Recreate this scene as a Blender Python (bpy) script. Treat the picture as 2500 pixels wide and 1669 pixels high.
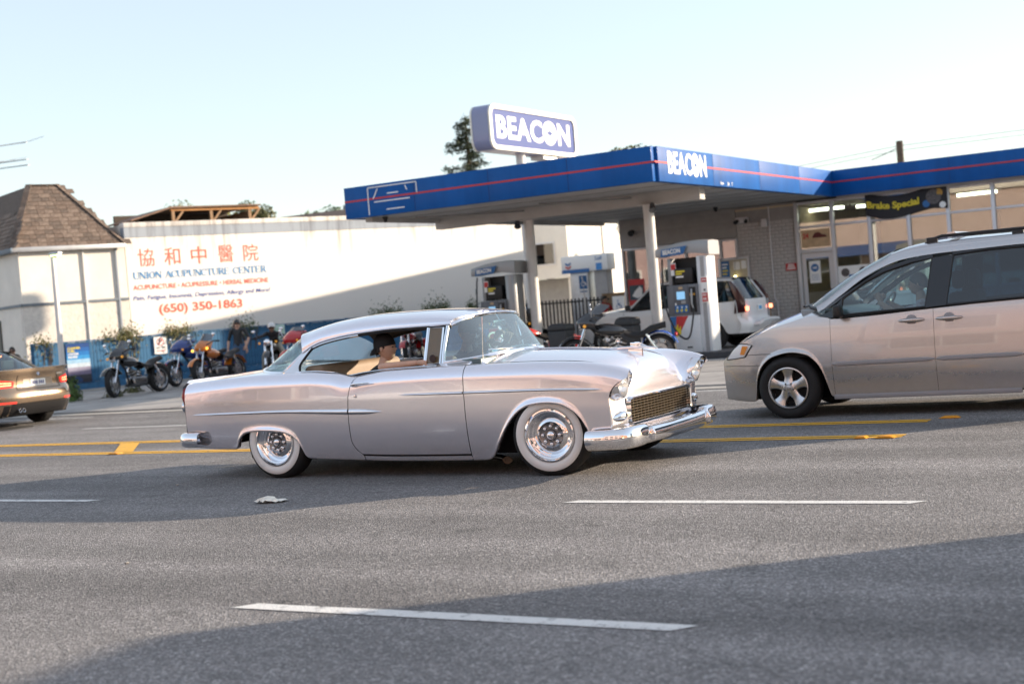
import bpy, bmesh, math, random
import numpy as np
from mathutils import Vector, Matrix

random.seed(7)
for o in list(bpy.data.objects):
    bpy.data.objects.remove(o)
SC = bpy.context.scene
COL = SC.collection
R = math.radians

# ---------------------------------------------------------------- camera, sky, sun, exposure
SUN_AZ, SUN_EL = R(40), R(14.5)          # azimuth measured from +X towards +Y
cam = bpy.data.cameras.new('camera')
cam.sensor_width = 36.0
cam.lens = 48.46
cam.clip_start, cam.clip_end = 0.1, 3000
cam.dof.use_dof = True
cam.dof.focus_distance = 11.3
cam.dof.aperture_fstop = 2.0
camo = bpy.data.objects.new('camera', cam)
COL.objects.link(camo)
def cam_matrix(yaw, pitch, roll, loc):
    cy, sy = math.cos(yaw), math.sin(yaw)
    fwd = Vector((-sy, cy, 0)); right = Vector((cy, sy, 0)); up = Vector((0, 0, 1))
    f2 = fwd*math.cos(pitch) + up*math.sin(pitch)
    u2 = up*math.cos(pitch) - fwd*math.sin(pitch)
    r3 = right*math.cos(roll) + u2*math.sin(roll)
    u3 = u2*math.cos(roll) - right*math.sin(roll)
    m = Matrix.Identity(4)
    for i in range(3):
        m[i][0], m[i][1], m[i][2], m[i][3] = r3[i], u3[i], -f2[i], loc[i]
    return m
camo.matrix_world = cam_matrix(R(30.007), R(-1.637), R(-4.666), (0, 0, 1.46))
SC.camera = camo

W = bpy.data.worlds.new('World'); SC.world = W; W.use_nodes = True
wn = W.node_tree.nodes; wl = W.node_tree.links
sky = wn.new('ShaderNodeTexSky'); sky.sky_type = 'NISHITA'; sky.sun_disc = False
sky.sun_elevation = SUN_EL; sky.sun_rotation = R(90) - SUN_AZ
sky.altitude = 0; sky.air_density = 1.0; sky.dust_density = 0.6; sky.ozone_density = 1.0
# an even veil of high haze over the whole sky
tint = wn.new('ShaderNodeMix'); tint.data_type = 'RGBA'; tint.blend_type = 'MIX'; tint.inputs['Factor'].default_value = .48
tint.inputs['B'].default_value = (3.05, 3.2, 3.45, 1)
wl.new(sky.outputs[0], tint.inputs['A']); wl.new(tint.outputs['Result'], wn['Background'].inputs[0])
wn['Background'].inputs[1].default_value = 0.15
sun = bpy.data.lights.new('sun', 'SUN'); sun.energy = 5.0; sun.angle = R(0.6); sun.color = (1.0, 0.82, 0.63)
suno = bpy.data.objects.new('sun', sun); COL.objects.link(suno)
sd = Vector((math.cos(SUN_AZ)*math.cos(SUN_EL), math.sin(SUN_AZ)*math.cos(SUN_EL), math.sin(SUN_EL)))
suno.rotation_euler = sd.to_track_quat('Z', 'Y').to_euler()
suno.location = sd*60
SC.view_settings.view_transform = 'Standard'
SC.view_settings.look = 'None'
SC.view_settings.gamma = 1.0
SC.view_settings.use_curve_mapping = False
SC.view_settings.exposure = 1.0
SC.cycles.use_denoising = True
SC.cycles.max_bounces = 10
SC.cycles.transparent_max_bounces = 16
SC.cycles.caustics_reflective = False
SC.cycles.caustics_refractive = False
SC.cycles.sample_clamp_indirect = 6

# ---------------------------------------------------------------- helpers
def tag(o, label=None, cat=None, group=None, kind=None):
    if label: o['label'] = label
    if cat: o['category'] = cat
    if group: o['group'] = group
    if kind: o['kind'] = kind
    return o
def empty(name, loc=(0,0,0), rz=0, label=None, cat=None, group=None):
    o = bpy.data.objects.new(name, None); COL.objects.link(o)
    o.location = loc; o.rotation_euler = (0, 0, rz); o.empty_display_size = .2
    return tag(o, label, cat, group)
def link(name, me, parent=None, loc=None, rot=None):
    o = bpy.data.objects.new(name, me); COL.objects.link(o)
    if parent is not None: o.parent = parent
    if loc is not None: o.location = loc
    if rot is not None: o.rotation_euler = rot
    return o
def copy_tree(o, parent=None):
    c = o.copy(); COL.objects.link(c); c.parent = parent
    for ch in o.children: copy_tree(ch, c)
    return c

MATS = {}
def srgb(r, g, b):
    f = lambda c: (c/255/12.92 if c/255 <= .04045 else ((c/255+.055)/1.055)**2.4)
    return (f(r), f(g), f(b))
def mat(name, col=(.5,.5,.5), rough=.5, metal=0., var=.0, vscale=6., bump=0., bscale=60., coat=0., crough=.04, spec=.5,
        emit=None, estr=1., trans=0., ior=1.45, alpha=1., rvar=0., col2=None, stretch=None):
    if name in MATS: return MATS[name]
    m = bpy.data.materials.new(name); m.use_nodes = True; MATS[name] = m
    nt = m.node_tree; n = nt.nodes; l = nt.links; b = n['Principled BSDF']
    c4 = (*col, 1)
    b.inputs['Base Color'].default_value = c4
    b.inputs['Roughness'].default_value = rough
    b.inputs['Metallic'].default_value = metal
    b.inputs['Coat Weight'].default_value = coat
    b.inputs['Coat Roughness'].default_value = crough
    b.inputs['Specular IOR Level'].default_value = spec
    b.inputs['IOR'].default_value = ior
    b.inputs['Transmission Weight'].default_value = trans
    b.inputs['Alpha'].default_value = alpha
    if emit:
        b.inputs['Emission Color'].default_value = (*emit, 1); b.inputs['Emission Strength'].default_value = estr
    if var or bump or rvar or col2:
        tc = n.new('ShaderNodeTexCoord')
        vec = tc.outputs['Object']
        if stretch:
            mp = n.new('ShaderNodeMapping'); mp.inputs['Scale'].default_value = stretch
            l.new(vec, mp.inputs['Vector']); vec = mp.outputs['Vector']
        if var or col2 or rvar:
            t = n.new('ShaderNodeTexNoise'); t.inputs['Scale'].default_value = vscale; t.inputs['Detail'].default_value = 6
            t.inputs['Roughness'].default_value = .65
            l.new(vec, t.inputs['Vector'])
            if var or col2:
                rm = n.new('ShaderNodeValToRGB')
                lo = col2 if col2 else tuple(max(0, c*(1-var)) for c in col)
                hi = col if col2 else tuple(c*(1+var) for c in col)
                rm.color_ramp.elements[0].position = .32; rm.color_ramp.elements[1].position = .68
                rm.color_ramp.elements[0].color = (*lo, 1); rm.color_ramp.elements[1].color = (*hi, 1)
                l.new(t.outputs['Fac'], rm.inputs['Fac']); l.new(rm.outputs['Color'], b.inputs['Base Color'])
            if rvar:
                mr = n.new('ShaderNodeMapRange'); mr.inputs['To Min'].default_value = max(0, rough-rvar); mr.inputs['To Max'].default_value = min(1, rough+rvar)
                l.new(t.outputs['Fac'], mr.inputs['Value']); l.new(mr.outputs['Result'], b.inputs['Roughness'])
        if bump:
            t2 = n.new('ShaderNodeTexNoise'); t2.inputs['Scale'].default_value = bscale; t2.inputs['Detail'].default_value = 4
            l.new(vec, t2.inputs['Vector'])
            bp = n.new('ShaderNodeBump'); bp.inputs['Strength'].default_value = bump; bp.inputs['Distance'].default_value = .01
            l.new(t2.outputs['Fac'], bp.inputs['Height']); l.new(bp.outputs['Normal'], b.inputs['Normal'])
    return m

class MB:
    """collects shapes into one mesh"""
    def __init__(s): s.v = []; s.f = []; s.m = []; s.mi = 0
    def add(s, vs, fs):
        b = len(s.v); s.v += [tuple(p) for p in vs]; s.f += [tuple(b+i for i in f) for f in fs]; s.m += [s.mi]*len(fs)
        return s
    def box(s, x0, x1, y0, y1, z0, z1, M=None):
        vs = [Vector((x, y, z)) for x in (x0, x1) for y in (y0, y1) for z in (z0, z1)]
        if M is not None: vs = [M @ v for v in vs]
        return s.add(vs, [(0,1,3,2),(4,6,7,5),(0,4,5,1),(2,3,7,6),(0,2,6,4),(1,5,7,3)])
    def beam(s, a, b, w, h, up=(0,0,1)):
        a, b = Vector(a), Vector(b); d = (b-a).normalized(); u = Vector(up)
        x = d.cross(u)
        if x.length < 1e-4: x = d.cross(Vector((1,0,0)))
        x.normalize(); u = x.cross(d)
        vs = [p + x*(i*w/2) + u*(j*h/2) for p in (a, b) for i, j in ((-1,-1),(1,-1),(1,1),(-1,1))]
        return s.add(vs, [(0,3,2,1),(4,5,6,7),(0,1,5,4),(1,2,6,5),(2,3,7,6),(3,0,4,7)])
    def cyl(s, a, b, r0, r1=None, n=16, caps=True):
        return s.tube([a, b], [r0, r0 if r1 is None else r1], n, caps)
    def tube(s, pts, r, n=10, caps=True, closed=False):
        pts = [Vector(p) for p in pts]; k = len(pts)
        rr = r if isinstance(r, (list, tuple)) else [r]*k
        vs = []; prev = None
        for i, p in enumerate(pts):
            if closed: d = (pts[(i+1) % k] - pts[i-1])
            else: d = (pts[min(i+1, k-1)] - pts[max(i-1, 0)])
            d.normalize()
            if prev is None:
                x = d.cross(Vector((0,0,1)))
                if x.length < .05: x = d.cross(Vector((0,1,0)))
            else:
                x = prev - d*prev.dot(d)
            x.normalize(); prev = x; y = d.cross(x)
            for j in range(n):
                a = 2*math.pi*j/n
                vs.append(p + (x*math.cos(a) + y*math.sin(a))*rr[i])
        fs = []
        for i in range(k if closed else k-1):
            i2 = (i+1) % k
            for j in range(n):
                j2 = (j+1) % n
                fs.append((i*n+j, i*n+j2, i2*n+j2, i2*n+j))
        if caps and not closed:
            fs.append(tuple(reversed(range(n)))); fs.append(tuple(range((k-1)*n, k*n)))
        return s.add(vs, fs)
    def lathe(s, prof, c=(0,0,0), axis='y', n=32, closed=False):
        """prof: list of (radius, height along axis)"""
        vs = []; fs = []; k = len(prof); c = Vector(c)
        for (r, h) in prof:
            for j in range(n):
                a = 2*math.pi*j/n; u, w = r*math.cos(a), r*math.sin(a)
                vs.append(c + (Vector((u, h, w)) if axis == 'y' else Vector((u, w, h)) if axis == 'z' else Vector((h, u, w))))
        for i in range(k if closed else k-1):
            i2 = (i+1) % k
            for j in range(n):
                j2 = (j+1) % n; fs.append((i*n+j, i*n+j2, i2*n+j2, i2*n+j))
        return s.add(vs, fs)
    def prism(s, poly, a, b, axis='y', M=None):
        """poly in the plane across axis; a, b along axis"""
        k = len(poly)
        g = {'y': lambda p, h: Vector((p[0], h, p[1])), 'x': lambda p, h: Vector((h, p[0], p[1])), 'z': lambda p, h: Vector((p[0], p[1], h))}[axis]
        vs = [g(p, a) for p in poly] + [g(p, b) for p in poly]
        if M is not None: vs = [M @ v for v in vs]
        fs = [(i, (i+1) % k, k+(i+1) % k, k+i) for i in range(k)] + [tuple(reversed(range(k))), tuple(range(k, 2*k))]
        return s.add(vs, fs)
    def grid(s, P, flip=False, skip=None):
        """P[i][j] points"""
        nu, nv = len(P), len(P[0]); vs = [p for row in P for p in row]; fs = []
        for i in range(nu-1):
            for j in range(nv-1):
                if skip and skip(i, j): continue
                q = (i*nv+j, i*nv+j+1, (i+1)*nv+j+1, (i+1)*nv+j)
                fs.append(q[::-1] if flip else q)
        return s.add(vs, fs)
    def ball(s, c, r, nu=14, nv=10):
        rx, ry, rz = r if isinstance(r, (tuple, list)) else (r, r, r); c = Vector(c)
        P = [[c + Vector((rx*math.sin(math.pi*j/nv)*math.cos(2*math.pi*i/nu), ry*math.sin(math.pi*j/nv)*math.sin(2*math.pi*i/nu), rz*math.cos(math.pi*j/nv))) for j in range(nv+1)] for i in range(nu+1)]
        return s.grid(P, flip=True)
    def mirror(s, ax=1, c=0.):
        b = len(s.v); nf = len(s.f)
        for p in list(s.v):
            q = list(p); q[ax] = 2*c - q[ax]; s.v.append(tuple(q))
        for i in range(nf):
            s.f.append(tuple(b+k for k in reversed(s.f[i]))); s.m.append(s.m[i])
        return s
    def xform(s, M): s.v = [tuple(M @ Vector(p)) for p in s.v]; return s
    def mesh(s, name, mats, smooth=False, bevel=0, seg=2, fix=True, ang=35, weld=0):
        me = bpy.data.meshes.new(name)
        me.from_pydata([tuple(v) for v in s.v], [], s.f)
        mats = mats if isinstance(mats, (list, tuple)) else [mats]
        for m in mats: me.materials.append(m)
        if len(mats) > 1: me.polygons.foreach_set('material_index', s.m)
        if bevel or fix or weld:
            bm = bmesh.new(); bm.from_mesh(me)
            if weld: bmesh.ops.remove_doubles(bm, verts=bm.verts, dist=weld)
            if fix: bmesh.ops.recalc_face_normals(bm, faces=bm.faces)
            if bevel:
                es = [e for e in bm.edges if len(e.link_faces) == 2 and e.calc_face_angle(0) > R(30)]
                bmesh.ops.bevel(bm, geom=es, offset=bevel, segments=seg, affect='EDGES', profile=.5, clamp_overlap=True)
            bm.to_mesh(me); bm.free()
        if smooth or bevel:
            me.polygons.foreach_set('use_smooth', [True]*len(me.polygons))
            me.set_sharp_from_angle(angle=R(ang))
        me.update()
        return me
    def build(s, name, mats, parent=None, loc=None, rot=None, **k):
        return link(name, s.mesh(name, mats, **k), parent, loc, rot)

def cspl(xs, ys):
    """monotone-ish cubic through the keys"""
    xs = np.array(xs, float); ys = np.array(ys, float)
    o = np.argsort(xs); xs, ys = xs[o], ys[o]
    h = np.diff(xs); d = np.diff(ys)/h
    m = np.zeros(len(xs)); m[0], m[-1] = d[0], d[-1]
    for i in range(1, len(xs)-1):
        m[i] = 0 if d[i-1]*d[i] <= 0 else (h[i-1]+h[i])*3/((2*h[i]+h[i-1])/d[i-1] + (h[i]+2*h[i-1])/d[i])
    def f(x):
        x = min(max(x, xs[0]), xs[-1]); i = min(max(int(np.searchsorted(xs, x))-1, 0), len(h)-1)
        t = (x-xs[i])/h[i]
        return float((2*t**3-3*t*t+1)*ys[i] + (t**3-2*t*t+t)*h[i]*m[i] + (3*t*t-2*t**3)*ys[i+1] + (t**3-t*t)*h[i]*m[i+1])
    return f
def crom(P, n):
    """Catmull-Rom through points, n samples per span"""
    P = [Vector(p) for p in P]; out = []
    Q = [P[0]*2-P[1]] + P + [P[-1]*2-P[-2]]
    for i in range(1, len(Q)-2):
        a, b, c, d = Q[i-1:i+3]
        for k in range(n):
            t = k/n
            out.append(((b*2) + (c-a)*t + (a*2-b*5+c*4-d)*t*t + (b*3-a-c*3+d)*t**3)*.5)
    out.append(P[-1]); return out

def text_mesh(body, w=None, h=None, bold=0., extrude=.003, shear=0., space=1., align='LEFT', name='lettering'):
    """lettering as a mesh in the XY plane, fitted to width w and height h, origin at lower left"""
    c = bpy.data.curves.new('lettering_curve', 'FONT'); c.body = body; c.extrude = 0; c.offset = bold; c.shear = shear
    c.space_character = space; c.align_x = align; c.resolution_u = 3
    o = bpy.data.objects.new('lettering_tmp', c); COL.objects.link(o)
    bpy.context.view_layer.update()
    dg = bpy.context.evaluated_depsgraph_get()
    me = bpy.data.meshes.new_from_object(o.evaluated_get(dg))
    bpy.data.objects.remove(o); bpy.data.curves.remove(c)
    co = np.array([v.co[:] for v in me.vertices]) if len(me.vertices) else np.zeros((1,3))
    mn, mx = co.min(0), co.max(0); d = np.maximum(mx-mn, 1e-6)
    sx = (w/d[0]) if w else (h/d[1]); sy = (h/d[1]) if h else sx
    for v in me.vertices: v.co = ((v.co.x-mn[0])*sx, (v.co.y-mn[1])*sy, 0)
    bm = bmesh.new(); bm.from_mesh(me)
    for f in bm.faces:
        if f.normal.z < 0: f.normal_flip()
    bm.to_mesh(me); bm.free(); me.name = name
    return me
def lettering(body, m, parent, loc, rot=(R(90),0,0), name='lettering', **k):
    me = text_mesh(body, name=name, **k); me.materials.clear(); me.materials.append(m)
    return link(name, me, parent, loc, rot)
def rrect(x0, x1, y0, y1, r, n=5):
    out = []
    for cx, cy, a0 in ((x1-r, y1-r, 0), (x0+r, y1-r, 90), (x0+r, y0+r, 180), (x1-r, y0+r, 270)):
        for i in range(n+1):
            a = R(a0 + 90*i/n); out.append((cx+r*math.cos(a), cy+r*math.sin(a)))
    return out
# ---------------------------------------------------------------- materials
def asphalt(name, base, speck):
    m = bpy.data.materials.new(name); m.use_nodes = True; nt = m.node_tree; n = nt.nodes; l = nt.links; b = n['Principled BSDF']
    tc = n.new('ShaderNodeTexCoord'); P = tc.outputs['Object']
    v = n.new('ShaderNodeTexVoronoi'); v.inputs['Scale'].default_value = 95; l.new(P, v.inputs['Vector'])
    sp = n.new('ShaderNodeSeparateColor'); l.new(v.outputs['Color'], sp.inputs['Color'])
    r1 = n.new('ShaderNodeValToRGB'); e = r1.color_ramp
    e.elements[0].position = 0; e.elements[0].color = (*[c*.55 for c in base], 1)
    e.elements[1].position = 1; e.elements[1].color = (*speck, 1)
    q = e.elements.new(.55); q.color = (*base, 1); q = e.elements.new(.85); q.color = (*[c*1.3 for c in base], 1)
    l.new(sp.outputs['Red'], r1.inputs['Fac'])
    t = n.new('ShaderNodeTexNoise'); t.inputs['Scale'].default_value = .55; t.inputs['Detail'].default_value = 8; t.inputs['Roughness'].default_value = .62; l.new(P, t.inputs['Vector'])
    mr = n.new('ShaderNodeMapRange'); mr.inputs['From Min'].default_value = .3; mr.inputs['From Max'].default_value = .7
    mr.inputs['To Min'].default_value = .78; mr.inputs['To Max'].default_value = 1.2; l.new(t.outputs['Fac'], mr.inputs['Value'])
    # tyre-polished tracks, drips and sealed strips along the lanes
    mp = n.new('ShaderNodeMapping'); mp.inputs['Scale'].default_value = (.035, 1.15, 1); l.new(P, mp.inputs['Vector'])
    ts = n.new('ShaderNodeTexNoise'); ts.inputs['Scale'].default_value = 1.3; ts.inputs['Detail'].default_value = 5; l.new(mp.outputs['Vector'], ts.inputs['Vector'])
    ms = n.new('ShaderNodeMapRange'); ms.inputs['From Min'].default_value = .32; ms.inputs['From Max'].default_value = .68; ms.inputs['To Min'].default_value = .74; ms.inputs['To Max'].default_value = 1.18; l.new(ts.outputs['Fac'], ms.inputs['Value'])
    td = n.new('ShaderNodeTexNoise'); td.inputs['Scale'].default_value = 2.6; td.inputs['Detail'].default_value = 3; l.new(P, td.inputs['Vector'])
    md = n.new('ShaderNodeMapRange'); md.inputs['From Min'].default_value = .64; md.inputs['From Max'].default_value = .74; md.inputs['To Min'].default_value = 1; md.inputs['To Max'].default_value = .66; l.new(td.outputs['Fac'], md.inputs['Value'])
    mm = n.new('ShaderNodeMath'); mm.operation = 'MULTIPLY'; l.new(ms.outputs['Result'], mm.inputs[0]); l.new(md.outputs['Result'], mm.inputs[1])
    m4 = n.new('ShaderNodeMath'); m4.operation = 'MULTIPLY'; l.new(mr.outputs['Result'], m4.inputs[0]); l.new(mm.outputs[0], m4.inputs[1])
    mx = n.new('ShaderNodeMix'); mx.data_type = 'RGBA'; mx.blend_type = 'MULTIPLY'; mx.inputs['Factor'].default_value = 1
    l.new(r1.outputs['Color'], mx.inputs['A']); l.new(m4.outputs[0], mx.inputs['B'])
    t3 = n.new('ShaderNodeTexNoise'); t3.inputs['Scale'].default_value = 16; t3.inputs['Detail'].default_value = 5; l.new(P, t3.inputs['Vector'])
    mr3 = n.new('ShaderNodeMapRange'); mr3.inputs['To Min'].default_value = .72; mr3.inputs['To Max'].default_value = 1.28; l.new(t3.outputs['Fac'], mr3.inputs['Value'])
    mx3 = n.new('ShaderNodeMix'); mx3.data_type = 'RGBA'; mx3.blend_type = 'MULTIPLY'; mx3.inputs['Factor'].default_value = 1
    l.new(mx.outputs['Result'], mx3.inputs['A']); l.new(mr3.outputs['Result'], mx3.inputs['B'])
    # thin wandering cracks
    t2 = n.new('ShaderNodeTexNoise'); t2.inputs['Scale'].default_value = 1.6; l.new(P, t2.inputs['Vector'])
    va = n.new('ShaderNodeVectorMath'); va.operation = 'MULTIPLY_ADD'; va.inputs[1].default_value = (.5, .5, .5)
    l.new(t2.outputs['Color'], va.inputs[0]); l.new(P, va.inputs[2])
    vc = n.new('ShaderNodeTexVoronoi'); vc.feature = 'DISTANCE_TO_EDGE'; vc.inputs['Scale'].default_value = .27; l.new(va.outputs[0], vc.inputs['Vector'])
    cr = n.new('ShaderNodeMapRange'); cr.inputs['From Min'].default_value = 0; cr.inputs['From Max'].default_value = .003; cr.inputs['To Min'].default_value = .68; cr.inputs['To Max'].default_value = 1
    l.new(vc.outputs['Distance'], cr.inputs['Value'])
    mx2 = n.new('ShaderNodeMix'); mx2.data_type = 'RGBA'; mx2.blend_type = 'MULTIPLY'; mx2.inputs['Factor'].default_value = 1
    l.new(mx3.outputs['Result'], mx2.inputs['A']); l.new(cr.outputs['Result'], mx2.inputs['B'])
    l.new(mx2.outputs['Result'], b.inputs['Base Color'])
    b.inputs['Roughness'].default_value = .82; b.inputs['Specular IOR Level'].default_value = .35
    bp = n.new('ShaderNodeBump'); bp.inputs['Strength'].default_value = .8; bp.inputs['Distance'].default_value = .006
    l.new(v.outputs['Distance'], bp.inputs['Height']); l.new(bp.outputs['Normal'], b.inputs['Normal'])
    MATS[name] = m
    return m
M_ASPH = asphalt('asphalt', (.195, .188, .187), (.42, .41, .40))
M_LOT = mat('lot_concrete', (.32, .305, .29), .85, var=.25, vscale=1.2, bump=.3, bscale=40)
M_CONC = mat('gutter_concrete', (.36, .34, .31), .85, var=.18, vscale=3, bump=.3, bscale=50)
M_ISLE = mat('island_dark_concrete', (.05, .05, .055), .7, var=.3, vscale=5)
def road_paint(name, col):
    m = bpy.data.materials.new(name); m.use_nodes = True; nt = m.node_tree; n = nt.nodes; l = nt.links; b = n['Principled BSDF']
    tc = n.new('ShaderNodeTexCoord'); P = tc.outputs['Object']
    v = n.new('ShaderNodeTexVoronoi'); v.inputs['Scale'].default_value = 75; l.new(P, v.inputs['Vector'])
    t = n.new('ShaderNodeTexNoise'); t.inputs['Scale'].default_value = 9; t.inputs['Detail'].default_value = 9; t.inputs['Roughness'].default_value = .75; l.new(P, t.inputs['Vector'])
    r = n.new('ShaderNodeValToRGB'); r.color_ramp.elements[0].position = .345; r.color_ramp.elements[1].position = .45
    r.color_ramp.elements[0].color = (.15, .145, .145, 1); r.color_ramp.elements[1].color = (*col, 1)
    l.new(t.outputs['Fac'], r.inputs['Fac'])
    t2 = n.new('ShaderNodeTexNoise'); t2.inputs['Scale'].default_value = 60; l.new(P, t2.inputs['Vector'])
    mr = n.new('ShaderNodeMapRange'); mr.inputs['To Min'].default_value = .75; mr.inputs['To Max'].default_value = 1.1; l.new(t2.outputs['Fac'], mr.inputs['Value'])
    mx = n.new('ShaderNodeMix'); mx.data_type = 'RGBA'; mx.blend_type = 'MULTIPLY'; mx.inputs['Factor'].default_value = 1
    l.new(r.outputs['Color'], mx.inputs['A']); l.new(mr.outputs['Result'], mx.inputs['B']); l.new(mx.outputs['Result'], b.inputs['Base Color'])
    b.inputs['Roughness'].default_value = .7
    bp = n.new('ShaderNodeBump'); bp.inputs['Strength'].default_value = .5; bp.inputs['Distance'].default_value = .004
    l.new(v.outputs['Distance'], bp.inputs['Height']); l.new(bp.outputs['Normal'], b.inputs['Normal'])
    MATS[name] = m; return m
M_WPAINT = road_paint('road_white', (.72, .72, .70))
M_YPAINT = road_paint('road_yellow', (.78, .42, .035))
M_BLUE = mat('station_blue', (.005, .085, .31), .5, coat=.10, crough=.12, var=.16, vscale=2.2, spec=.15, stretch=(1, 1, .18))
M_RED = mat('stripe_red', (.50, .03, .03), .4)
M_SIGNW = mat('sign_white', (.82, .82, .80), .4)
M_SIGNBLUE = mat('sign_face_blue', (.016, .045, .21), .45, coat=.12, crough=.15, spec=.25)
M_SOFFIT = mat('soffit_grey', (.50, .49, .47), .75, var=.12, vscale=1.5)
M_COLUMN = mat('column_paint', (.68, .67, .65), .45, var=.08, vscale=3)
M_FRAME = mat('aluminium_frame', (.62, .62, .64), .4, metal=.3)
M_SIDING = mat('siding_grey', (.36, .35, .34), .65, var=.1, vscale=4)
M_BRICK = mat('painted_brick', (.52, .50, .485), .8, var=.14, vscale=9, bump=.3, bscale=90)
M_MORTAR = mat('mortar', (.36, .345, .335), .9, var=.1)
def glass(name, tint=(.75,.85,.85), refl=.12, film=0.):
    m = bpy.data.materials.new(name); m.use_nodes = True; nt = m.node_tree; n = nt.nodes; l = nt.links
    n.remove(n['Principled BSDF'])
    tr = n.new('ShaderNodeBsdfTransparent'); tr.inputs['Color'].default_value = (*tint, 1)
    gl = n.new('ShaderNodeBsdfGlossy'); gl.inputs['Roughness'].default_value = .01; gl.inputs['Color'].default_value = (1,1,1,1)
    fr = n.new('ShaderNodeLayerWeight'); fr.inputs['Blend'].default_value = .35
    mr = n.new('ShaderNodeMapRange'); mr.inputs['To Min'].default_value = refl; mr.inputs['To Max'].default_value = .85
    l.new(fr.outputs['Fresnel'], mr.inputs['Value'])
    mx = n.new('ShaderNodeMixShader'); l.new(mr.outputs['Result'], mx.inputs['Fac']); l.new(tr.outputs[0], mx.inputs[1]); l.new(gl.outputs[0], mx.inputs[2])
    out = mx.outputs[0]
    if film:   # dust film, coloured teal to paint in the pale sky haze
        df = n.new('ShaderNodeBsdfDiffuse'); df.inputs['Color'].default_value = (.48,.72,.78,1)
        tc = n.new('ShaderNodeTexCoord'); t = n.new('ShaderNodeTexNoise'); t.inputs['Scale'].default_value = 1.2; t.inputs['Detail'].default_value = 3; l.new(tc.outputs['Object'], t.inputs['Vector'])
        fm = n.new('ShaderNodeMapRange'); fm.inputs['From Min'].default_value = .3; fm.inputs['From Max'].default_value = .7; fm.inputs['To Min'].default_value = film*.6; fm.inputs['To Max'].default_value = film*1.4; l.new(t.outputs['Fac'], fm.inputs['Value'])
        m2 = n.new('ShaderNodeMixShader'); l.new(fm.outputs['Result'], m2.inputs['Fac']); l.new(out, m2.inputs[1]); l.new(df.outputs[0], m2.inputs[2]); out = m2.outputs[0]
    l.new(out, n['Material Output'].inputs['Surface'])
    MATS[name] = m; return m
M_GLASS = glass('window_glass', (.72, .78, .78), .16)
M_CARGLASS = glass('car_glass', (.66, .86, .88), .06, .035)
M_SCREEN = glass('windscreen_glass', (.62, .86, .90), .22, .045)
M_TINT = glass('tinted_glass', (.10, .20, .27), .045)
M_WHITEWALL = mat('stucco_white', (.74, .70, .63), .85, var=.07, vscale=1.3, bump=.25, bscale=30)
def streak_wall(name, col, dirt):
    m = bpy.data.materials.new(name); m.use_nodes = True; nt = m.node_tree; n = nt.nodes; l = nt.links; b = n['Principled BSDF']
    tc = n.new('ShaderNodeTexCoord'); P = tc.outputs['Object']
    mp = n.new('ShaderNodeMapping'); mp.inputs['Scale'].default_value = (2.6, 2.6, .22); l.new(P, mp.inputs['Vector'])
    t = n.new('ShaderNodeTexNoise'); t.inputs['Scale'].default_value = 1.6; t.inputs['Detail'].default_value = 8; t.inputs['Roughness'].default_value = .7; l.new(mp.outputs['Vector'], t.inputs['Vector'])
    sx = n.new('ShaderNodeSeparateXYZ'); l.new(P, sx.inputs[0])
    hz = n.new('ShaderNodeMapRange'); hz.inputs['From Min'].default_value = 2.6; hz.inputs['From Max'].default_value = 4.6; hz.inputs['To Min'].default_value = 0; hz.inputs['To Max'].default_value = .22
    l.new(sx.outputs['Z'], hz.inputs['Value'])
    ad = n.new('ShaderNodeMath'); ad.operation = 'ADD'; l.new(t.outputs['Fac'], ad.inputs[0]); l.new(hz.outputs['Result'], ad.inputs[1])
    r = n.new('ShaderNodeValToRGB'); r.color_ramp.elements[0].position = .66; r.color_ramp.elements[1].position = 1.0
    r.color_ramp.elements[0].color = (*col, 1); r.color_ramp.elements[1].color = (*dirt, 1)
    l.new(ad.outputs[0], r.inputs['Fac']); l.new(r.outputs['Color'], b.inputs['Base Color'])
    b.inputs['Roughness'].default_value = .88
    t2 = n.new('ShaderNodeTexNoise'); t2.inputs['Scale'].default_value = 25; l.new(P, t2.inputs['Vector'])
    bp = n.new('ShaderNodeBump'); bp.inputs['Strength'].default_value = .2; bp.inputs['Distance'].default_value = .01
    l.new(t2.outputs['Fac'], bp.inputs['Height']); l.new(bp.outputs['Normal'], b.inputs['Normal'])
    MATS[name] = m; return m
M_STREAK = streak_wall('weathered_white_wall', (.82, .78, .72), (.16, .13, .11))
M_BAND = streak_wall('weathered_blue_band', (.33, .37, .42), (.12, .12, .13))
M_TRIMGREY = mat('trim_grey_blue', (.16, .19, .22), .6, var=.1)
M_SHINGLE = [mat('shingle_%s' % k, c, .9, var=.25, vscale=14, bump=.4, bscale=120) for k, c in (('umber', (.135,.10,.08)), ('tan', (.17,.13,.105)), ('dark', (.11,.085,.07)))]
M_FENCE = mat('fence_blue', (.028, .125, .25), .6, var=.3, vscale=5)
M_WOOD = mat('weathered_wood', (.30, .19, .11), .8, var=.3, vscale=8, stretch=(1,1,.2))
M_BLACK = mat('black_plastic', (.012, .012, .013), .45)
M_RUBBER = mat('tyre_rubber', (.014, .014, .015), .75, var=.2, vscale=20)
M_CHROME = mat('chrome', (.86, .86, .88), .04, metal=1.)
M_DARKCHROME = mat('dark_metal', (.22, .22, .23), .25, metal=1.)
M_ALU = mat('cast_aluminium', (.62, .62, .63), .28, metal=1.)
M_STEELG = mat('galvanised', (.48, .49, .50), .45, metal=.6, var=.1)
M_DARK = mat('dark_void', (.008, .008, .009), .9)
M_CREAM = mat('interior_cream', (.62, .50, .34), .8, var=.1)
M_TUBE = mat('fluorescent', (.9, .9, .8), .4, emit=(1., .93, .70), estr=6)
M_LAMPLIT = mat('lamp_glow', (.8, .9, .5), .4, emit=(.75, 1., .35), estr=4)
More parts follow.
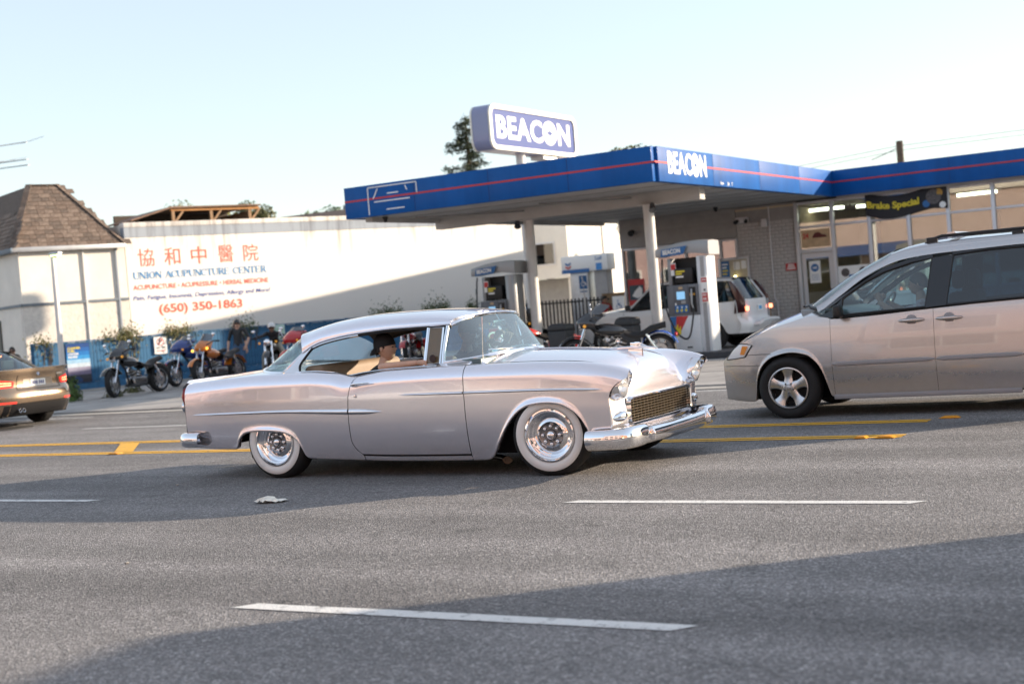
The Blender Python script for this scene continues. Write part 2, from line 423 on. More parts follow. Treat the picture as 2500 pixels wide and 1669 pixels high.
def dusty(m, z1=.45, col=(.30,.26,.21), amt=.75):
    """road film thrown up along the sills"""
    nt = m.node_tree; n = nt.nodes; l = nt.links; b = n['Principled BSDF']
    tc = n.new('ShaderNodeTexCoord'); sp = n.new('ShaderNodeSeparateXYZ'); l.new(tc.outputs['Object'], sp.inputs[0])
    t = n.new('ShaderNodeTexNoise'); t.inputs['Scale'].default_value = 5; t.inputs['Detail'].default_value = 8; t.inputs['Roughness'].default_value = .7; l.new(tc.outputs['Object'], t.inputs['Vector'])
    mr = n.new('ShaderNodeMapRange'); mr.inputs['From Min'].default_value = z1; mr.inputs['From Max'].default_value = .15; mr.inputs['To Min'].default_value = -.25; mr.inputs['To Max'].default_value = amt; mr.clamp = False; l.new(sp.outputs['Z'], mr.inputs['Value'])
    ad = n.new('ShaderNodeMath'); ad.operation = 'MULTIPLY_ADD'; ad.inputs[1].default_value = .9; ad.use_clamp = True; l.new(t.outputs['Fac'], ad.inputs[0])
    s2 = n.new('ShaderNodeMath'); s2.operation = 'SUBTRACT'; s2.inputs[1].default_value = .45; l.new(mr.outputs['Result'], s2.inputs[0]); l.new(s2.outputs[0], ad.inputs[2])
    mx = n.new('ShaderNodeMix'); mx.data_type = 'RGBA'; mx.inputs['A'].default_value = b.inputs['Base Color'].default_value; mx.inputs['B'].default_value = (*col, 1)
    l.new(ad.outputs[0], mx.inputs['Factor']); l.new(mx.outputs['Result'], b.inputs['Base Color'])
    for nm, lo, hi in (('Metallic', b.inputs['Metallic'].default_value, 0), ('Coat Weight', b.inputs['Coat Weight'].default_value, .05), ('Roughness', b.inputs['Roughness'].default_value, .8)):
        q = n.new('ShaderNodeMapRange'); q.inputs['To Min'].default_value = lo; q.inputs['To Max'].default_value = hi; l.new(ad.outputs[0], q.inputs['Value']); l.new(q.outputs['Result'], b.inputs[nm])
    return m
M_SKIN = mat('skin', (.60, .37, .27), .5, var=.08, vscale=14)
M_SKIN2 = mat('skin_tan', (.33, .18, .12), .5, var=.08, vscale=14)
M_HAIR = mat('dark_hair', (.012, .009, .008), .6)
# ---------------------------------------------------------------- ground, road, markings
def sheet(name, x0, x1, y0, y1, z, m, kind='structure'):
    o = MB().add([(x0,y0,z),(x1,y0,z),(x1,y1,z),(x0,y1,z)], [(0,1,2,3)]).build(name, m, fix=False)
    return tag(o, kind=kind)
tag(sheet('ground', -900, 900, -900, 900, -.02, mat('earth', (.16,.14,.12), .95, var=.2, vscale=.2)), 'bare ground beyond the street and the lots')
road = sheet('road', -300, 300, -1.2, 18.3, 0, M_ASPH)
road['label'] = 'grey asphalt roadway with coarse stone speckle'
cg = MB().box(-300, 300, 18.3, 18.75, -.05, .012).build('gutter', M_CONC); tag(cg, 'pale concrete gutter along the far side of road', kind='structure')
# the lot of the station: a slightly raised concrete apron
lot = MB().box(-60, 60, 18.76, 75, -.05, .035).build('pavement', M_LOT); tag(lot, 'grey concrete apron of the filling station', kind='structure')
for k, x in enumerate((-24., -18.2, -12.5, -6.6, -.8, 5)):
    MB().box(x, x+.02, 18.77, 40, .03, .0385).build('expansion_joint', M_DARK, lot)
for k, y in enumerate((21.6, 24.6)):
    MB().box(-60, 60, y, y+.02, .03, .038).build('expansion_joint', M_DARK, lot)
nsw = MB().box(-300, 300, -6., -1.2, -.05, .13).build('sidewalk', M_CONC, bevel=.01); tag(nsw, 'pale concrete pavement on the near side', kind='structure')

DASHW = .10
def dash(x0, x1, y, w=DASHW, m=M_WPAINT, label=None, slant=.09, name='lane_dash', z=.004, group=None):
    x0j, x1j = x0, x1
    n = max(2, int((x1-x0)/.25)); vs = []; fs = []
    rnd = random.Random(int((x0+300)*10))
    for i in range(n+1):
        x = x0j + (x1j-x0j)*i/n
        vs += [(x - slant*(1 if i in (0,n) else 0)*.0 - (slant if i == 0 else 0) , y-w/2 + rnd.uniform(-.004,.004), z), (x + (slant if i == n else 0), y+w/2 + rnd.uniform(-.004,.004), z)]
        if i: fs.append((2*i-2, 2*i, 2*i+1, 2*i-1))
    o = MB().add(vs, fs).build(name, m, fix=True)
    return tag(o, label, 'road marking', group)
dash(-4.82, -2.44, 5.43, .115, label='thick white lane dash nearest the camera on the asphalt')
dash(-4.60, -2.22, 8.70, .105, label='white lane dash ahead of the silver coupe front wheel')
dash(-11.9, -9.50, 8.70, .105, label='white lane dash in shade at the left behind the silver coupe')
dash(-17.0, -14.2, 15.62, .09, label='thin white lane line beyond the coupe boot')
dash(-30.0, -19.2, 17.78, .09, label='thin white edge line behind the bronze sedan rear wheel')
dash(-9.5, 6, 18.05, .09, label='thin white edge line beyond the minivan bonnet')
for y, lab in ((12.24, 'near'), (13.42, 'far')):
    for j, dy in enumerate((-.066, .066)):
        x1 = -3.15 if y < 13 else -3.2
        dash(-60, x1, y+dy, .095, M_YPAINT, 'yellow %s stripe of the %s double centre line' % (('near', 'far')[j], lab), 0, 'centre_line', .004)
o = MB().add([(-13.0,12.37,.0045),(-12.68,12.37,.0045),(-13.5,13.30,.0045),(-13.85,13.30,.0045)], [(0,1,2,3)]).build('median_hatch', M_YPAINT); tag(o, 'yellow crossbar painted between the two double lines', 'road marking')
def reflector(x, y, lab, w=.10):
    e = MB().prism([(-w/2,0),(w/2,0),(w*.28,.018),(-w*.28,.018)], -.05, .05, 'y').build('road_reflector', mat('reflector_amber', (.75,.32,.02), .35), loc=(x,y,.004), bevel=.003)
    tag(e, lab, 'road reflector')
reflector(-3.05, 13.62, 'amber road stud past the end of the far yellow line', .2)
reflector(-3.28, 12.12, 'amber road stud at the end of the near yellow line', .18)
reflector(-12.75, 12.15, 'amber road stud on the near yellow line left of the coupe', .18)
reflector(-3.5, 12.13, 'small worn stud on the near yellow line', .12)
# manhole cover
mh = MB().lathe([(0,.008),(.36,.008),(.36,.004),(.42,.005),(.42,0)], (-19.4,16.1,0), 'z', 32).build('manhole_cover', mat('cast_iron', (.05,.048,.045), .7, var=.2, bump=.5, bscale=80), smooth=True)
tag(mh, 'round dark iron manhole cover behind the bronze sedan', 'manhole cover')
# crumpled litter on the lane
def litter():
    rnd = random.Random(3); g = []
    for i in range(9):
        row = []
        for j in range(6):
            ed = .5+.5*math.sin(math.pi*(i+.5)/9); row.append(((i-4)*.030 + rnd.uniform(-.012,.012) + j*.008, (j-2.5)*.034*ed + rnd.uniform(-.012,.012), .004 + abs(rnd.gauss(0,.012)) + (.02 if i < 3 and 1 < j < 5 else 0)))
        g.append(row)
    return MB().grid(g).build('paper_litter', mat('litter_paper', (.80,.78,.70), .8, var=.15, vscale=12), loc=(-7.4, 8.66, .004))
tag(litter(), 'flattened scrap of white paper lying on the lane', 'litter')
rnd = random.Random(11)
for x, y, lab in ((-6.6,6.3,'tiny pale chip on the sunlit lane above the near dash'), (-9.3,9.6,'tiny pale chip in the shade below the coupe rear bumper')):
    o = MB().ball((0,0,.006), (.02,.014,.008), 6, 4).build('pebble', M_CONC, loc=(x,y,0)); tag(o, lab, 'pebble')

# ---------------------------------------------------------------- filling station
CX0, CX1, CY0, CY1, CZ0, CZ1 = -17.57, -10.43, 23.87, 35.05, 3.50, 4.16
FY = 35.5
can = empty('station_canopy', (-14, 29.5, 0), 0, 'blue fascia canopy on white columns over the pumps', 'canopy')
def P(mb, name, m, par, **k):  # build in world coordinates below a located parent
    mb.v = [(x-par.location.x, y-par.location.y, z-par.location.z) for x, y, z in mb.v]
    return mb.build(name, m, par, **k)
P(MB().box(CX0+.1, CX1-.1, CY0+.1, FY+1.5, CZ0+.02, CZ0+.22), 'soffit', M_SOFFIT, can)
for i in range(1, 9):
    P(MB().box(CX0+.12, CX1-.12, CY0+.1+1.24*i, CY0+.125+1.24*i, CZ0+.012, CZ0+.03), 'soffit_seam', mat('seam_dark', (.22,.21,.2), .8), can)
P(MB().box(CX0, CX0+.1, CY0, CY1, CZ0, CZ1), 'fascia', M_BLUE, can)
fseg = 4; L = (CX1-CX0)/fseg
for i in range(fseg):
    P(MB().box(CX0+L*i+.003, CX0+L*(i+1)-.003, CY0-.06, CY0+.0985, CZ0, CZ1), 'fascia', M_BLUE, can, bevel=.004)
L = (CY1-CY0)/4
for i in range(4):
    P(MB().box(CX1-.0985, CX1+.06, CY0+L*i+.101, CY0+L*(i+1)+.097, CZ0, CZ1), 'fascia', M_BLUE, can, bevel=.004)
zs = 3.845
for i in range(1, 4):
    x = CX0+(CX1-CX0)/4*i; P(MB().box(x-.005, x+.005, CY0-.0625, CY0-.058, CZ0, CZ1), 'fascia_seam', mat('seam_blue', (.006,.025,.12), .6), can)
    y = CY0+(CY1-CY0)/4*i; P(MB().box(CX1+.058, CX1+.0625, y+.094, y+.104, CZ0, CZ1), 'fascia_seam', mat('seam_blue'), can)
P(MB().box(CX0, CX1+.062, CY0-.064, CY0-.05, zs, zs+.035), 'stripe', M_RED, can)
P(MB().box(CX1+.05, CX1+.064, CY0-.06, CY0+.62, zs, zs+.035), 'stripe', M_RED, can)
P(MB().box(CX1+.05, CX1+.064, CY0+2.55, CY1, zs, zs+.035), 'stripe', M_RED, can)
# old sign outline on the left of the fascia
g = MB()
for a, b in (((-16.95,4.10),(-15.72,4.10)),((-16.95,4.10),(-16.95,3.53)),((-15.72,4.10),(-15.72,3.88)),((-16.82,3.86),(-16.70,4.06)),((-16.0,4.06),(-15.96,3.96)),((-16.46,3.94),(-16.18,3.94)),((-16.8,3.79),(-15.9,3.79)),((-16.5,3.61),(-16.05,3.61))):
    g.beam((a[0],CY0-.064,a[1]), (b[0],CY0-.064,b[1]), .006, .022, (0,0,1) if a[0] != b[0] else (1,0,0))
P(g, 'tape_outline', M_SIGNW, can)
RX = (R(90), 0, R(90))     # lettering facing +X
def beacon(parent, width, height, m, mb, loc, rot, t=.004):
    """BEACON with a star in a filled O; loc is the lower left corner in the parent's space"""
    e = []
    w = width
    me = text_mesh('BEAC', w*.605, height, bold=.028, space=1.06); me.materials.clear(); me.materials.append(m)
    o = link('lettering', me, parent, loc, rot); e.append(o)
    mr = Matrix.LocRotScale(None, mathutils_euler(rot), None)
    L0 = Vector(loc)
    disc = MB().add([(0,0,0)] + [(w*.098*math.cos(2*math.pi*i/28), height*.54*math.sin(2*math.pi*i/28), 0) for i in range(28)], [(0, 1+i, 1+(i+1) % 28) for i in range(28)])
    disc.build('letter_disc', m, parent, L0 + mr @ Vector((w*.708, height*.5, .0)), rot, fix=False)
    st = []
    for i in range(8):
        r = (w*.055 if i % 2 == 0 else w*.016); a = R(90+45*i); st.append((r*math.cos(a), r*math.sin(a)*1.1, 0))
    MB().add([(0,0,0)] + st, [(0, 1+i, 1+(i+1) % 8) for i in range(8)]).build('star', mb, parent, L0 + mr @ Vector((w*.708, height*.5, t)), rot, fix=False)
    me = text_mesh('N', w*.175, height, bold=.03); me.materials.clear(); me.materials.append(m)
    link('lettering', me, parent, L0 + mr @ Vector((w*.825, 0, 0)), rot)
def mathutils_euler(r):
    from mathutils import Euler
    return Euler(r)
beacon(can, 1.95, .44, M_SIGNW, M_BLUE, (CX1+.066-can.location.x, CY0+.55-can.location.y, 3.66), RX)
[lettering(t_, M_SIGNW, can, (CX1+.066-can.location.x, y_-can.location.y, 3.53), RX, h=.075, bold=.02) for t_, y_ in (('Open', 27.1), ('24', 27.5), ('7', 27.75))]
# columns and beam
def column(x, y, z1, m=M_COLUMN):
    c = MB().cyl((x,y,.0), (x,y,z1), .115, n=28); 
    o = P(c, 'column', m, can, smooth=True)
    P(MB().box(x-.2,x+.2,y-.2,y+.2,.03,.06), 'base_plate', M_STEELG, can)
    P(MB().box(x-.17,x+.17,y-.17,y+.17,z1-.02,z1), 'cap_plate', M_COLUMN, can)
column(-11.9, 26.8, 3.28); column(-15.0, 27.15, 3.28)
P(MB().box(CX0+.3, CX1-.3, 26.82, 27.1, 3.27, 3.53), 'beam', M_SOFFIT, can, bevel=.008)
P(MB().box(CX0+.25, CX0+.42, CY0+.3, FY, 3.42, 3.53), 'edge_beam', M_SOFFIT, can)
for x, y in ((-16.6, 25), (-13.7,25.3)):
    P(MB().beam((x,y,3.46),(x+2.4,y+2.6,3.46),.03,.03), 'conduit', M_DARKCHROME, can)
for x, y in ((-15.2,27.0), (-11.72,26.6)):
    P(MB().cyl((x,y,3.27),(x+.05,y-.1,3.13),.05,.08,14), 'flood_lamp', M_DARKCHROME, can, smooth=True)
for x, y in ((-16.9, 24.3), (-13.2, 34)):
    P(MB().cyl((x,y,3.5),(x,y,3.38),.07,.03,12), 'soffit_lamp', M_BLACK, can, smooth=True)

# station building
bl = empty('station_building', (-8, 38, 0), 0, 'grey station shop with blue fascia, painted brick and glazed front', 'building')
BX0, BX1 = -16.68, 7.6
P(MB().box(CX1+.062, BX1, 35.0, 35.16, CZ0, CZ1), 'fascia', M_BLUE, bl, bevel=.004)
P(MB().box(CX1+.064, BX1, 34.985, 34.998, zs, zs+.035), 'stripe', M_RED, bl)
for i in range(1, 6):
    P(MB().box(CX1+3.0*i, CX1+3.0*i+.008, 34.996, 35.0, CZ0, CZ1), 'panel_seam', mat('seam_blue', (.008,.03,.16), .5), bl)
P(MB().box(CX1+.1, BX1, 35.165, 36.2, 3.46, 3.6), 'soffit', M_SOFFIT, bl)
P(MB().box(BX0, BX1, 35.3, 46, 3.62, 4.1), 'roof_slab', M_SOFFIT, bl)
P(MB().box(-16.4, -15.9, 38.5, 47, 4.1, 5.35), 'shadow_block', M_SOFFIT, bl)  # added block hidden behind the canopy, shaped to cast shade on the lettered wall
P(MB().box(BX0, BX0+.2, FY, 46, 0, 3.6), 'side_wall', M_SIDING, bl)
P(MB().box(BX1-.2, BX1, FY, 46, 0, 3.6), 'side_wall', M_WHITEWALL, bl)
P(MB().box(BX0+.21, BX1-.21, 41.5, 41.7, 0, 3.6), 'back_wall', M_CREAM, bl)
P(MB().box(BX0+.21, BX1-.21, FY, 41.49, 3.40, 3.45), 'ceiling', M_CREAM, bl)
P(MB().box(BX0+.21, BX1-.21, FY, 41.49, .02, .05), 'floor', M_CREAM, bl)
P(MB().box(-11.7,-11.55, FY+.3, 41.4, .05, 3.39), 'partition', M_CREAM, bl)
# siding boards over the left windows
for i in range(6):
    z = 2.72 + .132*i
    P(MB().prism([(FY-.03,z),(FY+.05,z),(FY+.05,z+.13),(FY-.005,z+.13)], BX0-.03, -13.23, 'x'), 'siding_board', M_SIDING, bl)
# painted brick pier, brick by brick
P(MB().box(-13.22, -11.55, FY+.012, FY+.22, 0, 3.5), 'brick_backing', M_MORTAR, bl)
bw, bh = .212, .092
bm_full = MB().box(0, bw-.014, -.012, .05, 0, bh-.014).mesh('brick', M_BRICK, bevel=.004, seg=1)
bm_half = MB().box(0, bw/2-.014, -.012, .05, 0, bh-.014).mesh('brick', M_BRICK, bevel=.004, seg=1)
rows = int(3.46/bh); nb = 0
for r in range(rows):
    x = -13.215
    off = r % 2
    while x < -11.60 and nb < 298:
        half = (off and x == -13.215) or x + bw > -11.54
        o = link('brick', bm_half if half else bm_full, bl, (x+8, FY-38+random.uniform(-.004,.004), .04+r*bh)); nb += 1
        x += bw/2 if half else bw
# glazed fronts
def mull(x0, x1, z0, z1, y=FY, d=.07, name='mullion'): P(MB().box(x0, x1, y-d, y+.05, z0, z1), name, M_FRAME, bl, bevel=.004)
def pane(x0, x1, z0, z1, m=M_GLASS, y=FY): P(MB().box(x0, x1, y-.006, y, z0, z1), 'pane', m, bl)
lx = [-16.64, -15.67, -14.73, -13.71, -13.25]
for x in lx: mull(x-.03, x+.03, .3, 2.70)
for a, b in zip(lx[:-1], lx[1:]):
    mull(a+.031, b-.031, 2.64, 2.70, d=.06); mull(a+.031, b-.031, .3, .42, d=.06)
    if a > -16 and a < -14: mull(a+.031, b-.031, 1.43, 1.48, d=.06)
    pane(a+.03, b-.03, .4, 2.66)
P(MB().box(BX0+.2, -13.24, FY-.04, FY+.1, 0, .31), 'window_base', M_SIDING, bl)
rx = [-11.53, -10.58, -9.61, -8.61, -7.62, -6.53, -5.45, -4.4, -3.3, -2.2, -1.1, 0, 1.2, 2.4, 3.6, 4.8, 6.0, 7.3]
for x in rx: mull(x-.045, x+.045, .03, 3.47, d=.09)
for i, (a, b) in enumerate(zip(rx[:-1], rx[1:])):
    mull(a+.046, b-.046, 2.77, 2.83, d=.06); mull(a+.046, b-.046, 3.40, 3.47, d=.06)
    pane(a+.04, b-.04, 2.82, 3.42)
    if i: 
        pane(a+.04, b-.04, .95, 2.78); mull(a+.046, b-.046, .86, .95, d=.07)
        P(MB().box(a+.046, b-.046, FY-.03, FY+.04, .03, .86), 'apron_panel', M_FRAME, bl)
mull(-11.484, -10.626, 2.12, 2.22, d=.06); pane(-11.48, -10.63, 2.22, 2.78)
# door
P(MB().box(-11.46, -11.36, FY-.03, FY+.02, .04, 2.11), 'door_stile', M_FRAME, bl)
P(MB().box(-10.74, -10.64, FY-.03, FY+.02, .04, 2.11), 'door_stile', M_FRAME, bl)
P(MB().box(-11.36, -10.74, FY-.028, FY+.018, 1.98, 2.11), 'door_rail', M_FRAME, bl)
P(MB().box(-11.36, -10.74, FY-.028, FY+.018, .04, .72), 'door_rail', M_FRAME, bl)
P(MB().box(-11.355, -10.745, FY-.008, FY-.002, .72, 1.98), 'door_pane', M_GLASS, bl)
P(MB().box(-10.72, -10.69, FY-.075, FY-.03, .95, 1.15), 'door_handle', M_CHROME, bl)
# interior: lit tubes, shelving
for x, y, z in ((-11.1,36.7,3.28), (-9.9,37.2,3.28), (-7.2,37.,3.28), (-3.5,37,3.28)):
    o = MB().cyl((x-.5,y,z), (x+.5,y,z), .04, n=10).build('light_tube', M_TUBE, smooth=True)
    MB().box(-.62,.62,-.08,.08,.045,.10).build('light_fitting', M_SIGNW, o, loc=(x,y,z))
    tag(o, 'lit fluorescent tube under the shop ceiling behind the window at %s' % {-11.1:'the door',-9.9:'the banner left end',-7.2:'the banner right end',-3.5:'the far bay'}[x], 'light')
rnd = random.Random(5)
cols = [(.25,.12,.06),(.45,.3,.15),(.10,.08,.08),(.30,.05,.04),(.05,.1,.2),(.5,.42,.3)]
shm = [mat('shop_goods_%d' % i, c, .6, var=.3, vscale=8) for i, c in enumerate(cols)]
for k, (x0, x1, y) in enumerate(((-16.2,-14.0,38.2), (-9.8,-6.2,39.5), (-5.6,-1.5,39))):
    s = empty('shop_shelf', ((x0+x1)/2, y, .05), 0, 'dark stocked shelving inside the shop, ' + ('left of the brick pier', 'behind the banner window', 'behind the right hand bays')[k], 'shelf')
    MB().box(x0-s.location.x, x1-s.location.x, -.2, .2, 0, .1).box(x0-s.location.x, x0-s.location.x+.04, -.2, .2, .1, 1.9).box(x1-s.location.x-.04, x1-s.location.x, -.2, .2, .1, 1.9).build('frame', M_BLACK, s)
    for r in range(4):
        MB().box(x0-s.location.x+.045, x1-s.location.x-.045, -.19, .19, .3+r*.42, .32+r*.42).build('shelf_board', M_DARKCHROME, s)
        x = x0 + .08
        while x < x1-.25:
            w = rnd.uniform(.12,.3); h = rnd.uniform(.15,.34)
            MB().box(x-s.location.x, x+w-.02-s.location.x, -.18, .1, .323+r*.42, .323+r*.42+h).build('goods', rnd.choice(shm), s); x += w
# columns of a lift seen in the bay
for x in (-10.05, -6.9):
    o = MB().box(x-.1,x+.1,37.6,37.8,.05,2.9).box(x-.18,x+.18,37.55,37.85,.05,.2).build('lift_post', mat('lift_blue', (.02,.05,.10), .5)); tag(o, 'dark steel lift post inside the glazed bay at %s' % ('the poster' if x < -9 else 'the banner right end'), 'lift post')
# signs on the front
def flat(name, x0, x1, z0, z1, m, lab, cat='sign', y=FY-.075, t=.012, bevel=0):
    o = MB().box(x0, x1, -t, 0, z0, z1).build(name, m, loc=(0, y, 0), bevel=bevel)
    return tag(o, lab, cat)
M_SRED = mat('sign_red', (.55,.04,.04), .5); M_SBLUE = mat('sign_blue', (.03,.14,.36), .5); M_SYEL = mat('sign_yellow', (.75,.60,.04), .5); M_SGREEN = mat('sign_green', (.05,.30,.09), .5)
def sub(parent, name, x0, x1, z0, z1, m, y): return MB().box(x0, x1, y, y+.0015, z0, z1).build(name, m, parent)
s = flat('wall_sign', -11.92, -11.62, 1.70, 1.89, M_SRED, 'small red and white notice on the painted brick pier', y=FY-.02)
[sub(s, 'print_line', -11.89+.02*k, -11.65-.02*k, 1.735+.05*k, 1.765+.05*k, M_SIGNW, -.0145) for k in range(3)]
s = flat('door_poster', -11.28, -10.98, 1.32, 1.90, M_SIGNW, 'white door notice with a blue round badge', y=FY-.03, t=.004)
MB().add([(.105*math.cos(i*2*math.pi/24), 0, .105*math.sin(i*2*math.pi/24)) for i in range(24)], [tuple(range(24))]).build('badge', M_SBLUE, s, (-11.13, -.006, 1.72), fix=False)
lettering('ASE', M_SIGNW, s, (-11.19, -.008, 1.69), w=.12, h=.06, bold=.03)
for i in range(4): sub(s, 'print_line', -11.24, -11.03, 1.40+.045*i, 1.41+.045*i, M_SBLUE, -.0065)
s = flat('window_poster', -10.52, -9.66, .98, 1.70, M_SIGNW, 'white window poster with pictures of engine parts', y=FY-.02, t=.004)
for (cx, cz, r) in ((-10.33,1.53,.11),(-9.86,1.54,.11)):
    MB().lathe([(0,-.003),(r*.35,-.003),(r*.4,-.006),(r,-.006),(r,0)], (cx,-.004,cz), 'y', 18).build('picture', mat('print_dark', (.10,.09,.09), .5, var=.6, vscale=30), s)
sub(s, 'picture', -10.24, -9.98, 1.33, 1.47, M_SBLUE, -.0065)
lettering('ELECTRICAL', M_SGREEN, s, (-10.48, -.006, 1.14), w=.62, h=.09, bold=.03)
sub(s, 'print_line', -10.46, -9.75, 1.03, 1.07, M_SRED, -.0065)
s = flat('transom_poster', -11.44, -10.68, 2.26, 2.72, mat('poster_tan', (.55,.38,.22), .6, var=.2), 'tan poster with a red car in the transom over the door', y=FY-.012, t=.003)
lettering('24', M_SRED, s, (-11.40, -.005, 2.5), w=.16, h=.14, bold=.03)
MB().prism([(-11.15,2.5),(-10.75,2.5),(-10.78,2.56),(-10.88,2.58),(-10.95,2.64),(-11.06,2.64),(-11.12,2.57)], -.006, -.0035, 'y').build('car_picture', mat('print_maroon', (.12,.02,.02), .5), s)
# drooping banner
bn = []
for i in range(25):
    u = i/24; x = -9.66 + 2.06*u; sag = .16*math.sin(math.pi*min(1, u*1.25))*(1-u*.35)
    bn.append([(x, -.01-.02*math.sin(u*9), 3.50 - sag*(.9) - .56*v - .05*v*math.sin(u*7)*.6) for v in (0, .25, .5, .75, 1)])
s = MB().grid(bn).build('banner', mat('banner_black', (.012,.012,.016), .55), loc=(0, FY-.11, 0), smooth=True); tag(s, 'black sagging banner reading Brake Special in yellow letters', 'banner')
me = text_mesh('Brake Special', 1.32, .23, bold=.04); me.materials.clear(); me.materials.append(M_SYEL)
for v in me.vertices:
    u = (v.co.x+.05)/2.06; v.co.y -= .10*math.sin(math.pi*min(1, u*1.25))*(1-u*.35)
link('lettering', me, s, (-9.61, -.045, 3.08), (R(90),0,0))
for (cx, cz, r, m) in ((-7.93,3.24,.19,mat('print_dark', (.10,.09,.09), .5, var=.6, vscale=30)),(-7.80,3.33,.10,mat('print_amber', (.5,.28,.05), .5)),(-8.12,3.08,.09,M_SBLUE),(-7.72,3.02,.08,M_SIGNW)):
    MB().lathe([(0,-.004),(r*.5,-.004),(r*.55,-.001),(r,-.001)], (cx,-.035-.01*r,cz), 'y', 20).build('picture', m, s)
s = flat('window_poster', -16.56, -16.06, 1.1, 1.83, M_SRED, 'red bordered poster with a white figure on dark ground', y=FY-.02, t=.004)
sub(s, 'picture', -16.53, -16.09, 1.24, 1.66, mat('print_slate', (.05,.08,.10), .5), -.0065)
MB().prism([(-16.45,1.36),(-16.3,1.29),(-16.15,1.33),(-16.13,1.55),(-16.2,1.63),(-16.35,1.5)], -.0095, -.0068, 'y').build('white_figure', M_SIGNW, s)
s = flat('framed_board', -13.80, -12.92, 1.30, 2.18, M_FRAME, 'pale framed notice board with pinned papers on the pier', 'notice board', y=FY-.02, t=.05, bevel=.005)
sub(s, 'board', -13.74, -12.98, 1.36, 2.12, mat('board_tan', (.50,.44,.32), .7, var=.2), -.054)
sub(s, 'notice', -13.72, -13.48, 1.66, 2.10, M_SBLUE, -.0565)
for i in range(4): sub(s, 'print_line', -13.69, -13.53-.03*(i % 2), 1.99-.085*i, 2.03-.085*i, M_SYEL if i > 1 else M_SIGNW, -.0585)
sub(s, 'notice', -13.36, -13.18, 1.84, 2.06, M_SIGNW, -.0565); sub(s, 'notice', -13.14, -13.0, 1.86, 2.08, M_SIGNW, -.0565)
o = MB().ball((0,0,0), .035).build('bulb', mat('bulb_glow', (1,.9,.5), .4, emit=(1,.85,.4), estr=5), loc=(-13.30, FY-.16, 1.66), smooth=True); tag(o, 'small lit bulb hanging in front of the notice board', 'lamp')
MB().cyl((0,0,.03),(0,.05,.42),.006,n=6).build('cord', M_BLACK, o)
for (x, z, w, h, lab) in ((-13.02,3.16,.34,.16,'twin security camera on the pier head'), (-12.40,3.03,.16,.22,'pale junction box high on the brick pier')):
    o = MB().box(-w/2,w/2,-.12,0,-h/2,h/2).build('wall_box', M_FRAME, loc=(x,FY-.012,z), bevel=.01); tag(o, lab, 'camera' if w > .3 else 'junction box')
    if w > .3:
        for sx in (-.12,.12): MB().cyl((sx,-.10,-.02),(sx*1.3,-.22,-.06),.05,n=12).build('lens_tube', M_BLACK, o, smooth=True)
o = MB().tube([(-12.28,FY-.03,3.45),(-12.28,FY-.03,1.0),(-12.22,FY-.03,.9),(-12.2,FY-.03,.1)], .018, 8).build('wall_conduit', M_FRAME, smooth=True); tag(o, 'thin conduit running down the brick pier', 'pipe')
o = MB().cyl((0,0,0),(.0,-.12,-.04),.07,.09,14).build('wall_camera', M_BLACK, loc=(-16.3,FY-.03,3.15), smooth=True); tag(o, 'dark camera on the siding at the corner', 'camera')

# roadside sign on its pole
sg = empty('pole_sign', (-17.9, 32.67, 0), 0, 'tall rounded blue roadside sign with white BEACON lettering', 'sign')
SW, SZ0, SZ1, ST = 4.79, 5.38, 6.53, .50
MB().prism(rrect(-SW/2, SW/2, SZ0, SZ1, .26, 6), -ST/2, ST/2, 'x').build('cabinet', mat('sign_case', (.22,.24,.38), .4, coat=.3), sg, smooth=True)
outer = rrect(-SW/2, SW/2, SZ0, SZ1, .26, 6); inner = rrect(-SW/2+.11, SW/2-.11, SZ0+.11, SZ1-.11, .18, 6)
k = len(outer); b = MB()
for s_ in (1, -1):
    x0, x1 = s_*(ST/2-.01), s_*(ST/2+.05)
    vs = [(x1, *p) for p in outer] + [(x1, *p) for p in inner] + [(x0, *p) for p in outer] + [(x0, *p) for p in inner]
    fs = []
    for i in range(k):
        j = (i+1) % k; fs += [(i, j, k+j, k+i), (2*k+i, 2*k+j, j, i), (k+i, k+j, 3*k+j, 3*k+i)]
    b.add(vs, fs)
b.build('rim', mat('rim_cream', (.80,.78,.70), .45), sg)
MB().prism(inner, ST/2+.002, ST/2+.012, 'x').build('face', M_SIGNBLUE, sg)
MB().prism(inner, -ST/2-.012, -ST/2-.002, 'x').build('face', M_SIGNBLUE, sg)
beacon(sg, 4.06, .61, M_SIGNW, M_SIGNBLUE, (ST/2+.016, -2.03, 5.67), RX)
MB().cyl((0,-.42,0), (0,-.42,5.38), .13, n=18).build('pole', M_COLUMN, sg, smooth=True)
MB().box(-.2,.2,.5,1.3,5.27,5.375).build('ballast_box', M_STEELG, sg)
MB().cyl((0,-.4,6.53),(0,-.4,6.61),.03,n=8).build('eye_bolt', M_STEELG, sg)
# ---------------------------------------------------------------- left side: lettered wall, house, fence (local frame along the wall)
WO = (-28.16, 25.76, 0); WR = R(66.9)
def wl(t, n, z=0):   # wall frame to world
    return Matrix.Translation(WO) @ Matrix.Rotation(WR, 4, 'Z') @ Vector((t, n, z))
ac = empty('lettered_building', WO, WR, 'long white stained building wall lettered for an acupuncture center', 'building')
MB().box(2.0, 16.0, 1.0, 1.25, 0, 4.12).build('wall', M_STREAK, ac)
MB().box(2.0, 16.0, .985, 1.25, 4.121, 4.40).build('band', M_BAND, ac)
MB().box(2.0, 16.0, .97, 1.30, 4.401, 4.54).build('coping', M_STREAK, ac, bevel=.01)
MB().box(2.0, 2.25, 1.26, 9, 0, 4.5).build('wall', M_STREAK, ac)
MB().box(15.75, 16.0, 1.26, 9, 0, 4.5).build('wall', M_STREAK, ac)
MB().box(2.26, 15.74, 1.26, 9, 4.1, 4.2).build('roof', M_TRIMGREY, ac)
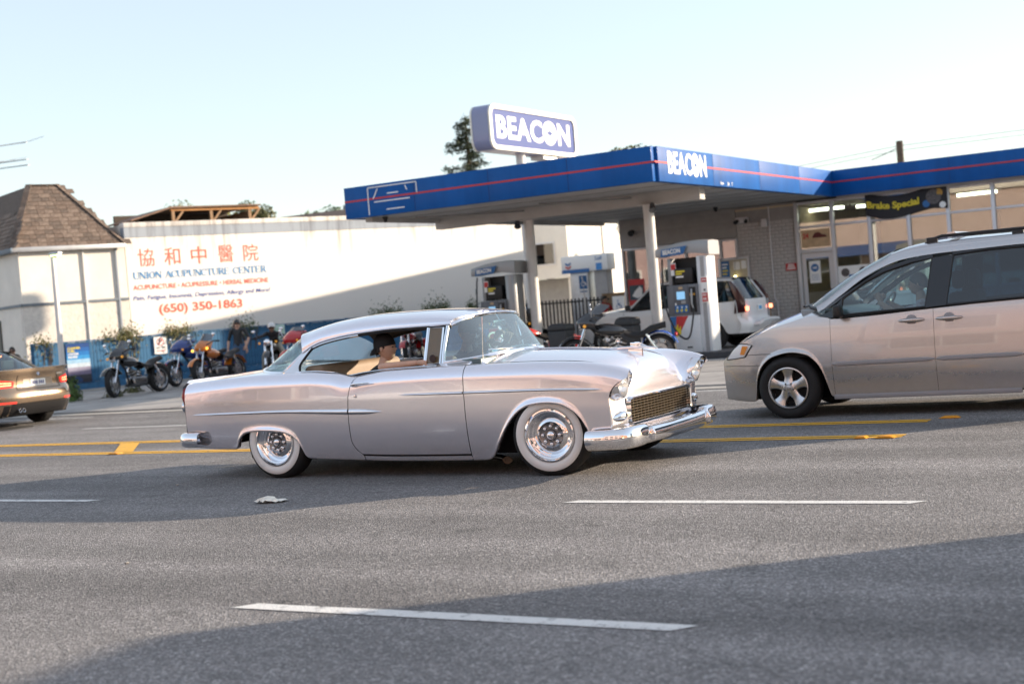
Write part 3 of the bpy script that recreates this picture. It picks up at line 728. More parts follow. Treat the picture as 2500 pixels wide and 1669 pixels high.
M_LRED = mat('letter_red', (.64,.085,.05), .7, col2=(.66,.20,.14), vscale=7); M_LBLUE = mat('letter_blue', (.03,.22,.50), .7, col2=(.16,.34,.55), vscale=7); M_LNAVY = mat('letter_navy', (.05,.10,.33), .7)
def wallt(body, t0, t1, z0, z1, m, bold=.0, **k): lettering(body, m, ac, (t0, .994, z0), (R(90),0,0), w=t1-t0, h=z1-z0, bold=bold, **k)
for ch, t in zip('協和中醫院', (2.34, 3.12, 3.93, 4.77, 5.57)):
    wallt(ch, t, t+.48, 3.30, 3.80, M_LRED, .004, name='character')
# serif capitals drawn as strokes: thick stems, thin joins, small serifs
SER = {'U': [((.12,1),(.12,.28),1),((.12,.3),(.25,.03),.8),((.25,.03),(.55,.03),.35),((.55,.03),(.68,.3),.4),((.68,.28),(.68,1),.35),'s.12t','s.68t'],
 'N': [((.1,0),(.1,1),.35),((.1,1),(.7,0),1),((.7,0),(.7,1),.35),'s.1b','s.1t','s.7t'], 'I': [((.2,0),(.2,1),1),'s.2b','s.2t'],
 'O': [((.4,1),(.14,.8),.5),((.14,.8),(.09,.5),1),((.09,.5),(.14,.2),1),((.14,.2),(.4,0),.5),((.4,0),(.66,.2),.5),((.66,.2),(.71,.5),1),((.71,.5),(.66,.8),1),((.66,.8),(.4,1),.5)],
 'A': [((.05,0),(.38,1),.35),((.38,1),(.72,0),1),((.18,.35),(.58,.35),.3),'s.05b','s.72b'],
 'C': [((.68,.8),(.4,1),.4),((.4,1),(.15,.82),.5),((.15,.82),(.08,.5),1),((.08,.5),(.15,.18),1),((.15,.18),(.4,0),.5),((.4,0),(.68,.2),.4),((.68,.72),(.68,.98),.3)],
 'P': [((.15,0),(.15,1),1),((.15,1),(.5,.97),.3),((.5,.97),(.62,.75),.9),((.62,.75),(.5,.5),.9),((.5,.5),(.15,.47),.3),'s.15b','s.15t'],
 'T': [((.37,0),(.37,1),1),((.03,1),(.71,1),.35),((.03,.8),(.03,1),.3),((.71,.8),(.71,1),.3),'s.37b'],
 'R': [((.15,0),(.15,1),1),((.15,1),(.5,.97),.3),((.5,.97),(.6,.77),.9),((.6,.77),(.5,.54),.9),((.5,.54),(.15,.5),.3),((.38,.5),(.72,0),.9),'s.15b','s.15t','s.72b'],
 'E': [((.15,0),(.15,1),1),((.15,1),(.6,1),.35),((.15,.52),(.5,.52),.35),((.15,0),(.62,0),.35),((.6,.8),(.6,1),.3),((.62,0),(.62,.2),.3),((.5,.42),(.5,.62),.3)]}
WID = {'I': .4, ' ': .45, 'O': .82, 'N': .8, 'U': .8}
def serif_text(body, t0, t1, z0, h, m):
    tot = sum(WID.get(c, .76) for c in body); k = (t1-t0)/tot; x = t0; b = MB()
    for c in body:
        if c != ' ':
            for st in SER[c]:
                if isinstance(st, str):
                    cx = float(st[1:-1]); z = 0 if st[-1] == 'b' else 1
                    b.beam((x+(cx-.13)*k, 0, z0+z*h), (x+(cx+.13)*k, 0, z0+z*h), .004, .014)
                else:
                    (ax, az), (bx, bz), w = st
                    b.beam((x+ax*k, 0, z0+az*h), (x+bx*k, 0, z0+bz*h), .004, .045*w, (1,0,0) if abs(bx-ax)*k < abs(bz-az)*h else (0,0,1))
            b.build('letter', m, ac, (0,.993,0)); b = MB()
        x += WID.get(c, .76)*k
serif_text('UNION ACUPUNCTURE CENTER', 2.16, 6.26, 2.955, .19, M_LBLUE)
wallt('ACUPUNCTURE • ACUPRESSURE • HERBAL MEDICINE', 2.13, 6.30, 2.65, 2.79, M_LRED, .022)
wallt('Pain, Fatigue, Insomnia, Depression, Allergy and More!', 2.10, 6.34, 2.33, 2.49, M_LNAVY, .016, shear=.22)
wallt('(650) 350-1863', 2.83, 5.40, 1.89, 2.22, M_LRED, .03)

# timber shed roof on the flat roof
sh = empty('roof_shed', WO, WR, 'open timber shelter with sloping tin roof on the white building', 'shed')
MB().prism([(3.05,4.74),(4.33,5.10),(7.30,5.12),(7.30,5.16),(4.33,5.15),(3.05,4.785)], 3.0, 5.4, 'y').build('tin_roof', mat('rusty_tin', (.20,.12,.08), .7, var=.4, vscale=6), sh)
for t in (4.42, 5.66, 6.95):
    MB().box(t-.045, t+.045, 3.1, 3.19, 4.2, 5.06).build('post', M_WOOD, sh)
    MB().beam((t+.05,3.14,4.68), (t+.36,3.14,5.05), .06, .06).build('brace', M_WOOD, sh)
MB().box(4.35, 7.25, 3.08, 3.2, 5.02, 5.10).build('beam', mat('wood_orange', (.42,.20,.07), .7, var=.25, vscale=6), sh)
MB().box(3.4, 7.2, 5.2, 5.3, 4.2, 5.1).build('back_boards', mat('wood_dark', (.06,.045,.035), .8), sh)
MB().box(6.98, 7.06, 3.25, 5.2, 4.2, 4.98).build('side_boards', M_WOOD, sh)
o = MB().prism([(8.6,4.5),(13.2,4.5),(13.2,5.28),(9.6,4.98)], 6, 9, 'y').build('shed_roof_dark', mat('dark_felt', (.045,.042,.05), .8), loc=WO, rot=(0,0,WR)); tag(o, 'dark low roof rising behind the white wall beside the canopy', 'roof')

# house with shingled hip roof
hs = empty('corner_house', WO, WR, 'white corner house with brown shingled hip roof', 'house')
MB().box(-.95, 1.98, 1.0, 1.2, 2.46, 3.86).build('upper_wall', M_WHITEWALL, hs)
M_WBRICK = mat('white_rough_brick', (.66,.62,.56), .9, var=.12, vscale=9, bump=.9, bscale=14)
MB().box(-.95, 1.98, .985, 1.2, 0, 2.40).build('lower_wall', M_WBRICK, hs)
MB().box(-.95, -.75, 1.21, 14, 0, 3.86).build('front_wall', M_WHITEWALL, hs)
MB().box(-.99, 1.98, .95, 1.0, 2.40, 2.47).build('trim', M_TRIMGREY, hs)
MB().box(-.99, -.952, .95, 14, 2.40, 2.47).build('trim', M_TRIMGREY, hs)
for t in (.78, 1.70):
    MB().box(t-.024, t+.024, .945, .984, 0, 3.86).build('downpipe', M_COLUMN if t < 1 else M_BAND, hs)
MB().box(-1.16, 1.95, .80, .92, 3.84, 3.96).build('gutter', M_STEELG, hs, bevel=.01)
MB().box(-1.16, -1.05, .925, 14, 3.84, 3.96).build('gutter', M_TRIMGREY, hs, bevel=.01)
MB().box(-.98, -.955, 3.0, 3.9, .1, 2.1).build('door', M_BLACK, hs)
A, B_, T1, T2 = Vector((-1.12,.85,3.95)), Vector((1.96,.85,3.95)), Vector((-.02,2.5,5.76)), Vector((.80,2.5,5.76))
A2, T3 = Vector((-1.12,14,3.95)), Vector((-.02,14,5.76)); B2, T4 = Vector((1.96,14,3.95)), Vector((.80,14,5.76))
roof = MB().add([A,B_,T2,T1,A2,T3,B2,T4], [(0,1,2,3),(4,0,3,5),(3,2,7,5),(1,6,7,2)]).build('roof', M_SHINGLE[2], hs)
def shingles(p00, p10, p11, p01, rows, wid, lim):
    """lay shingles on the quad p00-p10 (eave) to p01-p11 (top)"""
    nrm = (p10-p00).cross(p01-p00).normalized(); cnt = 0
    up = ((p01+p11)-(p00+p10)).normalized(); along = (p10-p00).normalized(); up = (up - along*up.dot(along)).normalized()
    rh = (((p01+p11)-(p00+p10))/2).length/rows
    mes = []
    for k in range(6):
        w = wid*(.75+.1*k); th = .018
        b = MB(); b.v = []
        vs = [along*x + up*y + nrm*z for x in (0, w-.012) for y, z in ((-.01, .004), (-.01, .004+th), (rh*1.08, .004), (rh*1.08, .008))]
        b.add(vs, [(0,1,3,2),(4,6,7,5),(0,4,5,1),(2,3,7,6),(1,5,7,3),(0,2,6,4)])
        for m in M_SHINGLE: mes.append((w, b.mesh('shingle', m)))
    for r in range(rows):
        u = r/rows; a = p00.lerp(p01, u); e = p10.lerp(p11, u); L = (e-a).length; x = random.uniform(-.1, 0)
        while x < L-.05 and cnt < lim:
            w, me = random.choice(mes)
            if x + w > L+.04: w = L - x
            link('shingle', me, roof, a + along*max(x,0) + nrm*random.uniform(0,.006)); cnt += 1
            x += w
shingles(A, B_, T2, T1, 15, .26, 165)
shingles(Vector((-1.12,6.0,3.95)), A, T1, Vector((-.02,6.0,5.76)), 15, .34, 130)
for p, q in ((A,T1),(B_,T2),(T1,T2)):
    n = int((q-p).length/.16)
    for i in range(n):
        a = p.lerp(q, i/n); c = p.lerp(q, (i+1.15)/n)
        MB().beam(a+Vector((0,0,.03)), c+Vector((0,0,.03)), .17, .02).build('ridge_tile', random.choice(M_SHINGLE), roof)
# television aerial on a mast
an = empty('tv_aerial', (-40.6, 34, 0), 0, 'spidery television aerial against the sky at upper left', 'aerial')
MB().cyl((0,0,0),(0,0,8.9),.03,n=8).build('mast', M_STEELG, an)
for z, x1 in ((8.55,1.95),(7.95,1.9),(7.75,1.95)):
    MB().cyl((-1,0,z),(x1,0,z-.08),.02,n=6).build('boom', M_DARKCHROME, an)
for i in range(9):
    x = -.8+.32*i; L_ = .42-.02*i
    MB().cyl((x-.12,-L_,8.5-.01*i),(x+.12,L_,8.62-.01*i),.008,n=5).build('element', M_STEELG, an)
    if i % 2: MB().cyl((x-.12,-L_,7.9),(x+.12,L_,8.0),.008,n=5).build('element', M_STEELG, an)
MB().cyl((1.9,0,8.47),(2.5,.3,8.62),.01,n=5).build('element', M_STEELG, an)

# blue slat fence
fe = empty('blue_fence', WO, WR, 'long blue vertical slat fence below the lettered wall', 'fence')
sl = [MB().box(-.043, .043, -.012, .012, .27, 1.355).mesh('slat', M_FENCE, bevel=.003, seg=1)]
t = -1.05
i = 0
while t < 15.6:
    link('slat', sl[0], fe, (t, random.uniform(-.008,.008), random.uniform(-.012,.008))); t += .092; i += 1
t = -1.1
while t < 15.9:
    MB().box(t-.045, t+.045, .02, .10, 0, 1.40).build('post', M_FENCE, fe); t += 2.35
for z in (.5, 1.15): MB().box(-1.1, 15.7, .013, .05, z, z+.07).build('rail', M_FENCE, fe)
MB().box(-.2, 15.6, -.03, .012, .02, .265).build('kick_board', M_FENCE, fe, bevel=.004)
MB().box(-1.1, 15.7, -.04, .05, 1.357, 1.385).build('cap_rail', M_FENCE, fe)
def fsign(name, t0, t1, z0, z1, m, lab, n=-.055, cat='sign'):
    o = MB().box(t0, t1, 0, .012, z0, z1).build(name, m, loc=wl(0, n), rot=(0,0,WR)); return tag(o, lab, cat)
s = fsign('fence_poster', -.28, .36, .27, 1.32, mat('poster_navy', (.012,.05,.16), .4), 'blue sky poster reading cleaner fuel longer rides on the fence', cat='poster')
def wsub(p, name, t0, t1, z0, z1, m, k=0): return MB().box(t0, t1, -.003-.0015*k, -.0015-.0015*k, z0, z1).build(name, m, p)
grad = [(.012,.06,.22),(.01,.10,.34),(.01,.16,.46),(.03,.26,.58),(.30,.50,.68),(.50,.60,.68),(.34,.32,.42),(.20,.17,.26),(.05,.05,.06),(.03,.03,.04)]
for i, c in enumerate(grad):
    z1 = 1.31 - i*.103; wsub(s, 'print_band', -.27, .35, z1-.1025, z1, mat('print_grad_%d' % i, c, .5, var=.15, vscale=10))
for i, (tx, m) in enumerate((('CLEANER', M_SYEL), ('FUEL', M_SYEL), ('LONGER', M_SIGNW), ('RIDES', M_SIGNW))):
    lettering(tx, m, s, (-.23, -.006, 1.17-.078*i), (R(90),0,0), w=.34*len(tx)/7, h=.058, bold=.035)
MB().prism([(-.2,.30),(.1,.30),(.12,.36),(.02,.45),(-.06,.44),(-.15,.38)], -.0055, -.0035, 'y').build('print_figure', mat('print_jacket', (.02,.05,.14), .5), s)
s = fsign('parking_sign', 2.16, 2.52, .84, 1.31, M_SIGNW, 'white no parking sign with a red ring on the fence')
MB().lathe([(.105,-.003),(.105,-.002),(.085,-.002),(.085,-.003)], (2.34,0,1.17), 'y', 24, closed=True).build('red_ring', M_SRED, s)
lettering('P', mat('ink', (.02,.02,.02), .5), s, (2.295,-.003,1.11), (R(90),0,0), w=.09, h=.12, bold=.03)
MB().beam((2.27,-.004,1.10),(2.41,-.004,1.24),.001,.02).build('slash', M_SRED, s)
lettering('ANY TIME', mat('ink'), s, (2.2,-.003,.985), (R(90),0,0), w=.28, h=.05, bold=.02)
lettering('TOW AWAY', M_SRED, s, (2.2,-.003,.90), (R(90),0,0), w=.28, h=.05, bold=.02)
s = fsign('fence_notice', 5.75, 6.15, .92, 1.37, mat('notice_mint', (.50,.66,.60), .5, var=.15, vscale=6), 'pale green notice on the fence behind the white helmet rider', n=-.06)
for i in range(4): wsub(s, 'print_line', 5.8, 6.1, 1.05+.06*i, 1.065+.06*i, M_SGREEN)
# foundation strip under the fence
o = MB().box(-1.2, 15.7, -.08, .15, .0, .09).build('fence_footing', M_CONC, loc=WO, rot=(0,0,WR), bevel=.01); tag(o, 'pale concrete footing under the blue fence', 'kerb')

# street lamp in front of the house
lp = empty('street_lamp', (-25.2, 22.62, 0), 0, 'slim white lamp post with a lit flat head before the house', 'street lamp')
MB().tube([(0,0,0),(0,0,3.4)], [.075,.05], 14).build('pole', M_COLUMN, lp, smooth=True)
MB().lathe([(.12,0),(.12,.12),(.08,.16)], (0,0,0), 'z', 16).build('base', M_COLUMN, lp, smooth=True)
MB().box(-.06,.26,-.07,.07,3.42,3.49).build('lamp_head', M_STEELG, lp, bevel=.02)
MB().prism([(0,3.34),(.16,3.42),(-.08,3.42)], -.04, .04, 'y').build('bracket', M_BLACK, lp)
MB().box(-.02,.23,-.055,.055,3.40,3.418).build('lamp_lens', M_LAMPLIT, lp)

# ---------------------------------------------------------------- plants
def leaf_cloud(n, fn, size, rnd, flat=.0, two=False):
    """n small leaf quads at positions fn(rnd) -> (pos, outward)"""
    b = MB()
    for _ in range(n):
        p, d = fn(rnd); d = Vector(d) + Vector((rnd.gauss(0,.7), rnd.gauss(0,.7), rnd.gauss(0,.5)+.2)); 
        if d.length < .01: d = Vector((0,0,1))
        d.normalize(); u = d.cross(Vector((rnd.gauss(0,1), rnd.gauss(0,1), rnd.gauss(0,1)))).normalized(); v = d.cross(u)
        s_ = size*rnd.uniform(.6,1.4); p = Vector(p)
        b.add([p-u*s_*.5, p+v*s_*.28, p+u*s_*.6, p-v*s_*.28], [(0,1,2,3)])
    return b
def leafmat(name, c, c2):
    m = mat(name, c, .55, col2=c2, vscale=2.2)
    b = m.node_tree.nodes['Principled BSDF']; b.inputs['Subsurface Weight'].default_value = 0
    return m
M_LEAF = leafmat('leaf_green', (.075,.12,.03), (.03,.055,.018)); M_LEAF2 = leafmat('leaf_olive', (.13,.13,.035), (.05,.06,.02)); M_LEAFDRY = leafmat('leaf_dry', (.24,.15,.05), (.10,.08,.03)); M_NEEDLE = leafmat('needle', (.055,.075,.035), (.02,.03,.015)); M_LEAFY = leafmat('leaf_yellow', (.24,.20,.03), (.09,.10,.02))
M_BARK = mat('bark', (.10,.075,.055), .9, var=.3, vscale=9, bump=.6, bscale=30)
def creeper(t0, t1, n, lab, seed, hang=.35, rise=.10, m=M_LEAF2):
    rnd = random.Random(seed); cs = [(rnd.uniform(t0,t1), rnd.uniform(-.25,.8)) for _ in range(7)]
    def fn(r):
        c, w = r.choice(cs); t = r.gauss(c, .11); z = 1.36 + r.gauss(.03, .075)*(1+w) - (abs(r.gauss(0,hang)) if r.random() < .35 else 0) + (abs(r.gauss(0,rise)) if r.random() < .3 else 0)
        n_ = r.uniform(-.14,.12); return (t, n_, max(z,.6)), (0,-1,.3)
    e = empty('creeper', WO, WR, lab, 'creeper')
    leaf_cloud(n*3, fn, .055, rnd).build('foliage', m, e, fix=False)
    leaf_cloud(n//2, fn, .05, rnd).build('dry_leaves', M_LEAFDRY, e, fix=False)
    for k in range(5):
        t = rnd.uniform(t0,t1); MB().tube([(t,.02,.5),(t+.1,-.05,1.2),(t+rnd.uniform(-.2,.2),-.06,1.38+rnd.uniform(0,.12))], [.012,.009,.004], 5).build('stem', M_BARK, e)
creeper(-1.1, -.7, 90, 'sparse creeper over the fence end beside the house', 1)
creeper(.85, 1.7, 420, 'thick brownish creeper spilling over the fence left of the no parking sign', 2, .4)
creeper(2.55, 3.2, 320, 'leafy creeper hanging over the fence right of the no parking sign', 3, .4)
creeper(4.6, 5.2, 160, 'green creeper sprig over the fence behind the standing riders', 4, .2, .16, M_LEAF)
creeper(9.2, 10.4, 330, 'green creeper on the fence above the coupe roof', 6, .1, .12, M_LEAF)
creeper(10.8, 15.4, 900, 'dense creeper on the far fence end near the left pump', 8, .15, .14, M_LEAF)
def bush(x, y, h, r, n, lab, seed, m=M_LEAF):
    rnd = random.Random(seed); e = empty('bush', (x,y,0), 0, lab, 'bush')
    def fn(q):
        a = q.uniform(0,6.28); zz = q.random(); rr = r*(1-.55*zz**2)*math.sqrt(q.random())*(.8+.3*math.sin(a*3+seed)); return (rr*math.cos(a), rr*math.sin(a), zz*h*(.85+.15*math.sin(a*2))), (math.cos(a), math.sin(a), .4)
    leaf_cloud(n, fn, .06, rnd).build('foliage', m, e, fix=False)
    for k in range(6):
        a = k; MB().tube([(0,0,0),(.4*r*math.cos(a),.4*r*math.sin(a),h*.7)], [.015,.005], 5).build('stem', M_BARK, e)
bush(-24.35, 22.05, .62, .24, 1500, 'upright green bush at the foot of the lamp post', 5, leafmat('leaf_bright', (.13,.21,.05), (.05,.09,.025)))
bush(-23.9, 22.9, .22, .3, 400, 'low weeds at the fence foot beside the front wheel', 9, M_LEAF2)
bush(-24.6, 24.2, .18, .3, 300, 'low weeds under the parked black motorcycle', 10, M_LEAF2)

def conifer(x, y, h, r0, lab, seed):
    rnd = random.Random(seed); e = empty('conifer', (x,y,0), 0, lab, 'tree')
    MB().tube([(0,0,0),(.05,0,h*.5),(0,.05,h*.98)], [.28,.16,.03], 10).build('trunk', M_BARK, e, smooth=True)
    b = MB(); limbs = MB()
    z = h*.28
    while z < h*.98:
        u = (h-z)/(h*.72); L = r0*u**.85*rnd.uniform(.7,1.15)+.15
        for k in range(rnd.randint(3,5)):
            a = rnd.uniform(0,6.28); LL = L*rnd.uniform(.4,1.15); tip = Vector((LL*math.cos(a), LL*math.sin(a), z - LL*.12 + .25*LL*LL/max(r0,.1)))
            limbs.tube([(0,0,z),tuple(tip*.5+Vector((0,0,z*.5-.06))),tuple(tip)], [.03,.02,.006], 5, caps=False)
            for q in range(int(95*LL)+16):
                s_ = rnd.random()**.7; p = Vector((0,0,z)).lerp(tip, s_) + Vector((rnd.gauss(0,.09), rnd.gauss(0,.09), rnd.gauss(-.05,.07)))
                d = Vector((math.cos(a)+rnd.gauss(0,.7), math.sin(a)+rnd.gauss(0,.7), rnd.gauss(-.1,.5))).normalized(); v = d.cross(Vector((rnd.gauss(0,1),rnd.gauss(0,1),1))).normalized()
                w = rnd.uniform(.08,.15); b.add([p-d*w*.4, p+v*w*.22, p+d*w, p-v*w*.22], [(0,1,2,3)])
        z += h*.021
    b.build('crown', M_NEEDLE, e, fix=False); limbs.build('limb', M_BARK, e, fix=False)
conifer(-30.3, 50, 9.6, 2.7, 'tall ragged dark conifer behind the pole sign', 21)
def tree(x, y, h, r, lab, seed, m=M_LEAF, n=6500, size=.2):
    rnd = random.Random(seed); e = empty('leafy_tree', (x,y,0), 0, lab, 'tree')
    MB().tube([(0,0,0),(.1,.1,h*.35),(.0,.2,h*.6)], [.22,.17,.12], 10).build('trunk', M_BARK, e, smooth=True)
    cl = []
    for k in range(13):
        a = rnd.uniform(0,6.28); q = rnd.uniform(.2,1); c = Vector((r*.75*q*math.cos(a), r*.75*q*math.sin(a), h*rnd.uniform(.58,.92))); cl.append((c, r*rnd.uniform(.22,.42)))
        MB().tube([(0,.1,h*.45), tuple(c*.6+Vector((0,0,h*.2))), tuple(c)], [.07,.04,.015], 6).build('limb', M_BARK, e)
    def fn(q):
        c, s_ = q.choice(cl); d = Vector((q.gauss(0,1), q.gauss(0,1), q.gauss(0,1))).normalized(); return c + d*s_*q.random()**.4, d
    leaf_cloud(n, fn, size, rnd).build('crown', m, e, fix=False)
tree(-53.4, 60, 8.3, 3.0, 'yellow green tree top showing over the timber shelter', 31, M_LEAFY)
tree(-50.9, 60, 8.5, 1.7, 'green tree top at the right end of the timber shelter', 32, M_LEAF2)
tree(-48.0, 58, 6.9, 2.6, 'dark low tree top right of the timber shelter', 33, M_LEAF)
tree(-43.6, 58, 7.0, 2.6, 'dark tree top behind the white wall beside the canopy', 34, M_LEAF)
tree(-28.0, 52, 7.6, 1.6, 'yellow leaved tree peeping over the canopy under the pole sign', 35, M_LEAFY)
tree(-26.0, 57, 8.2, 2.0, 'leafy tree top left of the pole sign post', 36, M_LEAF2)

# ---------------------------------------------------------------- beyond the station
wb = empty('white_apartments', (-26, 50, 0), 0, 'white two storey block behind the station yard', 'building')
P(MB().box(-37, -25.9, 50, 50.2, 2.3, 6.2), 'front_wall', M_WHITEWALL, wb)
P(MB().box(-36, -26.2, 51.0, 51.2, 0, 2.3), 'ground_wall', M_SIDING, wb)
P(MB().box(-26.1, -25.88, 50.201, 66, 0, 6.2), 'side_wall', M_WHITEWALL, wb)
P(MB().box(-37, -25.9, 50, 66, 6.2, 6.4), 'roof', M_TRIMGREY, wb)
for x0, x1, z0, z1 in ((-28.3,-26.5,2.85,3.8), (-33,-31.5,2.85,3.8)):
    w = P(MB().box(x0, x1, 49.94, 50.02, z0, z1), 'window', M_FRAME, wb)
    for k in range(2):
        a = x0+.06+k*(x1-x0)/2; MB().box(a+26, a+(x1-x0)/2-.1+26, -.075, -.062, z0+.06+(.32 if 0 else 0), z1-.06).build('pane', M_TINT if k else mat('pane_grey', (.12,.13,.15), .1), w)
for y0 in (56.5,):
    w = P(MB().box(-25.9, -25.84, y0, y0+1.5, 3.0, 4.0), 'window', M_FRAME, wb)
    MB().box(.165,.175, y0+.06-50, y0+1.44-50, 3.06, 3.94).build('pane', mat('pane_grey'), w)
P(MB().cyl((-25.85,53.2,0),(-25.85,53.2,6.2),.06,n=10), 'downpipe', M_COLUMN, wb)
ks = empty('fuel_kiosk', (-20.2, 40.3, 0), 0, 'grey kiosk with white and blue header bearing chevrons', 'kiosk')
MB().box(-.82,.86,-.3,.3,2.26,2.80).build('header', M_SIGNW, ks, bevel=.03)
MB().box(-.80,.20,-.31,-.301,2.24,2.36).build('stripe', M_SBLUE, ks)
MB().box(.45,.66,-.315,-.302,2.28,2.50).build('square', mat('sky_square', (.05,.25,.60), .5), ks)
for k, m in enumerate((M_SBLUE, M_SRED)):
    z = 2.54-.11*k; MB().prism([(-.66,z+.06),(-.56,z),(-.46,z+.06),(-.46,z),(-.56,z-.06),(-.66,z)], -.315, -.303, 'y').build('chevron', m, ks)
lettering('Self', M_SBLUE, ks, (.42,-.305,2.60), (R(90),0,0), w=.26, h=.12, bold=.01)
MB().box(-.55,.1,-.25,.25,.03,2.26).build('body', M_STEELG, ks, bevel=.02)
MB().box(.3,.75,-.2,.25,.03,2.26).build('panel', M_SIDING, ks, bevel=.02)
MB().box(-.2,-.02,-.262,-.251,1.58,1.78).build('label_plate', M_SIGNW, ks)
fn_ = empty('iron_fence', (-19, 38, 0), 0, 'black iron railing across the yard behind the pumps', 'fence')
bar = MB().box(-.02,.02,-.02,.02,.1,1.42).mesh('bar', M_BLACK)
for i in range(30): link('bar', bar, fn_, (-3.3+.13*i, 0, 0))
for z in (.2, 1.3): MB().box(-3.4,.6,-.015,.015,z,z+.05).build('rail', M_BLACK, fn_)
wf = empty('board_fence', (-18.2, 38.4, 0), 0, 'short tan board fence beside the shop corner', 'fence')
bd = MB().box(-.07,.07,-.01,.01,.05,1.45).mesh('board', mat('board_tan_dark', (.20,.13,.07), .8, var=.25, vscale=7), bevel=.003)
for i in range(9): link('board', bd, wf, (-.55+.15*i, 0, 0))
MB().box(-.65,.75,.012,.05,1.38,1.5).build('cap', mat('board_tan_dark'), wf)
o = MB().box(-.2,.2,-.01,0,-.27,.27).build('parking_notice', M_SIGNW, loc=(-18.05,37.9,1.12)); tag(o, 'white notice with a blue wheelchair symbol on the board fence', 'sign')
def wheelchair(p, k, m, y):
    b = MB(); b.lathe([(.07*k,y),(.085*k,y),(.085*k,y-.002),(.07*k,y-.002)], (0,0,-.05*k), 'y', 18, closed=True)
    for a, c in (((-.02*k,.1*k),(0,-.01*k)),((0,-.01*k),(.08*k,-.01*k)),((.08*k,-.01*k),(.11*k,-.1*k)),((-.02*k,.05*k),(.06*k,.05*k))): b.beam((a[0],y-.001,a[1]),(c[0],y-.001,c[1]),.002,.022*k)
    b.ball((-.025*k,y,.145*k), (.025*k,.002,.025*k), 10, 6); b.build('wheelchair_symbol', m, p)
wheelchair(o, .9, M_SBLUE, -.012)
hsn = empty('accessible_sign', (-16.2, 32, 0), 0, 'blue and white accessible parking sign on a thin post', 'sign')
MB().prism(rrect(-.13,.13,1.50,2.02,.03,3), -.02, -.014, 'y').build('plate', M_SIGNW, hsn); MB().box(-.11,.11,-.0235,-.021,1.66,2.0).build('blue_field', M_SBLUE, hsn)
q = MB().build('symbol_anchor', M_SIGNW, hsn, (0,0,1.80)) if False else None
e_ = bpy.data.objects.new('symbol', None)
bpy.data.objects.remove(e_)
b = MB(); b.lathe([(.05,-.026),(.065,-.026),(.065,-.024),(.05,-.024)], (0,0,1.79), 'y', 16, closed=True); b.beam((-.02,-.025,1.92),(0,-.025,1.82),.002,.02).beam((0,-.025,1.82),(.07,-.025,1.82),.002,.02).beam((.07,-.025,1.82),(.09,-.025,1.74),.002,.02).ball((-.025,-.025,1.95), (.022,.003,.022), 8, 6)
b.build('wheelchair_symbol', M_SIGNW, hsn)
MB().box(-.1,.1,-.0235,-.021,1.575,1.605).build('print_line', M_SBLUE, hsn)
MB().cyl((0,0,0),(0,0,2.0),.025,n=8).build('post', M_STEELG, hsn)
up = empty('utility_pole', (-14.72, 60, 0), 0, 'dark wooden utility pole rising behind the shop roof', 'utility pole')
MB().tube([(0,0,0),(0,0,7.0)], [.17,.15], 10).build('pole', mat('pole_wood', (.09,.07,.055), .9, var=.2), up, smooth=True)
MB().tube([(-.15,0,6.7),(-.6,.1,6.55),(-1.3,.2,6.35)], .02, 5).build('bracket', M_BLACK, up)
for z0, z1 in ((6.8,7.4),(6.6,7.2)):
    MB().tube([(0,0,z0)]+[(14*k, -1.2*k, z0+.5*k*(k/6)-.35*math.sin(math.pi*k/6)) for k in range(1,7)], .012, 4).build('wire', M_BLACK, up)
    MB().tube([(0,0,z0)]+[(-9*k, 4*k, z0-.5*math.sin(math.pi*k/6)) for k in range(1,7)], .012, 4).build('wire', M_BLACK, up)

# ---------------------------------------------------------------- the other side of the street, seen only in reflections
def shopfront(x0, x1, h, m, lab, floors, ww, mt, awn=None):
    e = empty('street_building', ((x0+x1)/2, -6.2, 0), 0, lab, 'building'); cx = (x0+x1)/2
    MB().box(x0-cx+.02, x1-cx-.02, -9, 0, 0, h).build('wall', m, e)
    MB().box(x0-cx-.05, x1-cx+.05, -.3, .25, h+.002, h+.35).build('cornice', mt, e, bevel=.03)
    n = max(2, int((x1-x0)/ww)); st = (x1-x0)/n
    for f in range(floors):
        for i in range(n):
            a = x0-cx+st*i+st*.2; z0 = .9 + f*3.3; b_ = a+st*.6; z1 = z0+1.8
            w = MB().box(a-.08, b_+.08, .002, .08, z0-.08, z1+.08).build('window', M_SIGNW, e)
            MB().box(a, b_, .082, .09, z0, z1).build('pane', mat('dark_pane', (.03,.04,.05), .08), w)
            MB().box((a+b_)/2-.03, (a+b_)/2+.03, .0905, .11, z0, z1).build('mullion', M_SIGNW, w)
    if awn: MB().prism([(.01,3.1),(1.3,2.6),(1.3,2.5),(.01,2.95)], x0-cx+.4, x1-cx-.4, 'x').build('awning', awn, e)
    return e
M_ORANGE = mat('stucco_orange', (.60,.19,.07), .85, var=.08, vscale=1); M_BEIGE = mat('stucco_beige', (.54,.41,.36), .85, var=.1, vscale=1); M_PINK = mat('stucco_pink', (.52,.37,.36), .85, var=.1, vscale=1); M_OFFW = mat('stucco_offwhite', (.64,.58,.50), .85, var=.08, vscale=1)
shopfront(-72, -47, 6.4, M_OFFW, 'off white shop row across the street, far left, in reflections only', 1, 5, M_TRIMGREY, M_RED)
shopfront(-46.8, -26, 7.4, M_PINK, 'pink stucco building across the street in reflections only', 2, 4, M_OFFW)
shopfront(-25.8, -10, 5.4, M_BEIGE, 'beige single storey shop behind the camera in reflections only', 1, 4, M_OFFW, mat('awning_blue', (.05,.10,.25), .7))
shopfront(-9.8, 8, 7.6, M_PINK, 'two storey rose stucco building behind the camera in reflections only', 2, 3.6, M_OFFW, mat('awning_white', (.6,.57,.5), .7))
shopfront(8.2, 34, 7.4, M_ORANGE, 'orange shop row across the street, far right, in reflections only', 2, 4.5, M_OFFW)
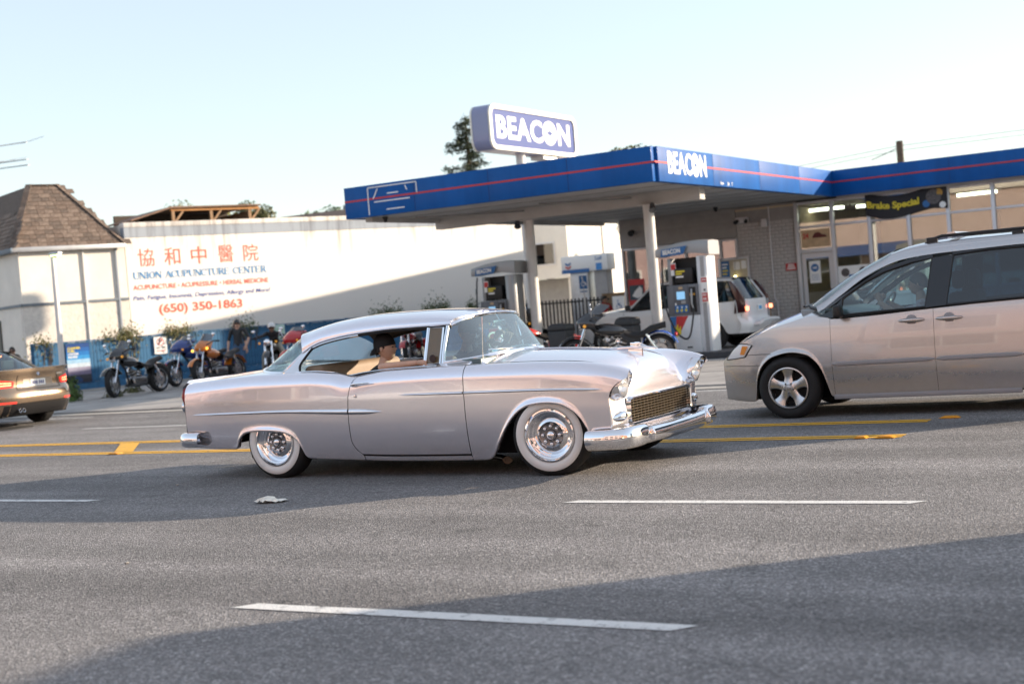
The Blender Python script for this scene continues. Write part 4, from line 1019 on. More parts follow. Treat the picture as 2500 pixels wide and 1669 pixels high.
# ---------------------------------------------------------------- shared: smooth panel grids
def gridnormals(P):
    P = np.array(P, float); du = np.gradient(P, axis=0); dv = np.gradient(P, axis=1)
    n = np.cross(du, dv); l = np.linalg.norm(n, axis=2, keepdims=True); l[l < 1e-12] = 1
    return n/l
def panel(name, P, N, m, parent, outward, skip=None):
    """grid part with fixed normals; outward(p) gives the side the surface faces"""
    P = np.array(P, float); nu, nv = P.shape[:2]
    sg = lambda A: 1 if np.dot(A.reshape(-1,3).sum(0), outward) > 0 else -1
    s, sn = sg(gridnormals(P)), sg(N)
    fs = []
    for i in range(nu-1):
        for j in range(nv-1):
            if skip and skip(i, j): continue
            q = (i*nv+j, (i+1)*nv+j, (i+1)*nv+j+1, i*nv+j+1)
            fs.append(q if s > 0 else q[::-1])
    me = bpy.data.meshes.new(name); me.from_pydata(P.reshape(-1,3).tolist(), [], fs); me.materials.append(m)
    me.polygons.foreach_set('use_smooth', [True]*len(me.polygons))
    me.normals_split_custom_set_from_vertices((N*sn).reshape(-1,3).tolist())
    return link(name, me, parent)
def both(name, P, m, parent, outward, N=None, skip=None):
    """panel and its mirror image across y = 0; P given for y >= 0"""
    P = np.array(P, float); N = gridnormals(P) if N is None else N
    a = panel(name, P, N, m, parent, outward, skip)
    f = np.array([1,-1,1.]); b = panel(name, P*f, N*f, m, parent, np.array(outward)*f, skip)
    return a, b
def wheel(parent, c, side, rt, tw, wheelmat, style, white=False, rr=.205, steer=0):
    """side -1 faces -y, +1 faces +y; c on the outer face plane"""
    w = empty('wheel', c, 0); w.parent = parent; w.rotation_euler = (0, 0, steer)
    s = side
    def Lp(prof): return [(r, h*s) for r, h in prof]
    MB().lathe(Lp([(rr,-.012),(rr+.02,.004),(rr+.055,.012),(rt-.045,.008),(rt-.018,-.012),(rt-.004,-.035),(rt,-.06),(rt,-tw+.05),(rt-.006,-tw+.03),(rt-.03,-tw),(rr,-tw+.02)]), (0,0,0), 'y', 56).build('tyre', M_RUBBER, w, smooth=True, ang=60)
    for gy in (-.075, -.11, -.145):
        if gy > -tw+.04: MB().lathe(Lp([(rt+.0006,gy),(rt+.0006,gy-.008)]), (0,0,0), 'y', 56).build('tread_groove', M_DARK, w)
    if white:
        MB().lathe(Lp([(rr+.004,-.002),(rr+.014,.010),(rr+.04,.017),(rt-.052,.0145),(rt-.048,.010)]), (0,0,0), 'y', 56).build('whitewall', mat('whitewall_rubber', (.78,.77,.75), .55), w, smooth=True, ang=60)
    if style == 'chrome':
        MB().lathe(Lp([(rr+.006,-.006),(rr+.004,.012),(rr-.008,.014),(rr-.014,.004),(rr-.022,-.01),(rr-.03,-.012),(rr-.034,-.03),(rr-.038,-.055),(rr-.05,-.06),(rr-.062,-.05),(rr-.075,-.036),(.118,-.03),(.112,-.028),(.105,-.04)]), (0,0,0), 'y', 56).build('rim', M_CHROME, w, smooth=True, ang=50)
        MB().lathe(Lp([(.108,-.036),(.09,-.046),(.05,-.044),(.045,-.03),(.04,-.025),(0,-.024)]), (0,0,0), 'y', 40).build('hub_plate', M_DARKCHROME, w, smooth=True)
        for k in range(8):
            a = 2*math.pi*k/8; p = (.074*math.cos(a), 0, .074*math.sin(a))
            MB().lathe(Lp([(.019,-.05),(.018,-.034),(.012,-.022),(.006,-.018),(0,-.0175)]), p, 'y', 12).build('lug_cover', M_CHROME, w, smooth=True)
        MB().lathe(Lp([(.034,-.03),(.032,-.016),(.024,-.008),(.012,-.003),(0,-.002)]), (0,0,0), 'y', 24).build('hub_cap', M_CHROME, w, smooth=True)
    else:
        MB().lathe(Lp([(rr+.004,-.006),(rr+.003,.006),(rr-.008,.008),(rr-.014,0),(rr-.02,-.03),(rr-.03,-.09)]), (0,0,0), 'y', 48).build('rim', wheelmat, w, smooth=True, ang=50)
        MB().lathe(Lp([(rr-.02,-.075),(.03,-.075),(.03,-.07),(0,-.07)]), (0,0,0), 'y', 32).build('brake_disc', M_DARK, w)
        n = 5
        for k in range(n):
            a0 = 2*math.pi*k/n + .3; b = MB()
            pts = [(.035, .040), (.07, .046), (.11, .040), (.15, .046), (rr-.013, .068)]
            top = []; rowsP = []
            for (r, hw) in pts:
                row = []
                for q, dh in ((-1.15,-.03), (-1,-.004), (-.55,.004), (.55,.004), (1,-.004), (1.15,-.03)):
                    x_, y_ = r, hw*q; hh = (-.012 - .016*(1-abs((r-.11)/.09))) + dh
                    row.append((x_*math.cos(a0)-y_*math.sin(a0), hh*s, x_*math.sin(a0)+y_*math.cos(a0)))
                rowsP.append(row)
            b.grid(rowsP); b.build('spoke', wheelmat, w, smooth=True, ang=50)
        MB().lathe(Lp([(.06,-.03),(.058,-.014),(.05,-.010),(.028,-.010),(.026,-.004),(.01,-.001),(0,-.001)]), (0,0,0), 'y', 24).build('hub_cap', wheelmat, w, smooth=True)
        for k in range(n):
            a = 2*math.pi*(k+.5)/n + .3; MB().lathe(Lp([(.013,-.02),(.012,-.008),(.008,-.006),(0,-.006)]), (.05*math.cos(a),0,.05*math.sin(a)), 'y', 8).build('lug_nut', M_DARKCHROME, w)
    return w

# ---------------------------------------------------------------- the silver coupe
M_SILVER = mat('silver_paint', (.86,.84,.89), .20, metal=.8, coat=1., crough=.01); M_SILVER.node_tree.nodes['Principled BSDF'].inputs['Coat IOR'].default_value = 1.65
# fine metallic flake
def flake(m, amt=.04):
    n = m.node_tree.nodes; l = m.node_tree.links; b = n['Principled BSDF']
    tc = n.new('ShaderNodeTexCoord'); v = n.new('ShaderNodeTexNoise'); v.inputs['Scale'].default_value = 900; l.new(tc.outputs['Object'], v.inputs['Vector'])
    bp = n.new('ShaderNodeBump'); bp.inputs['Strength'].default_value = amt; bp.inputs['Distance'].default_value = .001
    l.new(v.outputs['Fac'], bp.inputs['Height']); l.new(bp.outputs['Normal'], b.inputs['Normal'])
CO = (-5.481, 10.88, 0)
cp = empty('silver_coupe', CO, 0, 'low silver fifties hardtop coupe with whitewall tyres crossing the road', 'car')
w_f = cspl([-4.06,-3.6,-3,-2,-1,0,.4,.6,.78], [.865,.905,.925,.93,.932,.93,.92,.905,.885])
zb_f = cspl([-4.06,-3.54,-3.06,-2.5,-2.25,-2.08,-1.9,-1.6,-1.0,-.5,0,.3,.5,.65,.78], [.925,.955,.972,.972,.952,.918,.936,.955,.962,.957,.947,.93,.905,.872,.828])
prof_f = cspl([.10,.18,.28,.42,.58,.70,.83], [-.085,-.055,-.028,-.008,0,0,-.006])
zl_f = cspl([-4.06,-3.42,-3.39,-3.36,-3.33,-3.25,-3.09,-2.95,-2.80,-2.70,-2.64,-2.60,-2.57,-2.54,-.85,-.66,-.60,-.55,-.48,-.36,-.25,-.15,0,.12,.24,.32,.36,.385,.40,.62],
            [.31,.285,.292,.34,.385,.435,.452,.448,.432,.40,.35,.28,.20,.185,.142,.142,.152,.19,.29,.455,.555,.598,.612,.60,.545,.465,.39,.34,.335,.35])
def arch_w(x):
    a = max(0, 1-abs(x+2.98)/.47)**.5 if abs(x+2.98) < .47 else 0
    b_ = max(0, 1-abs(x+.11)/.55)**.5 if abs(x+.11) < .55 else 0
    return max(a, b_)
YC = .115
NT, NM = 9, 18
def side_rows(x, xs_fn=None):
    """the column at x from the crown down to the lower edge"""
    out = []
    w, zb, zl = w_f(x), zb_f(x), zl_f(x); zt = zb-.13; yc = w-YC
    for k in range(NT):
        th = (math.pi/2)*k/(NT-1); out.append((x, yc + (w-.006-yc)*math.sin(th), zt+.13*math.cos(th)))
    for k in range(1, NM+1):
        z = zt + (zl+.055-zt)*k/NM; out.append((x, w+prof_f(z) if z < .83 else w-.006, z))
    aw = arch_w(x)
    for d, fl in ((.038,.25),(.022,.7),(.010,1.),(.0,1.)):
        z = zl+d; out.append((x, w+prof_f(z)+.016*aw*fl, z))
    y_, z_ = out[-1][1], out[-1][2]
    out.append((x, y_-.012, z_-.006)); out.append((x, y_-.05, z_+.004))
    return out
gapcurve = cspl([.18,.21,.25,.34,.47,.71,.87,.95], [.10,.085,.035,-.01,-.012,0,.05,.125])
def colx(a, b, d): n = max(2, int(round((b-a)/d))); return [a+(b-a)*i/n for i in range(n)]
XS = colx(-4.03,-3.45,.05)+colx(-3.45,-3.2,.0125)+colx(-3.2,-2.75,.03)+colx(-2.75,-2.5,.0125)+colx(-2.5,-2.015,.03)+[-2.015]
IG2 = len(XS)-1
XS += colx(-2.008,-.785,.035)+[-.785]
IG1 = len(XS)-1
XS += colx(-.778,-.66,.03)+colx(-.66,-.3,.014)+colx(-.3,.2,.025)+colx(.2,.42,.0125)+colx(.42,.575,.02)+[.575]
G = []
for i, x in enumerate(XS):
    col = side_rows(x)
    if x > -.778:      # stretch the upper rows forward into the headlamp brow
        u = max(0, (x-.15)/(.575-.15))
        new = []
        for k, (px, py, pz) in enumerate(col):
            xe = .735 if k == 0 else .575 + .16*max(0, min(1, (pz-.60)/.23))**2.1
            xx = px + (xe-.575)*u*u*(3-2*u)
            if k < NT+3 and u > 0:
                zz = side_rows(xx)[k]; px2, py, pz = xx, zz[1], zz[2]
            new.append((xx, py, pz))
        col = new
    if -2.45 < x < -1.6:
        d = 1-abs(x+2.011)/.42; d = max(0, d); d = d*d*(3-2*d)
        col = [(px+gapcurve(pz)*d, py, pz) for px, py, pz in col]
    G.append(col)
G = np.array(G); NN = gridnormals(G)
NRW = G.shape[1]
ROWSILL = NT+NM     # row just above the lower lip
ow = (0, 1, 0)
def pieces(name, i0, i1, j0, j1, m=M_SILVER): return both(name, G[i0:i1+1, j0:j1+1], m, cp, ow, NN[i0:i1+1, j0:j1+1])
pieces('rear_quarter', 0, IG2, 0, NRW-1)
dr = pieces('door', IG2+1, IG1, 0, ROWSILL-1)
pieces('rocker', IG2+1, IG1, ROWSILL, NRW-1)
fd = pieces('front_fender', IG1+1, len(XS)-1, 0, NRW-1)
# dark liner behind the shut lines
lin = G[2:-10:3, 2:NRW-4:2].copy(); lin[:,:,1] -= .02
for s in (1,-1): 
    q = lin.copy(); q[:,:,1] *= s; MB().grid(q.tolist()).build('inner_shell', M_DARK, cp)
# hood
hc = crom([(-.70,0,1.032),(-.35,0,1.024),(.05,0,1.0),(.29,0,.972),(.41,0,.944),(.50,0,.898),(.56,0,.83),(.592,0,.755),(.606,0,.69),(.612,0,.63)], 6)
he = crom([(-.80,.60,.952),(-.35,.60,.948),(.05,.60,.936),(.28,.60,.914),(.40,.60,.885),(.475,.60,.838),(.53,.60,.775),(.56,.60,.715),(.578,.60,.665),(.586,.60,.615)], 6)
NH = 22
H = []
for a, b_ in zip(hc, he):
    row = []
    for k in range(NH+1):
        t = k/NH; f = t**2.2; row.append((a.x+(b_.x-a.x)*f, .60*t, a.z+(b_.z-a.z)*f))
    H.append(row)
H = np.array(H); hfull = np.concatenate([H[:, ::-1]*np.array([1,-1,1]), H[:, 1:]], axis=1)
panel('bonnet', hfull, gridnormals(hfull), M_SILVER, cp, (.2,0,1))
MB().tube([(p.x, 0, p.z+.001) for p in hc[:30]], .004, 6).build('bonnet_crease', M_SILVER, cp, smooth=True)
# fender inner slopes between the crown and the bonnet edge
def inner(sgn=1):
    nF = len(XS)-1-IG1; I = []
    for i in range(nF):
        c = G[IG1+1+i, 0]; u = i/(nF-1)
        idx = u*(len(he)-1); a = he[int(idx)].lerp(he[min(int(idx)+1, len(he)-1)], idx-int(idx))
        # match the bonnet edge where x agrees
        x_t = max(he[0].x, min(he[-1].x, c[0]-.10*max(0,(u-.3)/.7))); best = min(range(len(he)-1), key=lambda k: abs(he[k].x-x_t)); a = he[best]
        if best+1 < len(he) and he[best+1].x > he[best].x:
            tt = (x_t-he[best].x)/(he[best+1].x-he[best].x); a = he[best].lerp(he[best+1], max(0, min(1, tt)))
        if i == nF-1: a = he[-1]
        row = []
        for k in range(11):
            t = k/10; sm = t*t*(3-2*t)*.75+t*t*.25
            row.append((c[0]+(a.x-c[0])*t, c[1]+(a.y+.003-c[1])*t, c[2]+(a.z-.003-c[2])*sm))
        I.append(row)
    return np.array(I)
I = inner(); NI = gridnormals(I)
nrm0 = NN[IG1+1:, 0]; s_ = np.sign((nrm0*NI[:,0]).sum(1)).mean(); NI = NI*(1 if s_ > 0 else -1); NI[:,0] = nrm0
both('fender_top', I, M_SILVER, cp, (0,0,1), NI)
# front panel round the grille
zz = [.345,.37,.395,.42,.46,.50,.55,.60,.635]; yy = [0,.1,.2,.3,.4,.5,.58,.64,.69,.74,.78,.82,.855,.88,.895,.902]
F = []
for z in zz:
    x0 = {.345:.60,.37:.625,.395:.633,.42:.636,.46:.633,.50:.628,.55:.622,.60:.614,.635:.609}[z]
    row = []
    for y in yy:
        x = x0 - .02*(y/.7)**2
        if y > .72: t = (y-.72)/.182; x -= (x-.570)*(1-math.sqrt(max(0, 1-t*t)))
        row.append((x, y, z))
    F.append(row)
F = np.array(F)
both('front_panel', F, M_SILVER, cp, (1,0,0), skip=lambda i, j: 2 <= i < 7 and j < 7)
# headlamps
def headlamp(s):
    cy, cz = .772*s, .712
    e = empty('headlamp', (0,0,0)); e.parent = cp
    def ring(r, x, tilt): return [(x + tilt*(r*math.sin(2*math.pi*k/40)), cy+r*math.cos(2*math.pi*k/40), cz+r*1.02*math.sin(2*math.pi*k/40)) for k in range(41)]
    HX = -.040
    g = [ring(.114,.640+HX,.55), ring(.114,.690+HX,.55), ring(.111,.699+HX,.55), ring(.108,.694+HX,.5), ring(.104,.676+HX,.30), ring(.099,.674+HX,.08), ring(.097,.690+HX,.05), ring(.092,.693+HX,.05), ring(.089,.684+HX,.05)]
    MB().grid(g).build('bezel', M_CHROME, e, smooth=True, ang=60)
    MB().grid([ring(.128,.62+HX,.55), ring(.05,.58+HX,0), ring(.001,.58+HX,0)]).build('bucket', M_SILVER, e, smooth=True)
    MB().lathe([(.09,.684),(.075,.700),(.05,.711),(.025,.716),(0,.717)], (HX,cy,cz), 'x', 36).build('lens', mat('lamp_lens', (.9,.92,.95), .08, trans=.75, ior=1.3, bump=.5, bscale=70, stretch=(1,1,.05)), e, smooth=True)
    MB().lathe([(.086,.68),(.06,.651),(.03,.636),(0,.631)], (HX,cy,cz), 'x', 28).build('reflector', mat('lamp_reflector', (.85,.85,.85), .12, metal=1), e, smooth=True)
for s in (1,-1): headlamp(s)
# grille
M_GRILLE = mat('grille_bright', (.66,.57,.44), .22, metal=1.)
gr = empty('grille', (0,0,0)); gr.parent = cp
MB().box(.54,.55,-.63,.63,.37,.60).build('backing', M_DARK, gr)
out = rrect(-.655,.655,.368,.612,.05,5); inn = rrect(-.625,.625,.392,.590,.035,5); k = len(out); b = MB()
gx = lambda y, z: .637-.02*(y/.7)**2
vs = [(gx(*p)-.012, *p) for p in out] + [(gx(*p)+.022, p[0]*.992, p[1]) for p in [((o[0]*2+i[0])/3, (o[1]*2+i[1])/3) for o, i in zip(out, inn)]] + [(gx(*p)+.015, *p) for p in inn] + [(gx(*p)-.03, *p) for p in inn]
fs = []
for r in range(3):
    for i in range(k): j = (i+1) % k; fs.append((r*k+i, r*k+j, (r+1)*k+j, (r+1)*k+i))
b.add(vs, fs).build('surround', M_CHROME, gr, smooth=True, ang=60)
for i in range(19):
    y = -.60 + 1.2*i/18; MB().box(gx(y,0)-.035, gx(y,0)-.008, y-.0024, y+.0024, .392, .59).build('bar', M_GRILLE, gr)
for j in range(8):
    z = .413+.0225*j
    P_ = [(gx(y,0)-.004, y, z) for y in np.linspace(-.625,.625,13)]
    g = []
    for p in P_: g.append([(p[0]-.028, p[1], p[2]+.0022), (p[0], p[1], p[2]+.0022), (p[0], p[1], p[2]-.0022), (p[0]-.028, p[1], p[2]-.0022)])
    MB().grid(g).build('bar', M_GRILLE, gr)
# parking lamps
for s in (1,-1):
    g = []
    for i in range(13):
        t = i/12; r = math.sin(math.pi*min(1, .12+t*.80))**.8*.042
        g.append([(.612-.10*max(0,t-.35)**1.5 + max(0,r)*math.cos(a)*.9, s*(.67+.225*t), .475-.018*t + r*math.sin(a)) for a in np.linspace(-1.7,1.7,11)])
    p = MB().grid(g).build('parking_lamp', M_CHROME, cp, smooth=True)
    g = []
    for i in range(9):
        t = i/8; r = (.027*math.sin(math.pi*(.15+.7*t))**.7)
        g.append([(.640-.02*t + .010*math.cos(a), s*(.665+.10*t), .474-.008*t + r*math.sin(a)) for a in np.linspace(-1.57,1.57,9)])
    MB().grid(g).build('lens', mat('parking_lens', (.75,.68,.55), .2, trans=.3), p, smooth=True)
# front bumper: one swept bar with raised corners
path = crom([(.775,0,.285),(.773,.30,.285),(.765,.52,.287),(.757,.61,.290),(.752,.66,.300),(.745,.80,.302),(.71,.91,.300),(.61,.97,.296),(.48,.982,.292),(.385,.97,.29)], 5)
hts = cspl([0,.30,.52,.61,.66,.8,.9,1.0], [.068,.068,.068,.070,.086,.088,.086,.08])
def sweep(path, hfun, depth, name):
    g = []
    n = len(path)
    for i, p in enumerate(path):
        t = (path[min(i+1,n-1)]-path[max(i-1,0)]).normalized(); nr = Vector((t.y, -t.x, 0)).normalized()
        if nr.x < 0 and p.y < .5: nr = -nr
        h = hfun(p.y if p.x > .6 else 1.0); row = []
        for d, z in ((-.05,1.0),(-.01,1.05),(.02,.98),(.036,.70),(.044,.30),(.046,-.05),(.040,-.42),(.024,-.74),(-.004,-.97),(-.05,-1.0)):
            row.append(p + nr*d*depth + Vector((0,0,h*z)))
        g.append([tuple(q) for q in row])
    return g
fb = sweep(path, hts, 1.0, 'b')
fbf = [[(x,-y,z) for x,y,z in r] for r in fb[::-1]] + fb[1:]
MB().grid(fbf).build('front_bumper', M_CHROME, cp, smooth=True, ang=70)
for s in (1,-1): MB().prism([(.75,.235),(.826,.25),(.832,.31),(.81,.352),(.75,.36)], s*.605-.018, s*.605+.018, 'y').build('bumper_guard', M_CHROME, cp, bevel=.012, seg=3)
MB().box(.60,.76,-.62,.62,.29,.345).build('valance', M_SILVER, cp)
# rear bumper and tail
rp = crom([(-4.12,0,.38),(-4.12,.5,.38),(-4.115,.72,.38),(-4.09,.86,.38),(-4.0,.935,.38),(-3.9,.945,.378),(-3.82,.94,.376)], 5)
g = []
for i, p in enumerate(rp):
    t = (rp[min(i+1,len(rp)-1)]-rp[max(i-1,0)]).normalized(); nr = Vector((-t.y, t.x, 0))
    if nr.x > 0 and p.y < .6: nr = -nr
    if p.y > .9 and nr.y < 0: nr = -nr
    row = [tuple(p + nr*d + Vector((0,0,z))) for d, z in ((-.04,.072),(0,.07),(.022,.055),(.034,.02),(.034,-.02),(.022,-.05),(0,-.066),(-.04,-.068))]
    g.append(row)
MB().grid([[(x,-y,z) for x,y,z in r] for r in g[::-1]] + g[1:]).build('rear_bumper', M_CHROME, cp, smooth=True, ang=70)
RP = []
for z in np.linspace(.30,.955,12):
    RP.append([(-4.03 - .05*(1-(y/.88)**4) - .02*math.exp(-((z-.8)/.1)**2), y, z) for y in np.linspace(0,.868 if z < .88 else .868-.115*((z-.88)/.075)**2,12)])
both('rear_panel', RP, M_SILVER, cp, (-1,0,0))
for s in (1,-1):
    MB().ball((-4.055, s*.80, .80), (.05,.055,.085), 16, 12).build('tail_lamp', mat('tail_red', (.5,.02,.02), .15, coat=.5), cp, smooth=True)
    MB().lathe([(.06,-4.05),(.066,-4.075),(.05,-4.085)], (0,s*.80,.70), 'x', 20).build('lamp_ring', M_CHROME, cp, smooth=True)
# boot lid and rear deck
DK = []
for x in np.linspace(-4.07,-2.62,34):
    zc = cspl([-4.1,-3.9,-3.6,-3.2,-2.6],[.915,.962,.993,1.01,1.0])(x); yc = w_f(x)-YC; zb = zb_f(x)
    DK.append([(x, yc*t, zb+(zc-zb)*(1-t**2.4)) for t in np.linspace(0,1,17)])
DK = np.array(DK); df = np.concatenate([DK[:, ::-1]*np.array([1,-1,1]), DK[:, 1:]], axis=1)
panel('boot_lid', df, gridnormals(df), M_SILVER, cp, (0,0,1))
# sills of the cabin
sil = []
for x in np.linspace(-2.70,-.80,60):
    w, zb = w_f(x), zb_f(x); sil.append([(x, w-YC, zb), (x, w-YC-.03, zb-.002), (x, w-YC-.05, zb-.02), (x, w-YC-.055, zb-.12), (x, w-YC-.04, .45)])
both('door_lining', sil, mat('lining_grey', (.30,.27,.25), .6), cp, (0,-1,.3))
# windscreen, roof, rear window
WB = crom([(-.68,0,1.035),(-.70,.28,1.03),(-.755,.50,1.018),(-.86,.64,1.003),(-.99,.705,.992),(-1.09,.725,.985)], 6)
WT = crom([(-.945,0,1.378),(-.955,.2,1.374),(-.975,.38,1.362),(-1.01,.50,1.342),(-1.05,.565,1.318),(-1.085,.595,1.295)], 6)
def ruled(B_, T_, n, bulge=0):
    out = []
    for a, b_ in zip(B_, T_):
        out.append([tuple(a.lerp(b_, k/n) + Vector((bulge*math.sin(math.pi*k/n), 0, 0))) for k in range(n+1)])
    return np.array(out)
both('windscreen', ruled(WB, WT, 10, .015), M_SCREEN, cp, (1,0,.5))
def frame_tube(name, pts, r, m=M_CHROME, sides=(1,-1), n=8):
    for s in sides: MB().tube([(p[0], p[1]*s, p[2]) for p in pts], r, n).build(name, m, cp, smooth=True)
edge = [tuple(p) for p in WB] 
full = [(x,-y,z) for x,y,z in edge[::-1]] + edge[1:]
MB().tube(full, .016, 8).build('windscreen_moulding', M_CHROME, cp, smooth=True)
edge = [tuple(p) for p in WT]; full = [(x,-y,z+.004) for x,y,z in edge[::-1]] + [(x,y,z+.004) for x,y,z in edge[1:]]
MB().tube(full, .014, 8).build('windscreen_moulding', M_CHROME, cp, smooth=True)
frame_tube('windscreen_pillar', [(-1.092,.728,.975),(-1.095,.70,1.06),(-1.095,.655,1.18),(-1.09,.605,1.30)], .018)
rail_z = cspl([-2.76,-2.61,-2.45,-2.07,-1.6,-1.05], [1.145,1.208,1.25,1.297,1.318,1.318]); rail_y = cspl([-2.76,-2.45,-1.8,-1.05],[.595,.625,.635,.605]); roof_c = cspl([-2.99,-2.7,-2.4,-2.0,-1.6,-1.2,-.94],[1.322,1.392,1.434,1.458,1.455,1.43,1.388])
RF = []
for i in range(41):
    u = i/40; row = []
    for k in range(19):
        a = (math.pi/2)*k/18; ex = .78; sy, cz_ = math.sin(a)**ex, math.cos(a)**ex
        t = k/18
        xf = -.938 - .125*sy**3; xr = -2.985 + .235*sy**2.2
        x = xf + (xr-xf)*u
        xr_ = min(max(x, -2.76), -1.05)
        zr = rail_z(xr_); zc = roof_c(x); row.append((x, rail_y(xr_)*sy, zr+(zc-zr)*cz_))
    RF.append(row)
RF = np.array(RF); rf = np.concatenate([RF[:, ::-1]*np.array([1,-1,1]), RF[:, 1:]], axis=1)
panel('roof', rf, gridnormals(rf), M_SILVER, cp, (0,0,1))
rin = RF.copy(); rin[:,:,2] -= .022; rin[:,:,1] *= .985; ri = np.concatenate([rin[:, ::-1]*np.array([1,-1,1]), rin[:, 1:]], axis=1)
panel('headliner', ri, gridnormals(ri), mat('headliner', (.075,.07,.065), .8), cp, (0,0,-1))
rail = [(x, rail_y(x)+.004, rail_z(x)-.004) for x in np.linspace(-2.74,-1.06,40)]
frame_tube('drip_rail', rail, .010, M_SILVER)
frame_tube('window_rail', [(x, y-.012, z-.022) for x, y, z in rail], .012, M_BLACK)
frame_tube('window_moulding', [(x, y-.004, z-.02) for x, y, z in rail[2:17]], .011, M_CHROME)
BB = crom([(-3.44,0,1.02),(-3.40,.30,1.015),(-3.27,.55,1.0),(-3.10,.69,.985),(-2.98,.735,.978),(-2.885,.752,.974)], 6)
BT = crom([(-2.985,0,1.318),(-2.965,.22,1.305),(-2.91,.42,1.268),(-2.84,.53,1.215),(-2.785,.575,1.17),(-2.745,.595,1.135)], 6)
both('rear_window', ruled(BB, BT, 8), M_CARGLASS, cp, (-1,0,.5))
edge = [tuple(p) for p in BB]; MB().tube([(x,-y,z) for x,y,z in edge[::-1]] + edge[1:], .013, 8).build('rear_moulding', M_CHROME, cp, smooth=True)
sail_o = crom([(-2.745,.600,1.14),(-2.79,.655,1.085),(-2.84,.715,1.02),(-2.885,.757,.972)], 4); sail_i = crom([(-2.60,.622,1.185),(-2.672,.655,1.10),(-2.70,.705,1.03),(-2.66,.762,.972)], 4)
both('rear_pillar', [[tuple(a.lerp(b_, t) + Vector((0,.008*math.sin(math.pi*t),0))) for t in np.linspace(0,1,6)] for a, b_ in zip(sail_o, sail_i)], M_CHROME, cp, (0,1,0))
frame_tube('window_seal', [tuple(p) for p in sail_i], .012, M_BLACK)
frame_tube('pillar_moulding', [tuple(p) for p in sail_o], .008)
# quarter vent windows
for s in (1,-1):
    v = empty('vent_window', (0,0,0)); v.parent = cp
    q = [(-1.275,.735,.975),(-1.265,.640,1.292),(-1.125,.628,1.287),(-1.13,.728,.975)]
    q = [(x,y*s,z) for x,y,z in q]
    MB().tube(q, .011, 8, closed=True).build('frame', M_CHROME, v, smooth=True)
    MB().add(q, [(0,1,2,3)]).build('pane', mat('smoked_pane', (.17,.125,.07), .12, coat=.6) if s < 0 else M_TINT, v)
    MB().beam((-1.285,.738*s,.965),(-1.272,.642*s,1.295),.018,.022).build('post', M_CHROME, v)
    if s < 0:
        c_ = Vector(q[0]).lerp(Vector(q[3]), .55) + Vector((0,-.006,.05)); MB().add([tuple(c_ + Vector((.034*math.cos(a), .3*.034*math.sin(a)*.3, .034*math.sin(a)))) for a in np.linspace(0,6.28,20)[:-1]], [tuple(range(19))]).build('sticker', mat('sticker_dark', (.03,.015,.015), .5), v, fix=False)
# belt mouldings
frame_tube('belt_moulding', [(x, w_f(x)-YC-.012, zb_f(x)+.004) for x in np.linspace(-2.68,-1.12,40)], .006)
# trim spears
def spear(name, x0, x1, zf, hf, th=.016):
    for s in (1,-1):
        g = []
        for x in np.linspace(x0, x1, 34):
            z = zf(x); h = max(.0008, hf(x)); y = w_f(x)+prof_f(z)
            g.append([(x, s*(y-.004), z+h), (x, s*(y+th*.55), z+h*.75), (x, s*(y+th), z+h*.2), (x, s*(y+th), z-h*.2), (x, s*(y+th*.55), z-h*.75), (x, s*(y-.004), z-h)])
        MB().grid(g).build(name, M_CHROME, cp, smooth=True, ang=70)
spear('side_spear', -3.915, -2.022, cspl([-3.92,-2.94,-2.0],[.622,.625,.60]), cspl([-3.92,-3.86,-2.94,-2.01],[.001,.008,.016,.028]))
spear('side_spear', -2.005, -1.655, cspl([-2.01,-1.65],[.60,.592]), cspl([-2.01,-1.85,-1.72,-1.655],[.028,.026,.014,.0005]))
spear('side_spear', -1.45, -.79, cspl([-1.45,-.79],[.731,.726]), cspl([-1.45,-1.36,-.79],[.0005,.009,.013]))
spear('side_spear', -.774, .53, cspl([-.77,0,.53],[.726,.72,.702]), cspl([-.77,.44,.53],[.013,.012,.0005]))
# handles, locks, aerial
for s in (1,-1):
    y = s*(w_f(-1.85)+.002)
    h = MB().tube([(-1.93,y,.842),(-1.925,y+s*.03,.845),(-1.88,y+s*.038,.850),(-1.74,y+s*.03,.853)], [.012,.013,.010,.006], 10).build('door_handle', M_CHROME, cp, smooth=True)
    MB().lathe([(0,s*.028),(.014,s*.024),(.018,0)], (-1.93,y,.838), 'y', 16).build('push_button', M_CHROME, h, smooth=True)
    MB().lathe([(0,s*.01),(.012,s*.008),(.014,0)], (-1.925,y,.738), 'y', 14).build('door_lock', M_CHROME, cp, smooth=True)
ar = MB().lathe([(.034,0),(.028,.006),(.012,.018),(.007,.035),(.006,.05)], (-.64,-.80,.952), 'z', 18).build('aerial_base', M_CHROME, cp, smooth=True)
MB().cyl((-.64,-.80,.99),(-.615,-.80,1.36),.0035,.0025,8).build('aerial_rod', M_CHROME, ar, smooth=True)
# bonnet ornament
oz = lambda x: cspl([-.7,.05,.32,.46,.555,.62],[1.032,1.0,.972,.944,.898,.83])(x)
on = MB().tube([(.18,0,.992),(.34,0,.985),(.48,0,.985),(.60,0,.972),(.64,0,.966)], [.004,.012,.016,.010,.003], 12).build('bonnet_ornament', M_CHROME, cp, smooth=True)
MB().prism([(.30,-.10),(.46,-.02),(.46,.02),(.30,.10),(.36,.02),(.36,-.02)], .984, .990, 'z').build('wing', M_CHROME, on)
for s in (1,-1): MB().prism([(.40,.99),(.52,.99),(.44,1.03),(.40,1.03)], s*.045-.004, s*.045+.004, 'y').build('fin', M_CHROME, on, bevel=.002)
MB().prism([(.36,.95),(.49,.90),(.49,.975),(.36,.985)], -.012, .012, 'y').build('foot', M_CHROME, on)
